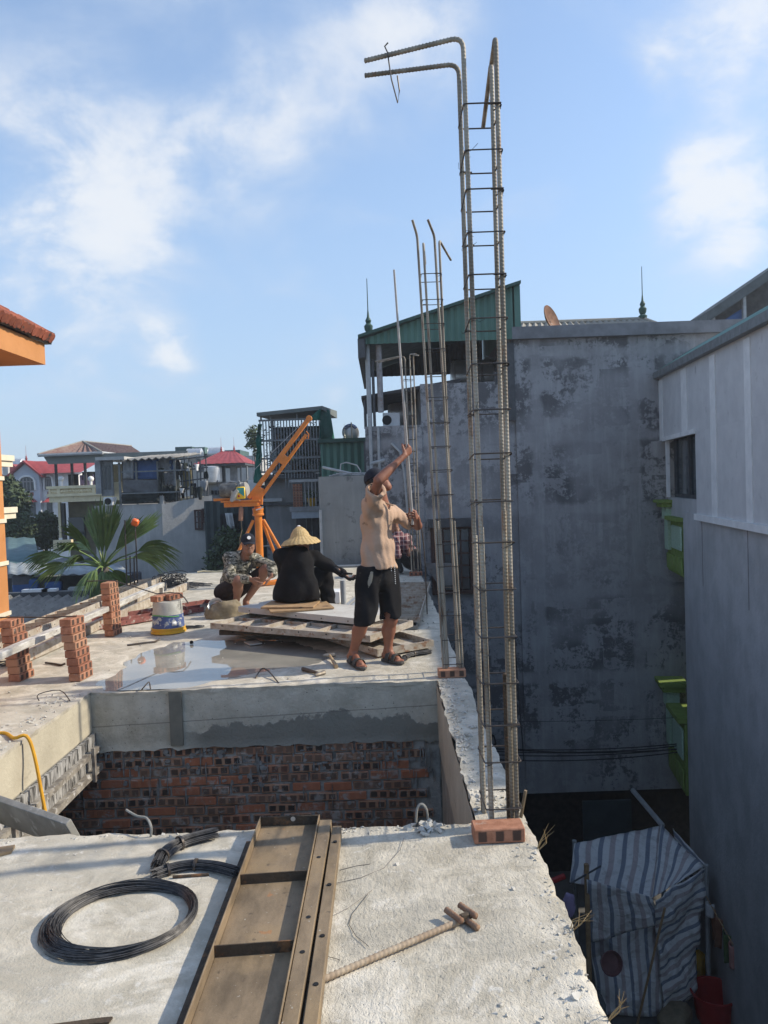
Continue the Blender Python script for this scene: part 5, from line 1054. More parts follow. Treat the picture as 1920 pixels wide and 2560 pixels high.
wslab(tA, TE, -3.5, -.022, zw1, (zE(tA)-.02, zE(TE)-.02), 'upper_wall', SIDEWALL); wslab(tW1, TE, -3.5, -.022, ztrim, zw1-.001, 'upper_wall', SIDEWALL)
for u0, u1, full in ((1640, 1668, 0), (1716, 1730, 0), (1789, 1803, 1), (1877, 1893, 1)):
    wslab(tpx(u0)+.003, tpx(u1), .051, .064, ztrim if full else zw1, (zE(tpx(u0))-.06, zE(tpx(u1))-.06), 'cover_strip', WHITEP)
wslab(tW1+.001, TE, .052, .10, ztrim-.10, ztrim-.0, 'drip_trim', WHITEP); wslab(tW0-.12, tW1+.03, .051, .09, zw1-.03, zw1+.05, 'window_head', WHITEP)
wslab(tW0-.06, tW0+.03, -.02, .04, zw0, zw1-.03, 'window_jamb', WHITEP)
wslab(tW0+.03, tW1, -.30, -.14, zw0, zw1-.002, 'window_glass', GLASS)
for a_, b2 in ((tW0+.03, tW0+.09), ((tW0+tW1)/2-.02, (tW0+tW1)/2+.06), (tW1-.05, tW1-.001)): wslab(a_, b2, -.139, -.10, zw0+.002, zw1-.004, 'window_frame', DARKM)
wslab(tW0+.09, tW1-.05, -.138, -.10, zw0+.002, zw0+.07, 'window_frame', DARKM)
g = MB(); g.hexa([wp(tA-.2, .16, zE(tA-.2)-.015), wp(TE, .16, zE(TE)-.015), wp(TE, -.1, zE(TE)-.015), wp(tA-.2, -.1, zE(tA-.2)-.015), wp(tA-.2, .16, zE(tA-.2)+.11), wp(TE, .16, zE(TE)+.11), wp(TE, -.1, zE(TE)+.11), wp(tA-.2, -.1, zE(tA-.2)+.11)]); g.build('eave_gutter', GREYM, cb)
g = MB(); p0, p1_ = wp(tA-.2, .1, zE(tA-.2)+.13), wp(TE, .1, zE(TE)+.13); up = -nrm*.7+V(0, 0, .40)+dr*.3; g.corr(p0, p1_-p0, up, .2, .012); g.build('roof_sheet', mat('sea green sheet', (.10, .22, .19), (.08, .18, .155), 3, rough=.6), cb)
wslab(tA, tA+.1, -3.0, -.25, zeA-.02, (zeA+.1, zeA+.1), 'gable_end', SIDEWALL)
# rust streaks under the trim are thin run marks
for u in (1752, 1866): wslab(tpx(u), tpx(u)+.03, .001, .003, ztrim-1.2, ztrim-.12, 'run_mark', mat('run mark', (.20, .185, .18), (.25, .24, .24), 6, rough=.9))
lw = thing('low_shading_wing', 'low grey wing of the clad house, nearer block added unseen to dim the alley', 'building', V(5, 6, GZ))
g = MB(); g.bx(4.58, 7.5, 4.35, 8.68, GZ, 2.85); g.build('wall', SIDEWALL, lw); g = MB(); g.bx(4.62, 7.4, -7, 4.345, GZ, 1.7); g.build('wall', SIDEWALL, lw)  # second, nearer block is added out of view to cut skylight in the alley
# --- lime green house with balconies beyond
gh = thing('green_balcony_house', 'lime green plastered house with two relief balconies behind the grey wall', 'building', V(C0.x+1, 14.8, GZ))
def gslab(t0, t1, o0, o1, z0, z1, nm, m, par=None, bv=0):
    g = MB(); g.hexa([wp(t0, o1, z0), wp(t1, o1, z0), wp(t1, o0, z0), wp(t0, o0, z0), wp(t0, o1, z1), wp(t1, o1, z1), wp(t1, o0, z1), wp(t0, o0, z1)]); return g.build(nm, m, par or gh, bevel=bv)
gslab(-1.5, -.02, -2.5, -1.3, GZ, zsill-.05, 'wall', LIME)
for (vt, vb, k) in ((1250, 1432, 0), (1715, 1950, 1)):
    zt_, zb_ = at(1690, vt, 14.8).z, at(1690, vb, 14.8).z; o_ = .05
    if k: o_ = .10
    H = zt_-zb_
    bal = gslab(-1.42, -.04, -1.3, o_-.06, zb_, zt_-.28*H, 'balcony', LIME)
    gslab(-1.42, -1.10, o_-.06+.001, o_, zb_+.3*H, zt_-.26*H, 'balcony_pillar', LIMEP, bal); gslab(-1.44, -1.08, o_-.2, o_+.04, zt_-.27*H+.001, zt_-.10*H, 'pillar_neck', LIMEP, bal)
    gslab(-1.52, -1.0, o_-.30, o_+.12, zt_-.10*H+.001, zt_-.04*H, 'pillar_cap', LIME, bal); gslab(-1.58, -.96, o_-.36, o_+.18, zt_-.04*H+.001, zt_, 'pillar_cap', LIME, bal)
    gslab(-.92, -.10, o_-.058, o_-.02, zb_+.34*H, zt_-.34*H, 'relief_panel', LIMEP, bal, .03)
    gslab(-1.08, -.04, o_-.2, o_+.06, zt_-.27*H, zt_-.22*H, 'handrail', LIME, bal)
    for j in range(4): gslab(-1.40+j*.34, -1.10+j*.34, o_-.058, o_-.025, zb_+.03*H, zb_+.25*H, 'apron_panel', LIME, bal, .02)
# --- top right house
TD = 21.
th_ = thing('roof_terrace_house', 'dark roofed terrace with blue tarpaulin at the top right', 'building', at(1860, 830, TD))
a, b_ = at(1768, 806, TD), at(1990, 655, TD)
g = MB(); g.hexa([V(a.x, TD, a.z), V(b_.x, TD, b_.z), V(b_.x, TD+1.3, b_.z), V(a.x, TD+1.3, a.z), V(a.x, TD, a.z+.28), V(b_.x, TD, b_.z+.28), V(b_.x, TD+1.3, b_.z+.28), V(a.x, TD+1.3, a.z+.28)]); g.build('roof', mat('grey green roof', (.11, .125, .125), (.08, .09, .09), 4, rough=.8), th_)
p = [at(1786, 815, TD+.3), at(1860, 768, TD+.3), at(1860, 832, TD+.3), at(1786, 862, TD+.3)]
g = MB(); g.grid(lambda s, t: p[0].lerp(p[1], s).lerp(p[3].lerp(p[2], s), t)+V(0, .08*noise.noise(V(s*3, t*3, 1)), 0), 14, 10); g.build('tarpaulin', BLUET, th_, solid=.01)
g = MB(); q0 = at(1862, 830, TD+.6); xq = at(1784, 840, TD).x; g.prism([V(xq, TD+1.0, GZ), V(b_.x, TD+1.0, GZ), V(b_.x, TD+1.0, b_.z-.01), V(xq, TD+1.0, a.z+(b_.z-a.z)*(xq-a.x)/(b_.x-a.x)-.01)], (0, .2, 0)); g.build('inner_wall', INSIDE, th_)
for u in (1772, 1784, 1862, 1930): pz = at(u, 850, TD+.2); g = MB(); g.bx(pz.x-.04, pz.x+.04, TD+.16, TD+.26, GZ if u < 1780 else pz.z-3, a.z+(b_.z-a.z)*(pz.x-a.x)/(b_.x-a.x)-.002); g.build('post', PVC, th_)
g = MB(); g.bx(at(1786, 840, TD).x, b_.x, TD+.32, TD+.98, GZ, at(1786, 866, TD).z-.02); g.build('parapet', PALEWALL, th_)

# --- alley: striped tarpaulin tent, washing, tub
def sheet(name, c4, nu, nv, stripes, along, label=None, parent=None, amp=.05, k=0., sag=0.):
    P = [Vector(p) for p in c4]; g = MB(); n = (P[1]-P[0]).cross(P[3]-P[0]).normalized()
    def fn(a, b):
        p = P[0].lerp(P[1], a).lerp(P[3].lerp(P[2], a), b)
        return p+n*(amp*noise.noise(p*1.9+V(k, k, 0))+amp*.5*noise.noise(p*5+V(k, 2, 0))+amp*.22*noise.noise(p*11+V(k, 2, 0)))-V(0, 0, sag*math.sin(a*math.pi)*math.sin(b*math.pi))
    g.grid(fn, nu, nv); o = g.build(name, TARP, parent, solid=.008, ang=80)
    uv = o.data.uv_layers.new(name='UVMap'); co = [(i/nu, j/nv) for j in range(nv+1) for i in range(nu+1)]
    for lp in o.data.loops:
        a, b = co[lp.vertex_index]; uv.data[lp.index].uv = ((a if along == 'u' else b)*stripes+.03*math.sin(9*(b if along == 'u' else a)), 0)
    return o
tent = thing('tarpaulin_tent', 'striped blue and white tarpaulin tent down in the alley', 'tent', V(4.2, 12.3, GZ))
tl_, ap, rc, fc, ll, po = at(1435, 2109, 12.9), at(1652, 2063, 13.3), at(1760, 2166, 12.2), at(1630, 2245, 11.7), at(1424, 2205, 12.3), at(1466, 2197, 11.7)
sheet('roof_sheet', [tl_, ap, fc, ll], 26, 14, 3.6, 'u', parent=tent, sag=.05)
sheet('roof_sheet', [ap, rc, rc.lerp(fc, .5), fc], 14, 12, 2.5, 'u', parent=tent, k=3., sag=.03)
sheet('front_sheet', [po, fc, at(1655, 2305, 11.75), at(1470, 2362, 11.85)], 24, 16, 3.4, 'u', parent=tent, k=5., amp=.06)
bl, br = on(1500, 2545, GZ), on(1662, 2552, GZ)
sheet('front_sheet', [at(1474, 2350, 11.95), at(1650, 2305, 11.95), V(br.x, br.y, GZ+.05), V(bl.x, bl.y, GZ+.05)], 24, 18, 4, 'u', parent=tent, k=7., amp=.08)
b2 = on(1735, 2540, GZ)
sheet('side_curtain', [at(1630, 2246, 11.65), at(1765, 2172, 12.0), V(b2.x+.05, b2.y+.1, GZ+.3), V(br.x, br.y-.1, GZ+.0)], 14, 34, 7.5, 'v', parent=tent, k=9., amp=.13)
sheet('side_curtain', [rc+V(.05, .1, 0), ap+V(.3, .3, -.2), V(ap.x+.4, 13.3, GZ+.05), V(b2.x+.1, b2.y+.3, GZ+.1)], 10, 14, 6, 'v', parent=tent, k=2., amp=.05)
for (u, v, D) in ((1466, 2165, 11.75), (1765, 2166, 12.25), (1436, 2105, 12.95), (1655, 2062, 13.35)):
    p = at(u, v, D); g = MB(); g.tube([V(p.x, p.y, GZ), p+V(0, 0, .03)], .04, 6); g.build('post', BOARD if D < 12 else PVC, tent)
g = MB(); g.tube([at(1424, 2210, 11.7), at(1502, 2165, 11.75)], .015, 5); g.build('tie_stick', DARKM, tent)
g = MB(); g.tube([at(1582, 1976, 14.9), at(1656, 2064, 13.4)], .05, 6); g.build('pole', PVC, label='pale pole slanting from the grey building to the tent top', cat='pole')
block(None, 'metal_sheet', mat('dark teal sheet', (.045, .065, .07), (.035, .05, .055), 3, rough=.7), 1458, 2002, 1580, 2125, 15.2, .05, z0=GZ, label='dark teal sheet standing behind the tent', cat='metal sheet')
g = MB(); pb_ = at(1632, 2350, 11.5); g.tube([at(1662, 2270, 11.4), on(1588, 2552, GZ)+V(0, -.1, .02)], .018, 6); g.build('bamboo_stick', BOARD, label='thin bamboo stick leaning on the tent front', cat='stick')
tb_ = on(1800, 2570, GZ); g = MB(); g.lathe([(.26, 0), (.33, .42), (.36, .43), (.36, .46), (.33, .455), (.27, .03), (.05, .02)], tb_+V(0, .2, .002), 28); g.build('tub', REDP, label='round red plastic tub on the alley ground', cat='tub', ang=50)
c0 = at(1522, 2405, 11.5); g = MB(); g.lathe([(.05, 0), (.15, .02), (.17, .09), (.18, .1), (.17, .105), (.14, .03), (.04, .015)], c0, 18, Euler((R(70), 0, .2)).to_matrix()); g.build('basin', mat('dull pink basin', (.20, .10, .10), rough=.5), label='dull pink basin hanging on the tent front', cat='basin')
l0, l1 = at(1765, 2240, 12.0), at(2060, 2700, 9.6)
g = MB(); g.tube([l0.lerp(l1, t/8)-V(0, 0, .5*(t/8)*(1-t/8)) for t in range(9)], .008, 5); g.build('washing_line', BOARD, label='washing line running from the tent towards the camera', cat='line')
for i, (t, w, h, m, lb_) in enumerate(((.10, .28, .5, CLOTHS[3], 'brown cloth on the washing line nearest the tent'), (.20, .3, .45, CLOTHS[5], 'dark green cloth in the middle of the washing line'), (.27, .2, .35, CLOTHS[4], 'pink cloth on the washing line'), (.045, .12, .2, CLOTHS[2], 'small white cloth at the tent end of the washing line'))):
    p = l0.lerp(l1, t)-V(0, 0, .5*t*(1-t)); d = (l1-l0).normalized()
    g = MB(); g.grid(lambda a, b: p+d*(w*(a-.5)*(1-.3*b))+V(.05*math.sin(a*7+i), .03*math.sin(a*9), -h*b-.02*math.sin(a*5)), 10, 8); g.build('laundry', m, label=lb_, cat='laundry', group='washing in the alley', solid=.006, ang=80)
bg_ = at(1422, 2262, 11.2)
def bag(a, b): t, p = a*2*math.pi, (b-.5)*math.pi; q = V(math.cos(t)*math.cos(p)*.10, math.sin(t)*math.cos(p)*.08, math.sin(p)*.18); return bg_+q*(1+.25*noise.noise(q*12))
g = MB(); g.grid(bag, 18, 12); g.build('plastic_bag', CLOTHS[0], label='lilac plastic bag hanging beside the tent post', cat='bag', ang=80)
g = MB(); a = at(1375, 2205, 11.6); g.tube([a, a+V(.24, .1, .03)], .045, 8); g.build('pipe_roll', REDP, label='red roll beside the tent at the slab rim', cat='roll')
for i, (u, v, w, h, dp, m, lb_) in enumerate(((1480, 2590, .5, .5, .4, GREYM, 'grey crate at the foot of the tent'), (1760, 2470, .25, .5, .25, YELLOW, 'yellow jug right of the tent'), (1880, 2560, .5, .3, .4, CLOTHS[0], 'lilac bundle on the ground right of the tub'), (1700, 2590, .6, .3, .4, SACK, 'khaki sack in front of the tent curtain'))):
    p = on(u, v, GZ); g = MB(); g.box(p+V(0, .2, h/2+.002), (w, dp, h), .3*i); g.build(('crate', 'jug', 'bundle', 'sack')[i], m, label=lb_, cat=('crate', 'jug', 'bundle', 'sack')[i], bevel=.08)
# ------------------------------------------------------------------ behind the slab, left to middle
BD = 15.1
yw = thing('back_wall', 'bare grey rendered wall closing the back of the slab behind the workers', 'wall', at(855, 1410, BD))
x0, x1, z0, z1 = rect(800, 1190, 916, 1412, BD); g = MB(); g.bx(x0, x1, BD, BD+.22, GZ, z1); g.build('wall', oldwall_mat('rough grey render', (.27, .275, .265), (.12, .12, .12), False, .3, 12.), yw)
g = MB()
for k in range(7): a = at(822+k*9, 1188, BD); g.tube([V(a.x, BD+.05, z1+.015+.02*(k % 3)), V(a.x+.5, BD+.12, z1+.03+.015*(k % 2))], .012, 5)
g.build('scrap_rods', PVC, label='loose rods lying on top of the bare grey wall', cat='rods')
a = at(835, 1160, BD); g = MB(); g.tube([at(806, 1168, BD+.1), at(898, 1188, BD+.1)], .03, 6); g.build('pipe', PVC, label='pale pipe slanting over the bare grey wall', cat='pipe')
g = MB(); g.tube([at(850, 1183, BD+.1), at(852, 1160, BD+.1), at(866, 1156, BD+.1), at(892, 1163, BD+.1), at(902, 1178, BD+.1), at(897, 1187, BD+.1)], .015, 6); g.build('bent_pipe', PVC, label='thin bent pipe loop standing on the bare grey wall', cat='pipe')
SDp = 17.5
gs = thing('green_shed', 'green corrugated metal shed behind the bare grey wall', 'shed', at(860, 1190, SDp))
x0, x1, z0, z1 = rect(803, 1106, 925, 1200, SDp); g = MB(); g.corr((x0, SDp, z0-1), (x1-x0, 0, 0), (0, 0, z1-z0+1), .15, .02); g.build('front_sheet', GREENM, gs)
g = MB(); g.bx(x0-.05, x1+.05, SDp-.12, SDp+3, z1+.002, z1+.09); g.build('roof', GREEND, gs); g = MB(); g.bx(x0, x1, SDp+.06, SDp+3, GZ, z1); g.build('body', DARKM, gs)
tc_ = at(877, 1082, 21.); tk = tank(tc_, .23, .45, 'shiny water tank lettered in white on blue behind the green shed', 'Y')
BLUEL = mat('blue tank band', (.03, .08, .28), rough=.4)
g = MB(); pr = .228
g.grid(lambda a, b: tc_+V(math.sin(R(-58+116*a))*(pr*.62+.085*b), -.262, math.cos(R(-58+116*a))*(pr*.62+.085*b)), 18, 2); bb = g.build('band', BLUEL, tk, solid=.006)
text_mesh('SONHA', .085, WHITEP, tk, tc_+V(0, -.275, 0), (math.pi/2, 0, 0), bend=.155)
finial(at(862, 1102, 20.5), .35, mat('pale steel vent', (.5, .48, .4), rough=.4, metal=.4), parent=tk, nm='vent')
g = MB(); p = at(880, 1110, 20.6); g.tube([p, V(p.x, p.y, at(880, 1056, 20.6).z)], .02, 6); g.build('aerial', GREYM, tk)
# --- building with the barred terrace cage
KD = 19.0
kb = thing('caged_house', 'dark house with a tall barred balcony cage, green netting and a sheet roof', 'building', at(725, 1300, KD))
x0, x1, z0, z1 = rect(652, 1046, 800, 1180, KD); zc0 = at(725, 1180, KD).z; zc1 = at(725, 1049, KD).z
g = MB(); g.bx(x0, x1+.1, KD+.35, KD+7, GZ, at(725, 1180, KD).z-.05); g.build('wall', DARKWALL, kb)
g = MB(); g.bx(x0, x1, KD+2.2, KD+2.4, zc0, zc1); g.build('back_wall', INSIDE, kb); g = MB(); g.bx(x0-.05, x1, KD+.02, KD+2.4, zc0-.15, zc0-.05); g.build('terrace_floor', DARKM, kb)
nb_ = 20
for k in range(nb_+1):
    x = x0+(x1-x0)*k/nb_; low = zc0 if k < 8 else at(725, 1222, KD).z
    g = MB(); g.bx(x-.013, x+.013, KD-.013, KD+.013, low, zc1); g.build('cage_bar', GREYM, kb)
for v in (1049, 1100, 1145, 1178): z = at(725, v, KD).z; g = MB(); g.bx(x0-.03, x1+.03, KD-.028, KD+.026, z-.022, z+.022); g.build('cage_rail', GREYM, kb)
for (xa, xb, ya, yb) in ((x0-.04, x0+.04, KD+2.1, KD+2.18), (x1-.04, x1+.04, KD+2.1, KD+2.18)): g = MB(); g.bx(xa, xb, ya, yb, zc0, zc1+.3); g.build('post', GREYM, kb)
ra, rb_ = at(642, 1028, KD-.1), at(806, 1022, KD-.1)
g = MB(); g.hexa([V(ra.x, KD-.15, ra.z-.13), V(rb_.x, KD-.15, ra.z-.02), V(rb_.x+.2, KD+2.6, ra.z+.0), V(ra.x, KD+2.6, ra.z-.0), V(ra.x, KD-.15, ra.z-.04), V(rb_.x, KD-.15, ra.z+.07), V(rb_.x+.2, KD+2.6, ra.z+.20), V(ra.x, KD+2.6, ra.z+.12)]); g.build('roof', mat('grey sheet roof', (.17, .19, .18), (.13, .145, .14), 4, rough=.7), kb)
for u in (652, 676, 742, 800): p = at(u, 1040, KD); g = MB(); g.bx(p.x-.02, p.x+.02, KD-.01, KD+.03, zc1, ra.z-.09); g.build('roof_post', GREYM, kb)
P = [at(800, 1020, KD-.1), at(822, 1024, KD+.8), at(842, 1108, KD+1.6), at(846, 1200, KD+1.6), at(800, 1205, KD-.06)]
g = MB(); g.grid(lambda a, b: P[0].lerp(P[4], b).lerp(P[1].lerp(P[2].lerp(P[3], max(0, b*1.4-.4)), min(1, b*1.3)), a)+V(.05*noise.noise(V(a*4, b*4, 1)), .12*noise.noise(V(a*5, b*5, 3)), 0), 14, 20); g.build('shade_net', NETG, kb, solid=.01, ang=80)
g = MB(); p, q = at(790, 1022, KD-.15), at(800, 1045, KD-.15); g.grid(lambda a, b: at(770+32*a, 1047+(-26*a)*(1-b)+b*4, KD-.2)+V(0, .05*math.sin(a*6), 0), 8, 4); g.build('shade_net', NETG, kb, solid=.01)
g = MB(); P2 = [at(648, 1060, KD-.05), at(652, 1060, KD-.05), at(654, 1215, KD-.05), at(634, 1205, KD+.3)]
g.grid(lambda a, b: P2[0].lerp(P2[3], b).lerp(P2[1].lerp(P2[2], b), a)+V(.08*noise.noise(V(a*3, b*5, 7)), .1*noise.noise(V(a*5, b*5, 9)), 0), 6, 18); g.build('shade_net', NETG, kb, solid=.01, ang=80)
q = random.Random(12)
LC = [mat('stored '+str(i), c, rough=.8) for i, c in enumerate(((.30, .30, .29), (.10, .10, .11), (.20, .14, .10), (.42, .43, .42), (.05, .09, .06)))]
for i in range(26):
    x = q.uniform(x0+.15, x1-.2); z = q.choice((zc0, at(725, 1145, KD).z, at(725, 1100, KD).z-.0)); w, h = q.uniform(.1, .3), q.uniform(.1, .35)
    g = MB(); g.box(V(x, KD+q.uniform(.3, 1.2), z+h/2-.04), (w, .2, h), q.uniform(-.6, .6)); g.build('stored_item', LC[i % 5], kb, bevel=.02)
g = MB()
for i in range(900):
    p = V(q.uniform(x0+.05, x0+1.4) if i % 3 else q.uniform(x0, x1), KD+q.uniform(.1, .6), q.uniform(zc0, zc1)-abs(q.gauss(0, .1))); s_ = q.uniform(.02, .06); a = q.uniform(0, 6.28)
    d1, d2 = V(math.cos(a), math.sin(a), q.uniform(-.5, .5))*s_, V(-math.sin(a), math.cos(a), q.uniform(-1, 1))*s_*.5; g.add([p-d1, p+d2, p+d1, p-d2], [(0, 1, 2, 3)])
g.build('climbing_plants', LEAFD, kb, kind='stuff')
for (u0, v0, u1, v1, m, dp) in ((770, 1075+35, 798, 1112, WHITEP, .1), (780, 1105, 796, 1118, WHITEP, .1)): pass
x0b, x1b, z0b, z1b = rect(736, 1196, 802, 1272, KD-.2)
bal = thing('small_balcony', 'small brick balcony with a potted plant on the caged house', 'balcony', V((x0b+x1b)/2, KD, z0b))
g = MB(); g.bx(x0b-.1, x1b+.03, KD-.45, KD+.34, z0b+.30-.35, z0b+.06); g.build('slab', GREYT, bal)
g = MB(); g.bx(x0b-.06, x1b+.02, KD-.42, KD-.36, z0b-.22, z0b-.052); g.build('apron', mat('pale blue apron', (.38, .43, .47), (.30, .34, .38), 6, rough=.6), bal)
bmS = brick_mesh('brick', .22, .10, .055)
for k in range(9): inst('brick', bmS, bal, (x0b+.10, KD-.36, z0b+.09+k*.062), (0, 0, 0))
g = MB(); g.bx(x0b-.08, x1b+.03, KD-.46, KD-.30, z0b+.655, z0b+.72); g.build('top_rail', PVC, bal)
for k in range(6): x = x0b+.28+k*.085; g = MB(); g.bx(x-.01, x+.01, KD-.40, KD-.38, z0b+.061, z0b+.654); g.build('baluster', PVC, bal)
pt = thing('potted_plant', 'bushy plant in a yellow pot on the small brick balcony', 'plant', V(x0b+.42, KD-.18, z0b+.06))
g = MB(); g.lathe([(.08, 0), (.12, .18), (.13, .2), (.1, .2)], V(x0b+.42, KD-.18, z0b+.062), 14); g.build('pot', YELLOW, pt)
g = MB()
for i in range(260):
    p = V(x0b+.42+q.gauss(0, .09), KD-.18+q.gauss(0, .07), z0b+.32+q.gauss(0, .07)); s_ = .04; a = q.uniform(0, 6.28); d1, d2 = V(math.cos(a), math.sin(a), q.uniform(-.6, .8))*s_, V(-math.sin(a), math.cos(a), 0)*s_*.4; g.add([p-d1, p+d2, p+d1, p-d2], [(0, 1, 2, 3)])
g.build('foliage', LEAF, pt)
# lower part of that house: sheet canopy, dark window, pipes
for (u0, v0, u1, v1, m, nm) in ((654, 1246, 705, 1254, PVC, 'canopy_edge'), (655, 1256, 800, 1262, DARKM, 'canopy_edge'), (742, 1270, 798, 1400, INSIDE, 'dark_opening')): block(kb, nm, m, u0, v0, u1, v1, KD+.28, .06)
for u in (766, 780): block(kb, 'window_bar', GREYM, u, 1280, u+2, 1400, KD+.24, .02)
g = MB(); g.tube([at(801, 1275, BD-.1), at(803, 1340, BD-.1), at(806, 1410, BD-.1)], .03, 6); g.build('downpipe', PVC, label='grey downpipe at the left end of the bare wall', cat='pipe')
g = MB(); g.tube([at(652, 1415, 14.9), at(652, 1366, 14.9), at(700, 1362, 14.9), at(735, 1360, 14.9)], .018, 6); g.build('rail', GREYM, label='thin grey handrail behind the squatting worker', cat='rail')
# dark green corrugated shed front and garden behind the hoist
sh2 = thing('dark_shed', 'dark green corrugated shed front beside the pale wall', 'shed', at(560, 1400, 20.5))
x0, x1, z0, z1 = rect(532, 1250, 652, 1420, 20.5); g = MB(); g.corr((x0-.2, 20.5, GZ), (x1-x0+.4, 0, 0), (0, 0, z1-GZ), .17, .02); g.build('sheet', mat('dark slate sheet', (.05, .066, .066), (.04, .052, .052), 3, rough=.6), sh2)
block(sh2, 'upper_wall', DARKWALL, 530, 1215, 655, 1251, 20.6, 3); block(sh2, 'shed_body', INSIDE, 530, 1252, 655, 1420, 20.56, 3, z0=GZ)
for k in range(8): block(sh2, 'vent_slot', BLACK, 528+k*9, 1226, 533+k*9, 1236, 20.56, .03)
block(sh2, 'notice_board', WHITEP, 620, 1200, 642, 1228, 20.4, .06)
def leafcloud(nm, blobs, n, s, m, parent, k=0, kind=None):
    q = np.random.default_rng(k); w = np.array([b_[3]**2 for b_ in blobs]); w = w/w.sum(); ids = q.choice(len(blobs), n, p=w)
    B = np.array(blobs); d = q.normal(size=(n, 3)); d /= np.linalg.norm(d, axis=1)[:, None]; rad = B[ids, 3]*(q.random(n)**.35)*q.uniform(.75, 1.12, n)
    c = B[ids, :3]+d*rad[:, None]; t = q.normal(size=(n, 3)); t[:, 2] *= .6; t /= np.linalg.norm(t, axis=1)[:, None]; b2 = np.cross(t, d+q.normal(size=(n, 3))*.6); b2 /= np.linalg.norm(b2, axis=1)[:, None]+1e-6
    sz = s*q.uniform(.6, 1.3, n)[:, None]; v = np.stack([c-t*sz, c+b2*sz*.45, c+t*sz, c-b2*sz*.45], 1).reshape(-1, 3); f = np.arange(n*4).reshape(-1, 4)
    return np_obj(nm, v, f, m, parent, False, **({'kind': kind} if kind else {}))
def tree(label, base, blobs, n, s, k, m=LEAFD, name='tree', group='trees behind the slab', trunk=.12):
    base = Vector(base); t = thing(name, label, 'tree', base, group); top = Vector(max(blobs, key=lambda b_: b_[2])[:3])
    g = MB(); g.tube([base, base.lerp(top, .5)+V(.1, 0, 0), top], [trunk, trunk*.7, trunk*.2], 8)
    for b_ in blobs: g.tube([base.lerp(top, .45), Vector(b_[:3])], [trunk*.4, trunk*.1], 5)
    g.build('trunk', BARK, t); leafcloud('crown', blobs, n, s, m, t, k); return t
pt_ = lambda u, v, D, r_: (*at(u, v, D), r_)
tree('dark leafy shrub growing before the dark shed, behind the hoist', V(at(585, 1410, 19.9).x, 19.9, GZ), [pt_(562, 1350, 19.9, .38), pt_(590, 1365, 19.8, .45), pt_(570, 1400, 19.8, .55), pt_(545, 1405, 19.9, .4)], 1500, .07, 5, name='shrub')
g = MB(); pz = at(550, 1285, 20.2); g.grid(lambda a, b: pz+V(.5*a, .05*math.sin(a*9), -.5*b), 8, 5); g.build('laundry', CLOTHS[1], label='dark jacket drying before the dark shed', cat='laundry', solid=.01)
g = MB(); pz = at(563, 1283, 20.1); g.grid(lambda a, b: pz+V(.18*a+.05*b, .05*math.sin(a*9), -.4*b), 6, 5); g.build('laundry', CLOTHS[2], label='white cloth drying beside the dark jacket', cat='laundry', solid=.01)
# --- pale stained building with rooftop shack
PD = 23.0
pbd = thing('pale_building', 'pale stained bare building with two small windows in the middle distance', 'building', at(400, 1400, PD))
xa, xb, xc = at(236, 1350, PD).x, at(408, 1350, PD).x, at(531, 1350, PD).x; za, zb2 = at(320, 1262, PD).z, at(470, 1258, PD).z; zcx = at(525, 1238, PD).z
g = MB(); g.bx(xa, xb-.002, PD+.12, PD+7, GZ, za); g.build('wall', oldwall_mat('pale shaded render', (.46, .45, .43), (.20, .195, .19), False, -.15, 21.), pbd)
g = MB(); g.hexa([V(xb, PD, GZ), V(xc, PD+.4, GZ), V(xc, PD+7, GZ), V(xb, PD+7, GZ), V(xb, PD, zb2), V(xc, PD+.4, zcx), V(xc, PD+7, zcx), V(xb, PD+7, zb2)]); g.build('wall', PALEWALL, pbd)
block(pbd, 'corner_pier', PALEWALL, 399, 1238, 409, 1262, PD+.1, .3)
for (u0, v0, u1, v1) in ((491, 1278, 503, 1320), (510, 1275, 521, 1302)): window(pbd, u0, v0, u1, v1, PD+.28, WOODD, GLASS, 2, 3, .05, .03)
g = MB(); pz = at(512, 1300, PD+.1); g.grid(lambda a, b: pz+V(.13*a, .02*math.sin(a*9), -.25*b), 5, 4); g.build('laundry', CLOTHS[2], label='white rag hanging under the small window of the pale building', cat='laundry', solid=.01)
for pts in ([(300, 1262), (282, 1285), (272, 1300), (268, 1330)], [(295, 1262), (278, 1270), (268, 1310)]): g = MB(); g.tube([at(u, v, PD-.0) for u, v in pts], .03, 6); g.build('wall_pipe', PVC, pbd)
sk2 = thing('rooftop_shack', 'patched rooftop shack with blue tarpaulin and ragged dark netting', 'shack', V(at(350, 1262, PD).x, PD+1, za))
def hang(nm, m, u0, v0, u1, v1, D, par, amp=.06, k=0, ragged=0):
    g = MB(); g.grid(lambda a, b: at(u0+(u1-u0)*a, v0+(v1-v0)*b*(1-ragged*abs(noise.noise(V(a*7, k, 0)))), D)+V(0, amp*noise.noise(V(a*5, b*3, k)), 0), 16, 8); return g.build(nm, m, par, solid=.012, ang=80)
hang('tarpaulin', BLUET, 330, 1146, 396, 1198, PD+.3, sk2); hang('grey_sheet', GREYT, 308, 1146, 334, 1197, PD+.2, sk2, k=1); hang('grey_sheet', GREYT, 396, 1144, 428, 1178, PD+.4, sk2, k=2, ragged=.4); hang('grey_sheet', mat('dim sheet', (.15, .155, .16), (.10, .10, .105), 5, rough=.9), 308, 1200, 398, 1232, PD+.15, sk2, k=3); hang('grey_sheet', GREYT, 408, 1180, 438, 1215, PD+.5, sk2, k=5, ragged=.6); hang('tarpaulin', BLUET, 424, 1150, 438, 1180, PD+.4, sk2, k=6, ragged=.4)
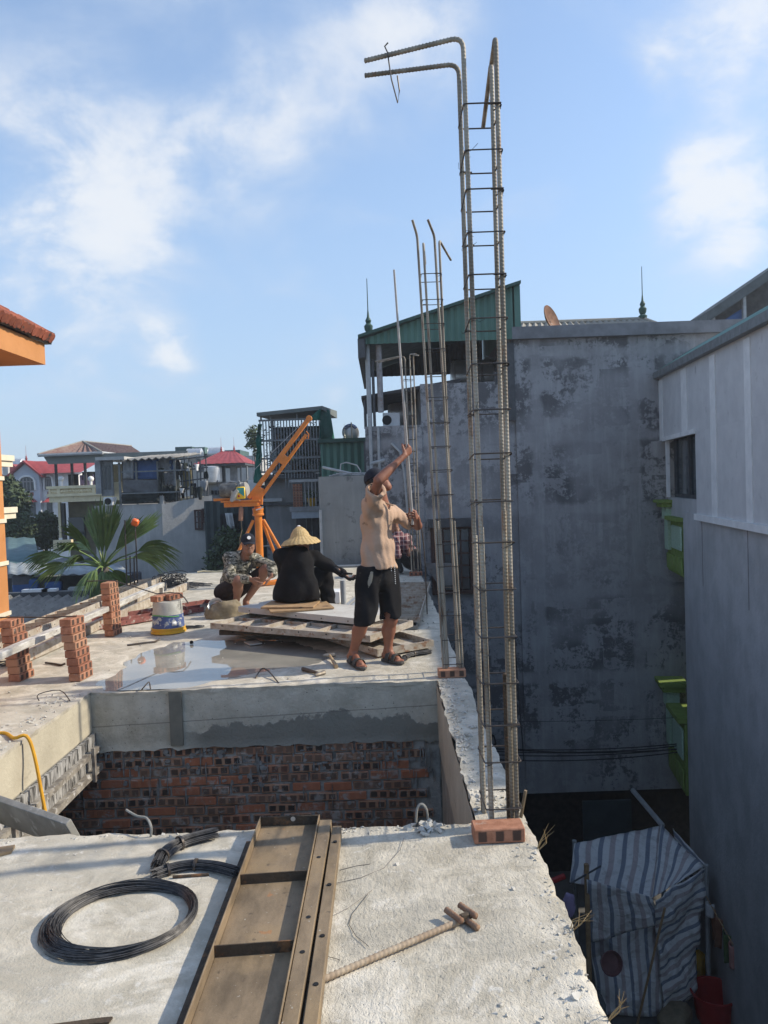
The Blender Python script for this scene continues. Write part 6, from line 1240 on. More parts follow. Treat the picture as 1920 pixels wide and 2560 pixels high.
hang('dark_net', DARKNET, 305, 1230, 398, 1258, PD+.05, sk2, .12, 7, .5); hang('dark_net', DARKNET, 396, 1170, 410, 1240, PD+.1, sk2, .1, 8, .1); hang('dark_net', DARKNET, 408, 1215, 440, 1255, PD+.2, sk2, .1, 9, .3); hang('dark_net', DARKNET, 436, 1165, 446, 1255, PD+.3, sk2, .1, 10, .1)
block(sk2, 'inner_wall', INSIDE, 306, 1150, 440, 1262, PD+1.6, .1); 
ra, rb_ = at(300, 1142, PD), at(440, 1143, PD)
g = MB(); g.corr(V(ra.x, PD-.1, ra.z-.12), V(rb_.x-ra.x, 0, .05), V(0, 3.2, .25), .2, .035); g.build('roof_sheet', GREYTILE, sk2, solid=.02)
for u in (302, 344, 398, 440): p = at(u, 1250, PD+.25); g = MB(); g.bx(p.x-.03, p.x+.03, PD+.22, PD+.28, za-.1, ra.z-.16); g.build('post', GREYM, sk2)
for v in (1178, 1232): z = at(370, v, PD).z; g = MB(); g.bx(at(302, v, PD).x, at(452, v, PD).x, PD-.02, PD+.01, z-.02, z+.02); g.build('rail', GREYM, sk2)
# glazed door and AC left of the shack
block(sk2, 'door_frame', GREYM, 252, 1146, 282, 1240, PD+.2, .08); block(sk2, 'door_glass', GLASS, 257, 1164, 265, 1224, PD+.18, .02); block(sk2, 'door_glass', GLASS, 268, 1164, 276, 1224, PD+.18, .02)
block(sk2, 'awning', PALEWALL, 238, 1142, 310, 1150, PD-.1, 2.0); block(sk2, 'screen', GREYT, 238, 1152, 252, 1235, PD+.1, .05); block(sk2, 'cream_panel', CREAM, 280, 1205, 304, 1235, PD+.5, .05)
x0, x1, z0, z1 = rect(260, 1243, 283, 1264, PD-.2); ac = thing('air_conditioner', 'white outdoor air conditioner on the pale building wall', 'air conditioner', V((x0+x1)/2, PD-.2, z0)); g = MB(); g.bx(x0, x1, PD-.25, PD+.11, z0, z1); g.build('casing', WHITEP, ac, bevel=.01); g = MB(); g.lathe([(.10, 0), (.10, .01)], V((x0+x1)/2, PD-.26, (z0+z1)/2), 16, Matrix.Rotation(math.pi/2, 3, 'X')); g.build('fan_grille', BLACK, ac)
# pergola of rods and rags right of the shack
pg_ = thing('rod_pergola', 'cluttered pergola of thin rods with dark rags on the pale building', 'pergola', V(at(490, 1240, PD+1).x, PD+1, zb2))
q = random.Random(31)
for i in range(9): u = 447+i*9; p = at(u, 1230, PD+.4); g = MB(); g.tube([V(p.x, PD+.5, zb2-.02), V(p.x+q.uniform(-.05, .05), PD+.5, at(u, q.uniform(1135, 1160), PD).z)], .022, 5); g.build('rod', GREYM if i % 2 else DARKM, pg_)
for v in (1150, 1178, 1205, 1225): a, b_ = at(440, v, PD+.5), at(520, v-10, PD+.5); g = MB(); g.tube([a, b_], .02, 5); g.build('rod', DARKM, pg_)
for i in range(26):
    u, v = q.uniform(440, 520), q.uniform(1140, 1235); p = at(u, v, PD+q.uniform(.2, .9)); w, h = q.uniform(.06, .2), q.uniform(.1, .4); ph = q.uniform(0, 6)
    g = MB(); g.grid(lambda a, b: p+V(w*(a-.5)*(1+.4*math.sin(b*3+ph)), .04*math.sin(a*5+ph), -h*b), 5, 5); g.build('rag', (DARKNET, DARKNET, CLOTHS[1], GREYT, WHITEP)[i % 5], pg_, solid=.01)
hang('bamboo_screen', mat('faded bamboo', (.36, .31, .17), (.27, .23, .12), 12, rough=.9, st=(6, 6, .5)), 455, 1170, 480, 1225, PD+.6, pg_)
# --- red hip roof pavilion, tanks and teal roof house behind
RD = 36.0
rp = thing('red_roof_pavilion', 'open pavilion with red hip roof behind the pale building', 'building', at(565, 1200, RD))
cx, zr, ze = at(572, 1128, RD).x, at(572, 1128, RD).z, at(572, 1162, RD).z; hw = at(633, 1160, RD).x-cx; rd_ = 2.2
e = [V(cx-hw*1.05, RD-rd_, ze), V(cx+hw, RD-rd_, ze), V(cx+hw, RD+rd_, ze), V(cx-hw*1.05, RD+rd_, ze)]; rg = [V(cx-.35, RD, zr), V(cx+.25, RD, zr)]
roofq(e[0], e[1], rg[1], rg[0], REDROOF, 'roof', rp, .3, .008); roofq(e[1], e[2], rg[1], rg[1], REDROOF, 'roof', rp, .3, .008); roofq(e[3], e[0], rg[0], rg[0], REDROOF, 'roof', rp, .3, .008); roofq(e[2], e[3], rg[0], rg[1], REDROOF, 'roof', rp, .3, .008)
for k in (0, 1): finial(rg[k], .5, REDROOF, parent=rp)
g = MB(); g.bx(e[0].x, e[1].x, RD-rd_+.05, RD+rd_-.05, ze-.10, ze-.02); g.build('ceiling', DARKM, rp)
for (u0, u1, m) in ((545, 553, WHITEP), (575, 592, GREYT), (555, 562, DARKM), (600, 603, GREYM), (615, 618, GREYM)): block(rp, 'post' if u1-u0 < 10 else 'screen_wall', m, u0, 1165, u1, 1206, RD-1.5, .2)
block(rp, 'base_wall', DARKWALL, 505, 1204, 645, 1260, RD-2.1, 4.5, z0=GZ)
for (u, v, r_, L, ax, lb_) in ((531, 1187, .42, .75, 'Z', 'upright banded water tank beside the red roof pavilion'), (487, 1137, .33, .8, 'X', 'silver lying water tank under the teal roof'), (540, 1134, .33, .8, 'X', 'silver lying water tank behind the red roof')): 
    tank(at(u, v, RD-2 if ax == 'Z' else 40), r_, L, lb_, ax)
tbd = thing('teal_roof_house', 'far building with dark teal box roofs', 'building', at(500, 1140, 43))
block(tbd, 'roof_box', mat('dark teal', (.06, .11, .10), (.05, .09, .085), 3, rough=.7), 438, 1117, 480, 1132, 42, 3); block(tbd, 'roof_side', mat('teal sheet', (.10, .17, .15), rough=.7), 480, 1118, 512, 1134, 42.5, 3); block(tbd, 'roof_box', MATS['dark teal'], 510, 1126, 600, 1142, 44, 3); block(tbd, 'wall', PALEWALL, 440, 1142, 640, 1300, 44.2, 5, z0=GZ)
# --- cream house with balustrade and rusty hip roof
CD = 28.0
ch = thing('cream_house', 'cream house with balustraded balcony and rusty corrugated hip roof', 'building', at(200, 1300, CD))
xa, xb = at(133, 1240, CD).x, at(247, 1240, CD).x; zb0, zb1, zb2_, zb3 = at(190, 1254, CD).z, at(190, 1240, CD).z, at(190, 1222, CD).z, at(190, 1214, CD).z
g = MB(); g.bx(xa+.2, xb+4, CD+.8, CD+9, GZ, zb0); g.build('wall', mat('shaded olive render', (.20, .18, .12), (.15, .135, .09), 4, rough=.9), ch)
g = MB(); g.bx(xa, xb+1, CD-.35, CD+.8, zb0, zb1); g.build('balcony_slab', CREAM, ch); g = MB(); g.bx(xa-.06, xb+1, CD-.42, CD-.20, zb1+.001, zb1+.10); g.build('cornice', CREAM, ch)
g = MB(); g.bx(xa-.06, xb+.9, CD-.42, CD-.18, zb3-.10, zb3); g.build('handrail', CREAM, ch)
for (u0, u1) in ((133, 138), (153, 162), (240, 248)): a, b_ = at(u0, 1230, CD).x, at(u1, 1230, CD).x; g = MB(); g.bx(a, b_, CD-.40, CD-.22, zb1+.10, zb3-.10); g.build('balustrade_pier', CREAM, ch)
bal_prof = [(.06, 0), (.085, .03), (.06, .08), (.10, .22), (.105, .30), (.055, .48), (.075, .54), (.06, .60)]; hb_ = zb3-.2-zb1
gm = MB(); gm.lathe([(r_*.85, z_/.6*hb_) for r_, z_ in bal_prof], (0, 0, 0), 10); bme = gm.mesh('baluster'); sharpen(bme); bme.materials.append(CREAM)
block(ch, 'balcony_shade_sheet', BLACK, 136, 1219, 247, 1241, CD+.75, .04)  # black sheet added to give the shade behind the balusters
for u in [141, 146, 150]+[165+i*7 for i in range(11)]: x = at(u, 1230, CD).x; inst('baluster', bme, ch, (x, CD-.31, zb1+.10))
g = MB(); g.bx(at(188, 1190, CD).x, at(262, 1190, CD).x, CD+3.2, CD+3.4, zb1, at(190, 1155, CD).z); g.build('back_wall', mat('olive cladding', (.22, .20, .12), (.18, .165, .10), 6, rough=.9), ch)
for u in (141, 181, 214): p = at(u, 1190, CD+.3); g = MB(); g.bx(p.x-.04, p.x+.04, CD+.25, CD+.33, zb1, at(190, 1156, CD).z); g.build('post', DARKM, ch)
fz0, fz1 = at(180, 1160, CD).z, at(180, 1138, CD).z
fa, fb = at(121, 1140, CD).x, at(236, 1150, CD).x
g = MB(); g.hexa([V(fa+.18, CD-.45, fz0), V(fb+3.5, CD-.45, fz0), V(fb+3.5, CD-.38, fz0), V(fa+.18, CD-.38, fz0), V(fa, CD-.45, fz1), V(fb+3.5, CD-.45, fz1), V(fb+3.5, CD-.38, fz1), V(fa, CD-.38, fz1)]); g.build('fascia', mat('grey fascia', (.20, .215, .20), (.17, .185, .17), 3, rough=.8), ch)
e0, e1 = V(fa-.1, CD-.6, fz1+.03), V(at(268, 1133, CD).x, CD-.6, fz1+.05); k0 = at(207, 1104, CD+3); kr = at(328, 1112, CD+7); e2 = at(372, 1136, CD+5); 
roofq(e0, e1, k0+V(.15, 0, -.02), k0, BROWNROOF, 'roof', ch, .22, .03); g = MB(); n_ = 40
roofq(e1, V(e2.x, e2.y, e1.z), V(kr.x, kr.y, k0.z), k0+V(.15, 0, -.02), BROWNROOF, 'roof', ch, .3, .03)
roofq(V(fa-.1, CD+6, fz1+.03), e0, k0, k0+V(.5, 3, 0), BROWNROOF, 'roof', ch, .3, .03)
g = MB(); g.tube([e1, k0], .05, 6); g.tube([e0, k0], .05, 6); g.tube([k0, V(kr.x, kr.y, k0.z)], .05, 6); g.build('ridge_cap', BEIGEROOF, ch); g = MB(); g.tube([e0+V(0, 0, -.03), e1+V(0, 0, -.03), V(e2.x, e2.y, e1.z-.03)], .06, 6); g.build('gutter', PVC, ch)
block(ch, 'side_wall', GREYT, 262, 1140, 385, 1150, CD+2.5, 4); g = MB(); p = at(270, 1160, CD-.1); g.tube([V(p.x, p.y, e1.z), V(p.x, p.y, zb1)], .05, 6); g.build('downpipe', WHITEP, ch)
for (u0, v0, u1, v1, m, nm) in ((146, 1255, 152, 1345, CREAM, 'column'), (172, 1293, 210, 1350, GLASS, 'door'), (154, 1258, 162, 1350, INSIDE, 'opening')): block(ch, nm, m, u0, v0, u1, v1, CD+.6, .15)
for (u0, v0, w, h, m, lb_) in ((199, 1188, .55, .45, CLOTHS[0], 'lilac laundry on the cream balcony'), (170, 1186, .4, .5, CLOTHS[1], 'black laundry on the cream balcony, left'), (205, 1180, .7, .3, CLOTHS[1], 'black laundry above the lilac one'), (228, 1185, .4, .6, CLOTHS[1], 'black laundry on the cream balcony, right')):
    p = at(u0, v0, CD+.5); g = MB(); g.grid(lambda a, b: p+V(w*a, .05*math.sin(a*11), -h*b*(1-.2*math.sin(a*9))), 9, 5); g.build('laundry', m, label=lb_, cat='laundry', group='washing on the cream balcony', solid=.01)
for u in (153, 227): p = at(u, 1197, CD-.3); lm = thing('globe_lamp', 'white globe lamp on the balustrade, %s one' % ('left' if u < 200 else 'right'), 'lamp', V(p.x, p.y, zb3), 'globe lamps'); g = MB(); g.tube([V(p.x, p.y, zb3), p], .05, 8); g.build('stem', WHITEP, lm); g = MB(); g.lathe([(.03, -.1), (.09, -.06), (.11, 0), (.09, .06), (.03, .1)], p, 12); g.build('globe', WHITEP, lm)
block(ch, 'lower_balustrade', CREAM, 133, 1350, 178, 1375, CD-.3, .2); 
for k in range(4): block(ch, 'balustrade_gap', BLACK, 143+k*8, 1356, 146+k*8, 1370, CD-.31, .02)
# --- white house with red roof and arched windows
WD = 44.0
wh = thing('white_house', 'white house with red gable roof and arched windows far at the left', 'building', at(90, 1250, WD))
x0, x1 = at(36, 1230, WD).x, at(100, 1230, WD).x; ze = at(70, 1183, WD).z; zr = at(65, 1153, WD).z
g = MB(); g.bx(x0, x1, WD, WD+6, GZ, ze); g.build('wall', mat('bluish white paint', (.50, .53, .58), (.42, .45, .50), 1.5, (.34, .35, .37), 2, (.6, .72), .8), wh)
xm_ = (x0+x1)/2-.05; g = MB(); g.prism([V(x0, WD, ze), V(x1, WD, ze), V(xm_, WD, zr-.15)], (0, .2, 0)); g.build('gable', MATS['bluish white paint'], wh)
xe = at(180, 1180, WD).x; g = MB(); g.bx(x1+.002, xe, WD+.4, WD+6, GZ, ze); g.build('wall', WHITEP, wh)
roofq(V(x1+.1, WD-.2, ze-.05), V(xe+.6, WD-.2, ze-.05), V(xe+.6, WD+3, zr), V(xm_, WD+.0, zr), REDROOF, 'roof', wh, .35, .012)
for s_, xx in ((-1, x0-.35), (1, x1+.25)):
    g = MB(); g.hexa([V(xx, WD-.25, ze-.28), V(xm_, WD-.25, zr-.08), V(xm_, WD+4, zr-.08), V(xx, WD+4, ze-.28), V(xx, WD-.25, ze-.15), V(xm_, WD-.25, zr+.05), V(xm_, WD+4, zr+.05), V(xx, WD+4, ze-.15)]); g.build('roof', REDROOF, wh)
finial(V(xm_, WD+.2, zr), .7, REDROOF, parent=wh)
def archwin(u0, v0, u1, v1, D):
    a, b_, c, d = rect(u0, v0, u1, v1, D); r_ = (b_-a)/2; zc_ = d-r_*.7; arcp = [V((a+b_)/2+math.cos(t)*r_, D-.06, zc_+math.sin(t)*r_*.7) for t in [math.pi*i/10 for i in range(11)]]
    g = MB(); g.prism([V(a, D-.06, c), V(b_, D-.06, c)]+arcp, (0, .055, 0)); w = g.build('window', GLASS, wh)
    g = MB(); big = [V((a+b_)/2+math.cos(t)*r_*1.12, D-.09, zc_+math.sin(t)*r_*.82) for t in [math.pi*i/10 for i in range(11)]]; g.tube([V(b_+.06, D-.07, c)]+big+[V(a-.06, D-.07, c)], .06, 5)
    g.build('surround', WHITEP, w); g = MB()
    for f_ in (.25, .5, .75): g.bx(a+(b_-a)*f_-.03, a+(b_-a)*f_+.03, D-.085, D-.061, c, zc_+r_*.5)
    g.bx(a, b_, D-.083, D-.0612, zc_-.03, zc_+.03); g.build('glazing_bars', mat('window bars', (.25, .24, .24), rough=.7), w)
    block(wh, 'brick_panel', mat('brick relief', (.30, .13, .10), (.24, .10, .08), 30, rough=.9), u0+5, v1+5, u1-2, v1+14, D-.02, .015)
archwin(51, 1192, 86, 1226, WD); archwin(113, 1190, 131, 1224, WD+.4)
for (u0, v0, u1, v1, D) in ((67, 1256, 89, 1290, WD), (117, 1256, 131, 1290, WD+.4)):
    block(wh, 'window', GLASS, u0, v0, u1, v1, D-.04, .03); a, b_, c, d = rect(u0-2, v0-13, u1+5, v0-1, D); g = MB(); g.hexa([V(a, D-.7, c), V(b_, D-.7, c), V(b_, D-.01, c), V(a, D-.01, c), V(a+.1, D-.5, c+.05), V(b_-.3, D-.5, c+.05), V(b_-.3, D-.01, d), V(a+.1, D-.01, d)]); g.build('awning', REDROOF, wh); block(wh, 'brick_panel', MATS['brick relief'], u0+4, v1+5, u1-3, v1+13, D-.02, .015)
fh = thing('far_pink_house', 'far house with maroon dome gable at the left edge', 'building', at(20, 1200, 55)); block(fh, 'wall', mat('maroon wall', (.30, .13, .12), rough=.9), 5, 1185, 38, 1240, 55, 5, z0=GZ); block(fh, 'turret', PALEWALL, 6, 1162, 20, 1188, 54.5, 2)
g = MB(); p = at(26, 1186, 54.8); g.prism([p+V(math.cos(t)*.55, 0, math.sin(t)*.75) for t in [math.pi*i/8 for i in range(9)]], (0, 3, 0)); g.build('dome_gable', REDROOF, fh)
ft = tank(at(44, 1163, 58), .5, 1.0, 'tiny far water tank left of the white house roof', 'X')
# --- trees left
tree('round dark tree at the left edge before the white house', V(at(40, 1400, 33).x, 33, GZ), [pt_(18, 1222, 33, .55), pt_(30, 1250, 33, .75), pt_(44, 1262, 33.5, .5), pt_(25, 1285, 33, .8), pt_(45, 1285, 33, .5)], 4500, .13, 21)
tree('dark bushy tree between the white house and the cream house', V(at(115, 1400, 31).x, 31, GZ), [pt_(112, 1302, 31, .4), pt_(104, 1325, 31, .42), pt_(118, 1328, 31, .42), pt_(110, 1345, 31, .5), pt_(126, 1306, 31.3, .35)], 4200, .11, 22)
tree('low olive shrub above the teal roof at the left', V(at(45, 1400, 30).x, 30, GZ), [pt_(30, 1325, 30, .6), pt_(55, 1318, 30, .65), pt_(72, 1330, 30, .5), pt_(45, 1340, 30, .7)], 3000, .10, 23, name='shrub')
tree('thin wispy tree left of the caged house', V(at(640, 1250, 30).x, 30, GZ), [pt_(634, 1085, 30, .35), pt_(638, 1105, 30, .3), pt_(629, 1110, 30, .25), pt_(641, 1130, 30, .2)], 420, .09, 24, trunk=.05)
# --- low roofs at the left below
lr = thing('teal_roof_shed', 'shed with a large teal sheet roof at the left', 'shed', at(80, 1400, 24)); a, b_, c, d = at(14, 1345, 27), at(122, 1345, 27), at(105, 1420, 21.5), at(14, 1420, 21.5)
g = MB(); g.corr(d, c-d, (a-d), .5, .02); g.build('roof', TEAL, lr, solid=.03); g = MB(); g.bx(d.x, c.x, 21.6, 26.5, GZ, d.z-.08); g.build('wall', DARKWALL, lr)
fr = thing('fibre_roof_shed', 'shed roofed with grey corrugated fibre sheets below the palm', 'shed', at(120, 1520, 14)); a, b_, c, d = at(20, 1493, 16.2), at(215, 1493, 16.2), at(250, 1615, 14.0), at(-40, 1615, 14.0)
d.x, c.x = a.x-.9, b_.x+.1; g = MB(); g.corr(d, c-d, a-d, .19, .05); g.build('roof', GREYTILE, fr, solid=.02); g = MB(); g.bx(a.x-.7, b_.x, 14.3, 16.1, GZ, d.z-.15); g.build('wall', DARKWALL, fr)
g = MB(); g.bx(a.x-.8, b_.x+.6, 16.2, 16.4, GZ, a.z+.08); g.build('parapet', DARKM, fr)
for k, (u, w, lb_) in enumerate(((62, .55, 'left white slab on the shed parapet'), (97, .3, 'right white slab on the shed parapet'))): p = at(u, 1489, 16.2); g = MB(); g.bx(p.x-w/2+.2, p.x+w/2+.2, 16.22, 16.38, a.z+.082, a.z+.14); g.build('stone_slab', WHITEP, label=lb_, cat='slab')
cf = thing('cluttered_yard_roof', 'low pale sheet canopy with clutter behind the fibre roof', 'canopy', at(150, 1470, 19)); a, b_, c, d = at(20, 1408, 21), at(330, 1408, 21), at(330, 1436, 18.6), at(20, 1436, 18.6); g = MB(); g.corr(d, c-d, a-d, .3, .02); g.build('roof', mat('pale canopy', (.34, .37, .38), (.24, .26, .27), 3, rough=.7), cf, solid=.02); g = MB(); g.bx(a.x, b_.x, 19.8, 20, GZ, a.z-.3); g.build('back_wall', INSIDE, cf)
for k in range(12):
    p = at(random.uniform(40, 340), random.uniform(1442, 1482), 18.8); g = MB(); g.box(p, (random.uniform(.2, .6), .2, random.uniform(.15, .4)), .2); g.build('stored_item', [LC[1], BLUET, TEAL, LC[3]][k % 4], cf, bevel=.03)

# ------------------------------------------------------------------ orange house at the left edge
OX = -4.45
oh = thing('orange_house', 'orange painted house with white bands and tiled roof at the left edge', 'building', V(OX-1, 7, GZ))
yE = 9.02; g = MB(); g.bx(OX-3, OX, 4.0, yE, GZ, 3.45); g.build('wall', ORANGEWALL, oh)
for v in (1195, 1302, 1408, 1534): z = at(18, v, 8.95).z; g = MB(); g.bx(OX-.1, OX+.018, 4.0, yE+.014, z-.024, z+.024); g.build('band', mat('ivory band', (.70, .64, .50), (.60, .55, .42), 5, rough=.8), oh)
for (v0, v1) in ((1138, 1150), (1268, 1280)):
    for k in range(2): z1 = at(20, v0, 9.3).z-.07*k; g = MB(); g.bx(OX-.5, at((24 if v0 < 1200 else 32)-5*k, v0, 9.3).x, yE+.04, yE+.4, z1-.068, z1); g.build('ledge', MATS['ivory band'], oh)
EX, EY = -3.84, 8.93; EZ = at(118, 855, EY).z
g = MB(); g.bx(EX-.6, EX, 4, EY, EZ-.26, EZ-.02); g.build('fascia', ORANGEWALL, oh)
hipT = V(EX-1.5, EY-1.5, EZ+.95)
rf = thing('tile_roof', None, None, (0, 0, 0)) if False else None
g = MB(); g.add([V(EX+.06, 4, EZ), V(EX+.06, EY+.06, EZ), hipT, V(EX-1.5, 4, EZ+.95)], [(0, 1, 2, 3)]); g.add([V(EX+.06, EY+.06, EZ), V(EX-3, EY+.06, EZ), V(EX-3, hipT.y, EZ+.95), hipT], [(0, 1, 2, 3)]); rfo = g.build('roof', MOSSTILE, oh, solid=.05)
gm = MB(); gm.tube([V(0, 0, 0), V(-.10, 0, .065), V(-.36, 0, .225)], [.058, .055, .05], 8); tme = gm.mesh('roof_tile'); sharpen(tme); tme.materials.append(REDTILE)
for k in range(34): inst('roof_tile', tme, rfo, (EX+.10, EY-.02-k*.085, EZ+.035+.006*math.sin(k*2.3)), (0, 0, 0))
d = (hipT-V(EX+.06, EY+.06, EZ)); 
for k in range(9):
    p = V(EX+.06, EY+.06, EZ+.05)+d*(k/9); g = MB(); g.tube([p, p+d*.07, p+d*.13], [.075, .068, .06], 8); g.build('ridge_tile', REDTILE if k else MOSSTILE, rfo)

# ------------------------------------------------------------------ palm beyond the left rim
pc = at(258, 1418, 13.6); palm = thing('palm_tree', 'fan palm with long drooping green leaves beyond the left rim', 'palm', V(pc.x, pc.y, GZ))
g = MB(); g.tube([V(pc.x, pc.y, GZ), V(pc.x+.05, pc.y, -3), pc+V(0, 0, -.15), pc], [.18, .15, .13, .08], 12); g.build('trunk', BARK, palm)
def frond(tip_u, tip_v, dD, Lp, n, spread, droop, k, fold=.35, ls=1.0):
    q = random.Random(k); hub_dir = (at(tip_u, tip_v, 13.6+dD)-pc); L = hub_dir.length*1.12; d = hub_dir.normalized(); hub = pc+d*(L*Lp)
    side = d.cross(V(0, 1, .25)).normalized(); nrm2 = side.cross(d).normalized()
    g = MB(); g.tube([pc, pc.lerp(hub, .5)+V(0, 0, .03), hub], [.022, .016, .012], 6)
    n = int(n*1.35)
    for i in range(n):
        a = spread*(i/(n-1)-.5)*2; ln = L*(1-Lp)*(1.05-.30*abs(a)/max(spread, .1))*q.uniform(.9, 1.1); dd = (d*math.cos(a)+side*math.sin(a)+nrm2*fold*q.uniform(-.25, .6)*.5).normalized()
        w = .021*q.uniform(.7, 1.25); up = dd.cross(side if abs(a) < .8 else d).normalized(); sd_ = dd.cross(nrm2).normalized()
        P = []; m_ = 6; dr = droop*q.uniform(.7, 1.4)
        for j in range(m_+1):
            t = j/m_; c = hub+dd*(ln*t)-V(0, 0, dr*ln*t**2.2); ww = w*(.55+1.3*t if t < .35 else 1.0*(1-((t-.35)/.65)**1.6))+.001; P.append((c+sd_*ww, c-sd_*ww, c+nrm2*ww*.45))
        vs = [x for pp in P for x in pp]; fs = []
        for j in range(m_): b_ = j*3; fs += [(b_, b_+2, b_+5, b_+3), (b_+2, b_+1, b_+4, b_+5)]
        g.add(vs, fs)
    g.build('frond', LEAF, palm, ang=80)
for i, a_ in enumerate([(250, 1258, -.1, .22, 22, .22, .07), (284, 1264, -.3, .24, 20, .20, .10), (222, 1266, .2, .24, 18, .20, .10), (345, 1300, -.35, .34, 22, .30, .06), (385, 1292, .2, .42, 16, .22, .05), (432, 1338, -.2, .46, 26, .42, .55), (410, 1370, .3, .44, 18, .35, .6),
        (165, 1300, -.5, .42, 20, .26, .25), (135, 1335, -.8, .46, 26, .40, .6), (150, 1380, -.9, .42, 24, .45, .65), (75, 1372, .1, .52, 24, .36, .55), (95, 1410, -.3, .5, 20, .4, .5), (235, 1480, -.7, .15, 20, .5, .3), (275, 1496, -.4, .1, 22, .55, .25), (305, 1475, -.2, .15, 18, .5, .35), (250, 1490, .2, .1, 18, .7, .3), (200, 1440, -.9, .3, 20, .5, .55), (320, 1440, .4, .35, 16, .5, .5), (190, 1330, .5, .4, 16, .3, .3)]):
    frond(*a_, 50+i)
# ------------------------------------------------------------------ people: smooth signed-distance bodies turned into meshes
class Sdf:
    def __init__(s, h): s.h = h; s.p = []
    def c(s, a, b, ra, rb=None, k=.03, ax=None, sq=1.0, op='+'):      # tapered capsule, optionally flattened along ax by sq
        s.p.append((op, np.array(tuple(a), float), np.array(tuple(b), float), ra, ra if rb is None else rb, k, None if ax is None else np.array(tuple(Vector(ax).normalized())), sq)); return s
    def ball(s, a, r, k=.03, ax=None, sq=1.0, op='+'): return s.c(a, Vector(a)+Vector((0, 0, 1e-4)), r, r, k, ax, sq, op)
    def cut(s, pt, n): s.p.append(('cut', np.array(tuple(pt), float), np.array(tuple(Vector(n).normalized()), float), 0, 0, 0, None, 1)); return s     # keeps the side opposite to n
    def mesh(s, fold=None):
        h = s.h; cap = [p for p in s.p if p[0] == '+']
        lo = np.min([np.minimum(p[1], p[2])-max(p[3], p[4])*max(1, p[7]) for p in cap], 0)-4*h; hi = np.max([np.maximum(p[1], p[2])+max(p[3], p[4])*max(1, p[7]) for p in cap], 0)+4*h
        n = np.ceil((hi-lo)/h).astype(int)+1; f = np.full(n, .25, np.float32); ax_ = [lo[i]+np.arange(n[i])*h for i in range(3)]
        for op, a, b, ra, rb, k, fa, sq in s.p:
            if op == 'cut':
                d = (ax_[0][:, None, None]-a[0])*b[0]+(ax_[1][None, :, None]-a[1])*b[1]+(ax_[2][None, None, :]-a[2])*b[2]; f = np.maximum(f, d.astype(np.float32)); continue
            m = max(ra, rb)*max(1, sq)+k+3*h
            i0 = np.clip(np.floor((np.minimum(a, b)-m-lo)/h).astype(int), 0, n-1); i1 = np.clip(np.ceil((np.maximum(a, b)+m-lo)/h).astype(int)+1, 1, n)
            X, Y, Z = np.meshgrid(*[ax_[i][i0[i]:i1[i]] for i in range(3)], indexing='ij'); ab = b-a; L2 = max(ab @ ab, 1e-12)
            t = np.clip(((X-a[0])*ab[0]+(Y-a[1])*ab[1]+(Z-a[2])*ab[2])/L2, 0, 1); dx, dy, dz = X-a[0]-t*ab[0], Y-a[1]-t*ab[1], Z-a[2]-t*ab[2]
            if fa is not None:
                e = dx*fa[0]+dy*fa[1]+dz*fa[2]; g_ = e*(1/sq-1); dx, dy, dz = dx+g_*fa[0], dy+g_*fa[1], dz+g_*fa[2]
            d = np.sqrt(dx*dx+dy*dy+dz*dz)-(ra+(rb-ra)*t)
            if fa is not None and sq < 1: d = d*np.where(True, .5+.5*sq, 1)
            sl = tuple(slice(i0[i], i1[i]) for i in range(3)); o = f[sl]
            if op == '+':
                if k > 0: hh = np.clip(.5+.5*(o-d)/k, 0, 1); f[sl] = o+(d-o)*hh-k*hh*(1-hh)
                else: f[sl] = np.minimum(o, d)
            else: f[sl] = np.maximum(o, -d)
        if fold is not None: X, Y, Z = np.meshgrid(*ax_, indexing='ij'); f = f+fold(X, Y, Z).astype(np.float32)
        ins = f < 0; A = [slice(0, -1), slice(1, None)]
        cnt = sum(ins[A[i], A[j], A[k]].astype(np.int8) for i in (0, 1) for j in (0, 1) for k in (0, 1)); act = (cnt > 0) & (cnt < 8)
        ids = -np.ones(act.shape, np.int64); idx3 = np.argwhere(act); ids[act] = np.arange(len(idx3))
        acc = np.zeros((len(idx3), 3)); w = np.zeros(len(idx3)); I, J, K = idx3.T; cor = {(i, j, k): f[I+i, J+j, K+k] for i in (0, 1) for j in (0, 1) for k in (0, 1)}
        for i, j, k in cor:
            for d in range(3):
                c0 = (i, j, k)
                if c0[d]: continue
                c1 = tuple(c0[e]+(e == d) for e in range(3)); v0, v1 = cor[c0], cor[c1]; m = (v0 < 0) != (v1 < 0); t = np.where(m, v0/np.where(v0-v1 == 0, 1, v0-v1), 0)
                p = np.tile(np.array(c0, float), (len(idx3), 1)); p[:, d] += t; acc += p*m[:, None]; w += m
        V_ = lo+(idx3+acc/np.maximum(w, 1)[:, None])*h; F_ = []
        for d in range(3):
            e, g = [(1, 2), (2, 0), (0, 1)][d]; s0 = [slice(None)]*3; s1 = [slice(None)]*3; s0[d], s1[d] = slice(0, -1), slice(1, None); a_, b_ = ins[tuple(s0)], ins[tuple(s1)]; ch = np.argwhere(a_ != b_)
            ch = ch[(ch[:, e] > 0) & (ch[:, g] > 0) & (ch[:, e] < n[e]-1) & (ch[:, g] < n[g]-1)]
            def cell(oe, og): q = ch.copy(); q[:, e] -= oe; q[:, g] -= og; return ids[q[:, 0], q[:, 1], q[:, 2]]
            Q = np.stack([cell(1, 1), cell(0, 1), cell(0, 0), cell(1, 0)], 1); fl = b_[tuple(ch.T)]; Q[fl] = Q[fl][:, ::-1]; F_.append(Q[(Q >= 0).all(1)])
        return V_, np.concatenate(F_)
def join(meshes):
    vs, fs, o = [], [], 0
    for v, f in meshes: vs.append(v); fs.append(f+o); o += len(v)
    return np.concatenate(vs), np.concatenate(fs)
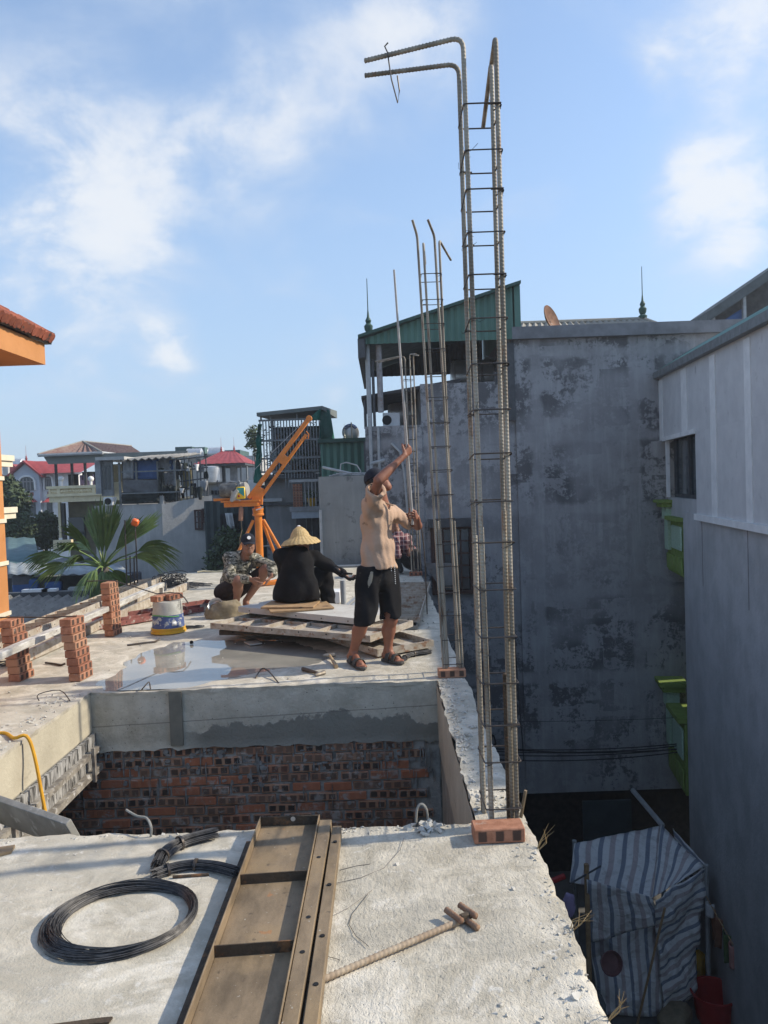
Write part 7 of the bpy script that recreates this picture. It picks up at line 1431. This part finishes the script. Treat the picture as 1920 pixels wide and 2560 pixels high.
def folds(seed, amp, dirs):
    q = np.random.default_rng(seed); W = [(np.array(d)*f, q.uniform(0, 6.28), a) for d, f, a in dirs]
    def fn(X, Y, Z):
        o = 0
        for k, ph, a in W: o = o+a*np.sin(k[0]*X+k[1]*Y+k[2]*Z+ph+1.3*np.sin(7*X+9*Z+ph))
        return amp*o
    return fn
def hand(wr, x, y, curl=.2, thumb=.5, s=1.0, side=1, spread=.06):
    """right-handed frame: x along the palm, y towards the thumb, z out of the palm; fingers bend about y"""
    wr = Vector(wr); x = Vector(x).normalized(); y = Vector(y); y = (y-x*y.dot(x)).normalized(); z = x.cross(y)*side; S = Sdf(.0036)
    P = lambda a, b, c: wr+(x*a+y*b+z*c)*s
    S.c(P(-.05, 0, 0), P(.0, 0, 0), .026*s, .024*s, .01, z, .8); S.c(P(0, .004, 0), P(.075, .018, 0), .024*s, .021*s, .012, z, .55); S.c(P(0, -.004, 0), P(.07, -.022, 0), .022*s, .019*s, .012, z, .55); S.c(P(.02, 0, .004), P(.075, 0, .002), .024*s, .024*s, .012, z, .5)
    for i, (b, L) in enumerate(((.030, .072), (.010, .080), (-.010, .074), (-.029, .058))):
        p = P(.078-.004*abs(i-1), b, 0); a = curl*.8; sp = spread*(1.5-i)
        for seg, r0 in ((.45, .0092), (.32, .0082), (.23, .0072)):
            d = (x*math.cos(a)+z*math.sin(a)+y*sp).normalized(); q = p+d*(L*seg*s); S.c(p, q, r0*s, r0*.9*s, .004); p = q; a += curl
    p = P(.015, .026, .006); a1 = (x*.75+y*.7+z*(.25+thumb*.4)).normalized(); q = p+a1*(.045*s); S.c(p, q, .0125*s, .0105*s, .008); a2 = (x*.95+y*.15+z*(.15+thumb*.8)).normalized(); q2 = q+a2*(.034*s); S.c(q, q2, .0098*s, .008*s, .004)
    return S.mesh()
def head(c, f, up, s=1.0, ear=True, neck=True):
    """skull, jaw, nose, lips, ears facing f"""
    c = Vector(c); f = Vector(f).normalized(); up = Vector(up); up = (up-f*up.dot(f)).normalized(); r = f.cross(up)
    P = lambda a, b, d: c+(f*a+r*b+up*d)*s; S = Sdf(.0045)
    S.ball(P(-.012, 0, .03), .085*s, .02, r, .88); S.c(P(.02, 0, .0), P(.035, 0, -.05), .072*s, .052*s, .03, r, .86); S.c(P(.05, 0, -.09), P(.03, 0, -.07), .034*s, .045*s, .03)
    for b in (-1, 1): S.c(P(.0, b*.052, -.045), P(.05, b*.02, -.088), .024*s, .024*s, .02); S.ball(P(.055, b*.034, -.022), .024*s, .02)
    S.c(P(.078, 0, .012), P(.095, 0, -.026), .008*s, .0105*s, .010); 
    for b in (-1, 1): S.ball(P(.088, b*.012, -.032), .0085*s, .006); S.ball(P(.083, b*.031, .006), .0125*s, .004, op='-')
    S.c(P(.070, -.028, .022), P(.070, .028, .022), .018*s, .018*s, .012)
    S.c(P(.082, -.018, -.058), P(.082, .018, -.058), .0062*s, .0062*s, .004); S.c(P(.080, -.014, -.068), P(.080, .014, -.068), .0072*s, .0072*s, .004); S.c(P(.094, -.02, -.063), P(.094, .02, -.063), .0022*s, .0022*s, 0, op='-')
    if ear:
        for b in (-1, 1): S.c(P(-.008, b*.076, .012), P(-.004, b*.073, -.02), .019*s, .013*s, .006, r, .45)
    if neck: S.c(P(-.02, 0, -.05), P(-.025, 0, -.14), .052*s, .055*s, .03)
    return S.mesh(), P
def face_bits(P, parent, s=1.0):
    for b in (-1, 1):
        g = MB(); g.lathe([(.001, -.004), (.0085*s, 0), (.001, .004)], P(.0765, b*.031, .005), 10, (P(1, 0, 0)-P(0, 0, 0)).to_track_quat('Z', 'Y').to_matrix()); g.build('eye', mat('dark eye', (.03, .022, .02), rough=.25), parent)
        g = MB(); g.tube([P(.083, b*.014, .024), P(.084, b*.032, .030), P(.074, b*.050, .022)], [.003, .0042, .002], 6); g.build('eyebrow', HAIR, parent)
    g = MB(); g.tube([P(.083, -.020, -.0625), P(.0875, 0, -.0615), P(.083, .020, -.0625)], [.001, .002, .001], 5); g.build('mouth', mat('lip line', (.13, .05, .04), rough=.6), parent)
def cap_mesh(P, s, m, parent, brim=True):
    S = Sdf(.005); S.ball(P(-.012, 0, .045), .098*s, 0, P(0, 1, 0)-P(0, 0, 0), .92); S.cut(P(0, 0, .042), P(-.15, 0, -1)-P(0, 0, 0)); v, f = S.mesh(); c = np_obj('cap', v, f, m, parent)
    if brim:
        g = MB(); g.grid(lambda a, b: P(.055+.115*b*math.cos((a-.5)*1.9)**.7, (a-.5)*.155*(1-.12*b), .052-.018*b-.05*(a-.5)**2*4*.35), 12, 6); g.build('brim', m, c, solid=.006)
    return c
def sandal(heel, toe, parent, skin):
    heel, toe = Vector(heel), Vector(toe); d = (toe-heel).normalized(); sd_ = V(d.y, -d.x, 0); L = (toe-heel).length
    out = [(0, .03), (.0, -.03), (.3, -.036), (.62, -.048), (.9, -.040), (1.02, -.01), (1.0, .025), (.85, .044), (.5, .04), (.25, .036)]
    g = MB(); g.prism([heel+d*(a*L)+sd_*b+V(0, 0, .003) for a, b in out], (0, 0, .024)); s_ = g.build('sandal', RUBBER, parent, bevel=.004)
    for a0, a1_, hh in ((.30, .46, .075), (.58, .74, .055)):
        g = MB(); g.grid(lambda a, b: heel+d*((a0+(a1_-a0)*b)*L)+sd_*(math.cos(math.pi*a)*.052)+V(0, 0, .026+math.sin(math.pi*a)*hh), 12, 3); g.build('strap', RUBBER, s_, solid=.005)
def foot(S, ank, heel, toe, k=.02):
    ank, heel, toe = Vector(ank), Vector(heel), Vector(toe); d = (toe-heel).normalized(); sd_ = V(d.y, -d.x, 0); z = V(0, 0, .03)
    S.c(heel+d*.03+z+V(0, 0, .028), ank, .032, .036, k); S.c(heel+d*.03+z+V(0, 0, .02), toe-d*.07+z+V(0, 0, .016), .030, .026, k, V(0, 0, 1), .8); S.c(ank-V(0, 0, .02), toe-d*.09+z+V(0, 0, .012), .034, .024, k)
    for i, b in enumerate((-.030, -.014, 0, .013, .026)): S.c(toe-d*(.075+.006*i)+sd_*b+z, toe-d*(.018+.010*abs(i-1))+sd_*b*1.05+z+V(0, 0, -.002), .0125, .0095, .006)

# ---- standing worker holding a pole
st = thing('person', 'person standing in tan shirt and black shorts, both hands raised on a long pole', 'person', on(940, 1664))
fd = V(.80, -.60, 0); rs = V(-.60, -.80, 0)                 # faces right and a little to the camera
pel = at(945, 1432, 6.60); ches = at(943, 1305, 6.60); nk = at(955, 1248, 6.60); hd = at(946, 1206, 6.58)
shR, shL = at(927, 1262, 6.45), at(981, 1283, 6.80); elR, wrR = at(947, 1200, 6.20), at(1000, 1131, 6.36); elL, wrL = at(1040, 1312, 6.86), at(1036, 1292, 6.66)
hipR, hipL = at(921, 1440, 6.52), at(968, 1440, 6.70); knR, knL = at(912, 1545, 6.50), at(977, 1548, 6.66)
heR, toR, heL, toL = on(874, 1655), on(910, 1677), on(958, 1652), on(1008, 1662); anR, anL = heR+(toR-heR)*.30+V(0, 0, .115), heL+(toL-heL)*.28+V(0, 0, .115)
heR.z = toR.z = heL.z = toL.z = 0
po0, po1 = at(1031, 1303, 6.60), at(985, 674, 5.98)
pole_at = lambda v: po0.lerp(po1, (1303-v)/(1303-674)*1.0)
gR = pole_at(1108); gL = pole_at(1285); pd = (po1-po0).normalized(); elL = at(1044, 1314, 6.90)
xR = (gR-elR).normalized(); xL = (gL-elL).normalized(); zR = -xR.cross(pd).normalized(); zL = xL.cross(pd).normalized(); wrR = gR-xR*.078-zR*.030; wrL = gL-xL*.078-zL*.030
S = Sdf(.0078)
S.c(pel, ches, .112, .108, .05, fd, .78); S.c(ches, nk-V(0, 0, .03), .105, .058, .05, fd, .75); S.c(nk-V(0, 0, .05), hd-V(0, 0, .03), .058, .055, .02)
S.c(shR, elR, .046, .037, .03); S.c(elR, wrR, .039, .024, .02); S.c(elR.lerp(wrR, .1), elR.lerp(wrR, .45), .038, .034, .02); S.c(shL, elL, .046, .038, .03); S.c(elL, wrL, .039, .026, .02)
for hp, kn, an in ((hipR, knR, anR), (hipL, knL, anL)): S.c(hp, kn, .085, .058, .03); S.c(kn, kn.lerp(an, .4)+V(-.012, .014, 0), .053, .056, .03); S.c(kn.lerp(an, .35)+V(-.012, .014, 0), an, .056, .034, .03)
foot(S, anR, heR, toR); foot(S, anL, heL, toL)
lk = (fd*.85+V(.0, .1, .56)).normalized(); (hm, HP) = head(hd, lk, V(0, 0, 1), .95, True, False)
hR = hand(wrR, xR, pd, .92, .9, 1.0, -1, .02); hL = hand(wrL, xL, pd, .92, .9, 1.0, 1, .02)
np_obj('body', *join([S.mesh(), hm, hR, hL]), SKIN, st)
S = Sdf(.0085)        # T-shirt
wst = at(946, 1398, 6.60)
S.c(wst+V(0, 0, -.05), ches+V(0, 0, .0), .146, .143, .05, fd, .78); S.c(ches, nk-V(0, 0, .05), .138, .072, .06, fd, .76); S.c(shL.lerp(shR, .08)+V(0, 0, -.02), shR+V(0, 0, -.01), .066, .072, .05)
S.c(wst+V(-.01, 0, -.15), wst+V(0, 0, .10), .186, .146, .04, fd, .86); S.c(shR+V(.01, 0, -.04), shR.lerp(elR, .55), .078, .082, .035); S.c(shL+V(0, 0, -.01), shL.lerp(elL, .66), .070, .066, .035); S.c(shR+V(.01, .05, -.12), ches+V(-.01, 0, -.02), .07, .11, .06)
S.cut(shR.lerp(elR, .52), elR-shR) if False else None
S.cut(wst+V(0, 0, -.092), V(.14, -.12, -1)); S.cut(shR.lerp(elR, .62), (elR-shR)+V(.05, 0, .05)); S.c(shR.lerp(elR, .40), elR+(elR-shR)*.3, .058, .068, 0, op='-'); S.c(shL.lerp(elL, .56), elL+(elL-shL)*.3, .052, .06, 0, op='-'); S.c(nk-V(0, 0, .035)+fd*.035, hd, .070, .075, 0, op='-')
v, f = S.mesh(folds(3, .0085, [((.9, -.3, .34), 44, 1.0), ((.8, .3, -.50), 36, .8), ((1, .5, .1), 85, .35), ((.2, .2, 1), 24, .45)])); tsh = np_obj('shirt', v, f, TSHIRT, st)
TRIM = mat('darker tan seam', (.30, .20, .14), (.25, .165, .115), 9, rough=.95)
nkc = nk+V(.005, 0, -.028)+fd*.02; cr = [nkc+rs*(math.cos(t)*.072)+fd*(math.sin(t)*.070)+V(0, 0, -.022*math.sin(t)+.016*math.cos(t)) for t in [i*math.pi/12 for i in range(25)]]; g = MB(); g.tube(cr, .007, 6); g.build('collar', TRIM, tsh)
cd = (elR-shR).normalized(); cx_ = cd.cross(V(0, 0, 1)).normalized(); cy_ = cd.cross(cx_); cc_ = shR.lerp(elR, .60); g = MB(); g.tube([cc_+cx_*(math.cos(t)*.072)+cy_*(math.sin(t)*.072) for t in [i*math.pi/12 for i in range(25)]], .0055, 6); g.build('cuff', TRIM, tsh)
S = Sdf(.0085)        # shorts
S.c(wst+V(0, 0, -.06), pel+V(0, 0, -.02), .140, .142, .04, fd, .82)
for hp, kn in ((hipR, knR), (hipL, knL)): S.c(hp+V(0, 0, .04), kn+V(0, 0, -.03), .102, .096, .035)
S.cut(wst+V(0, 0, -.045), V(0, 0, 1)); S.cut(knR+V(0, 0, -.055), V(.1, .0, -1))
for kn, an in ((knR, anR), (knL, anL)): S.c(kn+V(0, 0, .03), an, .076, .082, 0, op='-')
v, f = S.mesh(folds(8, .006, [((.9, .4, .1), 40, 1.0), ((.8, .4, -.5), 22, .8)]))
def smear_mat():
    m, nt, b = new_mat('black cotton with plaster smear'); P = N(nt, 'ShaderNodeNewGeometry').outputs['Position']; s_ = N(nt, 'ShaderNodeSeparateXYZ', {0: P}); c0_ = at(926, 1448, 6.4)
    x_ = MATH(nt, 'SUBTRACT', s_.outputs[0], c0_.x); z_ = MATH(nt, 'SUBTRACT', s_.outputs[2], c0_.z); a_1 = MATH(nt, 'DIVIDE', MATH(nt, 'ADD', MATH(nt, 'MULTIPLY', x_, .96), MATH(nt, 'MULTIPLY', z_, -.26)), .020); b_1 = MATH(nt, 'DIVIDE', MATH(nt, 'ADD', MATH(nt, 'MULTIPLY', x_, .26), MATH(nt, 'MULTIPLY', z_, .96)), .080)
    d_ = MATH(nt, 'ADD', MATH(nt, 'SQRT', MATH(nt, 'ADD', MATH(nt, 'MULTIPLY', a_1, a_1), MATH(nt, 'MULTIPLY', b_1, b_1))), MATH(nt, 'MULTIPLY', NOISE(nt, P, 60, 5, .7), .9))
    col = MIX(nt, SMOOTH(nt, NOISE(nt, P, 9, 5), .4, .75), (.012, .012, .014), (.024, .023, .024)); col = MIX(nt, SMOOTH(nt, d_, 1.35, 1.2, 0, .9), col, (.34, .31, .25)); col = MIX(nt, SMOOTH(nt, MATH(nt, 'MULTIPLY', NOISE(nt, P, 14, 6, .7), 1.0), .60, .74, 0, .35), col, (.16, .145, .12))
    nt.links.new(col, b.inputs['Base Color']); b.inputs['Roughness'].default_value = .92; b.inputs['Specular IOR Level'].default_value = .12; return m
so = np_obj('shorts', v, f, smear_mat(), st)
PAINT = mat('dried plaster smear', (.38, .35, .29), (.20, .18, .15), 30, rough=.95)
c_ = at(926, 1448, 6.37); g = MB(); g.prism([c_+V(a*.055, -b*0, b*.15) for a, b in ((-.9, -.9), (-.3, -1), (.1, -.3), (.7, .5), (.5, 1), (-.1, .7), (-.5, 0))], (0, .03, 0)); g.build('plaster_smear', PAINT, so) if False else None
for (u, v0, v1) in ((978, 1415, 1432), (986, 1412, 1462)):
    for i in range(int((v1-v0)/5)): g = MB(); p = at(u+i*.3, v0+i*5, 6.50); g.tube([p, p-V(0, 0, .009)], .0035, 5); g.build('drawstring', WHITEP, so)
cap_mesh(HP, 1.0, NAVY, st)
S = Sdf(.006); S.ball(HP(-.02, 0, .02), .088, 0); S.cut(HP(.01, 0, 0), lk); S.cut(HP(-.02, 0, -.035), HP(.3, 0, -1)-HP(0, 0, 0)); v, f = S.mesh(); np_obj('hair', v, f, HAIR, st)
sandal(heR, toR, st, SKIN); sandal(heL, toL, st, SKIN)
g = MB(); g.tube([po0-pd*.03, gL, gR.lerp(gL, .5), gR, po1], [.0125, .0125, .0125, .012, .008], 10); g.build('pole', mat('pale worn pole', (.55, .53, .50), (.42, .40, .37), 20, (.40, .20, .16), 6, (.62, .7), .5), label='long thin pale pole held upright by the standing person', cat='pole')

# ---- squatting worker in camouflage
QD = 10.1
sq = thing('person', 'person squatting in camouflage jacket, dark shorts and navy cap', 'person', on(600, 1528))
a_ = lambda u, v, d=0.: at(u, v, QD+d)
fd = V(.42, -.90, 0); pel = a_(570, 1478, .18); pel.z = max(pel.z, .20); ches = a_(598, 1410, -.03); nk = a_(614, 1384, -.1); hd = a_(621, 1362, -.16)
shR, shL = a_(574, 1396, -.10), a_(641, 1400, .02); elR, wrR = a_(578, 1446, -.34), a_(628, 1449, -.48); elL, wrL = a_(684, 1420, -.20), a_(678, 1441, -.36)
knR, knL = a_(597, 1452, -.42), a_(668, 1422, -.18); anR, anL = on(600, 1520), on(632, 1506); anR.z = anL.z = .10; anR.y = knR.y+.16; anL.y = knL.y+.12
S = Sdf(.009); S.c(pel, ches, .13, .13, .05, fd, .8); S.c(ches, nk, .12, .055, .06); S.c(nk-V(0, 0, .02), hd, .055, .054, .02)
for sh, el, wr in ((shR, elR, wrR), (shL, elL, wrL)): S.c(sh, el, .05, .042, .03); S.c(el, wr, .042, .028, .02)
for kn, an, hp in ((knR, anR, pel+V(-.07, -.05, 0)), (knL, anL, pel+V(.12, -.02, 0))): S.c(hp, kn, .092, .066, .04); S.c(kn, kn.lerp(an, .4)+V(0, .02, 0), .062, .058, .03); S.c(kn.lerp(an, .4)+V(0, .02, 0), an, .058, .036, .03); foot(S, an, V(an.x-.03, an.y+.06, 0), V(an.x+.08, an.y-.17, 0))
(hm, HP) = head(hd, V(.28, -.95, -.06), V(0, 0, 1), 1.04); hR = hand(wrR, V(.75, -.25, -.55), V(.4, -.5, .6), .35, .4, 1.05, -1); hL = hand(wrL+V(-.02, -.02, -.02), V(-.5, -.2, -.8), V(0, -1, 0), .4, .4, 1.0, 1)
np_obj('body', *join([S.mesh(), hm, hR, hL]), SKIND, sq); face_bits(HP, sq, 1.04)
S = Sdf(.009); S.c(pel+V(0, .0, -.02), ches, .155, .165, .06, fd, .84); S.c(ches, nk-V(0, 0, .04), .155, .09, .06, fd, .84); S.c(shR, shL, .085, .085, .05)
S.c(shR, elR, .082, .074, .04); S.c(elR, elR.lerp(wrR, .86), .072, .056, .03); S.c(shL, elL, .080, .074, .04); S.c(elL, elL.lerp(wrL, .75), .072, .060, .03); S.c(nk+V(-.05, -.02, -.03), nk+V(.06, -.03, -.03), .055, .055, .03)
S.c(nk+V(0, -.03, -.04), hd+V(0, 0, .05), .066, .08, 0, op='-'); S.cut(pel+V(0, 0, -.13), V(0, .2, -1)); v, f = S.mesh(folds(5, .006, [((.6, .2, .8), 38, 1.), ((.9, .1, -.4), 30, .8), ((.2, .4, 1), 52, .5)])); jk = np_obj('jacket', v, f, CAMO, sq)
d0, d1 = a_(629, 1398, -.30), a_(629, 1440, -.30); g = MB(); g.tube([d0, d1], .006, 5); g.build('zip', BLACK, jk)
S = Sdf(.009); S.c(pel+V(0, .02, -.03), pel+V(.03, -.04, 0), .155, .15, .04)
for kn, hp in ((knR, pel+V(-.07, -.05, 0)), (knL, pel+V(.12, -.02, 0))): S.c(hp, hp.lerp(kn, .80), .112, .088, .04)
S.cut(V(0, 0, .09), V(0, 0, -1)); v, f = S.mesh(folds(6, .005, [((.7, .5, .3), 36, 1.)])); np_obj('shorts', v, f, BROWNS, sq)
cp = cap_mesh(HP, 1.06, NAVY, sq); g = MB(); g.lathe([(.024, 0), (.024, .006)], HP(.088, .0, .098), 16, (HP(.8, .0, .5)-HP(0, 0, 0)).to_track_quat('Z', 'Y').to_matrix()); g.build('badge', WHITEP, cp)

# ---- sitting person in black with a straw hat, seen from behind
SD_ = 8.33
sp_ = thing('person', 'person in black clothes and wide straw hat sitting with back to the camera', 'person', on(740, 1520))
a_ = lambda u, v, d=0.: at(u, v, SD_+d)
pel = a_(735, 1475, .05); pel.z = .345+.11; ches = a_(742, 1410, .05); nk = a_(752, 1372, .10); hd = a_(756, 1352, .12)
shL, shR = a_(704, 1390, .10), a_(782, 1394, .18); elR, wrR = a_(822, 1414, .25), a_(856, 1434, .1); elL, wrL = a_(712, 1440, .35), a_(745, 1450, .6); knR, knL = a_(810, 1428, .35), a_(765, 1440, .6); ftR = a_(826, 1516, .30); ftR.z = .06; ftL = a_(790, 1500, .7); ftL.z = .06
fd = V(.55, .83, 0)
S = Sdf(.010); S.c(pel, ches, .12, .12, .05); S.c(ches, nk, .11, .055, .05); S.c(nk, hd, .055, .06, .02)
for A in ((shR, elR, wrR), (shL, elL, wrL)): S.c(A[0], A[1], .048, .04, .03); S.c(A[1], A[2], .04, .028, .02)
for kn, ft in ((knR, ftR), (knL, ftL)): S.c(pel, kn, .085, .06, .04); S.c(kn, ft, .058, .034, .03); S.c(ft, ft+V(.05, .13, -.025), .036, .03, .02)
(hm, HP) = head(hd, V(.6, .78, -.12), V(0, 0, 1), .98); hR = hand(wrR, V(.75, -.1, -.6), V(.2, -.9, .1), .7, .6, 1.1, -1)
np_obj('body', *join([S.mesh(), hm, hR]), SKIND, sp_)
BLK = mat('black overshirt', (.016, .015, .016), (.010, .010, .011), 5, rough=.92, bump=.5, bs=10, spec=.12, bdist=.02)
S = Sdf(.0095); hemz = .338; S.c(V(pel.x-.015, pel.y, hemz+.03), V(pel.x+.04, pel.y, hemz+.06), .24, .25, .06, fd, .74); S.c(V(pel.x-.0, pel.y, hemz+.10), ches, .215, .165, .09, fd, .80); S.c(ches, nk-V(0, 0, .03), .155, .085, .06, fd, .84); S.c(shL, shR, .085, .080, .05); S.c(shR, elR, .082, .068, .04); S.c(elR, wrR, .064, .050, .03); S.c(shL, elL, .080, .068, .04); S.c(V(pel.x+.14, pel.y, hemz+.06), ches+V(.05, 0, 0), .13, .14, .06, fd, .8)
S.cut(V(0, 0, hemz), V(0, 0, -1)); v, f = S.mesh(folds(11, .007, [((.9, .3, .2), 26, 1.), ((.8, .2, -.5), 40, .7), ((.3, .2, .9), 24, .5)])); np_obj('overshirt', v, f, BLK, sp_)
S = Sdf(.0095)
for kn, ft in ((knR, ftR), (knL, ftL)): S.c(pel+V(.05, .05, -.02), kn, .115, .098, .04); S.c(kn, ft+V(0, 0, .02), .094, .072, .03)
v, f = S.mesh(folds(12, .006, [((.5, .3, .9), 42, 1.)])); np_obj('trousers', v, f, BLK, sp_)
gv, gf = hand(wrR+V(-.01, 0, 0), V(.75, -.1, -.6), V(.2, -.9, .1), .7, .6, 1.32, -1); np_obj('glove', gv, gf, BLACK, sp_)
hc = a_(751, 1352, .10); M3 = Euler((R(-6), R(-5), 0)).to_matrix(); k_ = .218
g = MB(); n_ = 96; prof = [(k_*1.0, -.045), (k_*.99, -.040), (k_*.80, .002), (k_*.58, .028), (k_*.48, .050), (k_*.43, .082), (k_*.29, .125), (k_*.10, .155), (.004, .16)]
vs = []
for i, (r_, z_) in enumerate(prof):
    for j in range(n_):
        t = 2*math.pi*j/n_; w_ = .0035*math.sin(t*24)*(1 if i < 4 else .5)+(.012*math.sin(t*2+1)+.006*math.sin(t*3) if i < 3 else 0); vs.append(hc+M3 @ V(r_*math.cos(t)*1.0, r_*math.sin(t), z_+w_))
fs = [(i*n_+j, i*n_+(j+1) % n_, (i+1)*n_+(j+1) % n_, (i+1)*n_+j) for i in range(len(prof)-1) for j in range(n_)]; g.add(vs, fs); ht = g.build('straw_hat', STRAW, sp_, solid=.004, ang=70)
g = MB(); g.lathe([(.02, 0), (.02, .012), (.008, .02)], hc+M3 @ V(0, 0, .152), 10); g.build('hat_tip', WHITEP, ht)

# ---- crouching person in plaid, half hidden
ND = 13.3
np4 = thing('person', 'person in plaid shirt and dark trousers crouching behind the standing worker', 'person', on(1000, 1428))
a_ = lambda u, v, d=0.: at(u, v, ND+d)
pel = a_(1030, 1402, .2); pel.z = max(pel.z, .2); ches = a_(1008, 1358); nk = a_(994, 1332); hd = a_(984, 1312); sh1, sh2_ = a_(985, 1350, -.15), a_(1018, 1345, .15); el, wr = a_(996, 1388, -.25), a_(975, 1400, -.3); kn, an = a_(985, 1388, -.1), a_(1000, 1424, -.05); kn2, an2 = a_(1040, 1385, -.1), a_(1046, 1424, -.1); an.z = an2.z = .08
S = Sdf(.011); S.c(pel, ches, .12, .12, .05); S.c(ches, nk, .11, .05, .05); S.c(nk, hd, .05, .055, .02); S.c(el, wr, .04, .028, .02); S.c(sh2_, el+V(.2, .1, 0), .045, .04, .02)
for k2, a2 in ((kn, an), (kn2, an2)): S.c(pel, k2, .085, .06, .04); S.c(k2, a2, .056, .036, .03); S.c(a2, V(a2.x-.12, a2.y-.06, .04), .038, .03, .02)
(hm, HP) = head(hd, V(-.85, -.45, -.3), V(-.2, 0, 1), 1.0); hR = hand(wr, V(-.8, -.1, -.5), V(0, -1, 0), .5, .5, 1.0, -1); np_obj('body', *join([S.mesh(), hm, hR]), SKIND, np4); cap_mesh(HP, 1.04, NAVY, np4)
S = Sdf(.010); S.c(pel+V(0, 0, .05), ches, .14, .15, .06); S.c(ches, nk, .14, .075, .05); S.c(sh1, sh2_, .08, .08, .04); S.c(sh1, el, .075, .062, .03); S.c(nk-V(0, 0, .01), hd, .06, .07, 0, op='-'); v, f = S.mesh(folds(15, .006, [((.6, .2, .8), 36, 1.)])); np_obj('shirt', v, f, PLAID, np4)
S = Sdf(.010); S.c(pel+V(0, 0, -.02), pel+V(-.04, -.03, 0), .145, .14, .04)
for k2, a2 in ((kn, an), (kn2, an2)): S.c(pel, k2, .105, .085, .04); S.c(k2, a2, .08, .062, .03)
v, f = S.mesh(); np_obj('trousers', v, f, mat('charcoal cotton', (.035, .036, .04), rough=.92), np4)


# ------------------------------------------------------------------ milky daytime air
g = MB(); g.bx(-140, 110, -12, 130, GZ-1, 9.5)
hz_o = g.build('haze', mat('air stand-in', (.5, .5, .5)), kind='stuff')
hm_ = bpy.data.materials.new('milky air'); hm_.use_nodes = True; ht_ = hm_.node_tree; ht_.nodes.clear()
vol = N(ht_, 'ShaderNodeVolumePrincipled', {'Color': (.88, .93, 1.0, 1), 'Density': .0016, 'Anisotropy': .25}); N(ht_, 'ShaderNodeOutputMaterial', {'Volume': vol.outputs[0]})
hz_o.data.materials.clear(); hz_o.data.materials.append(hm_)
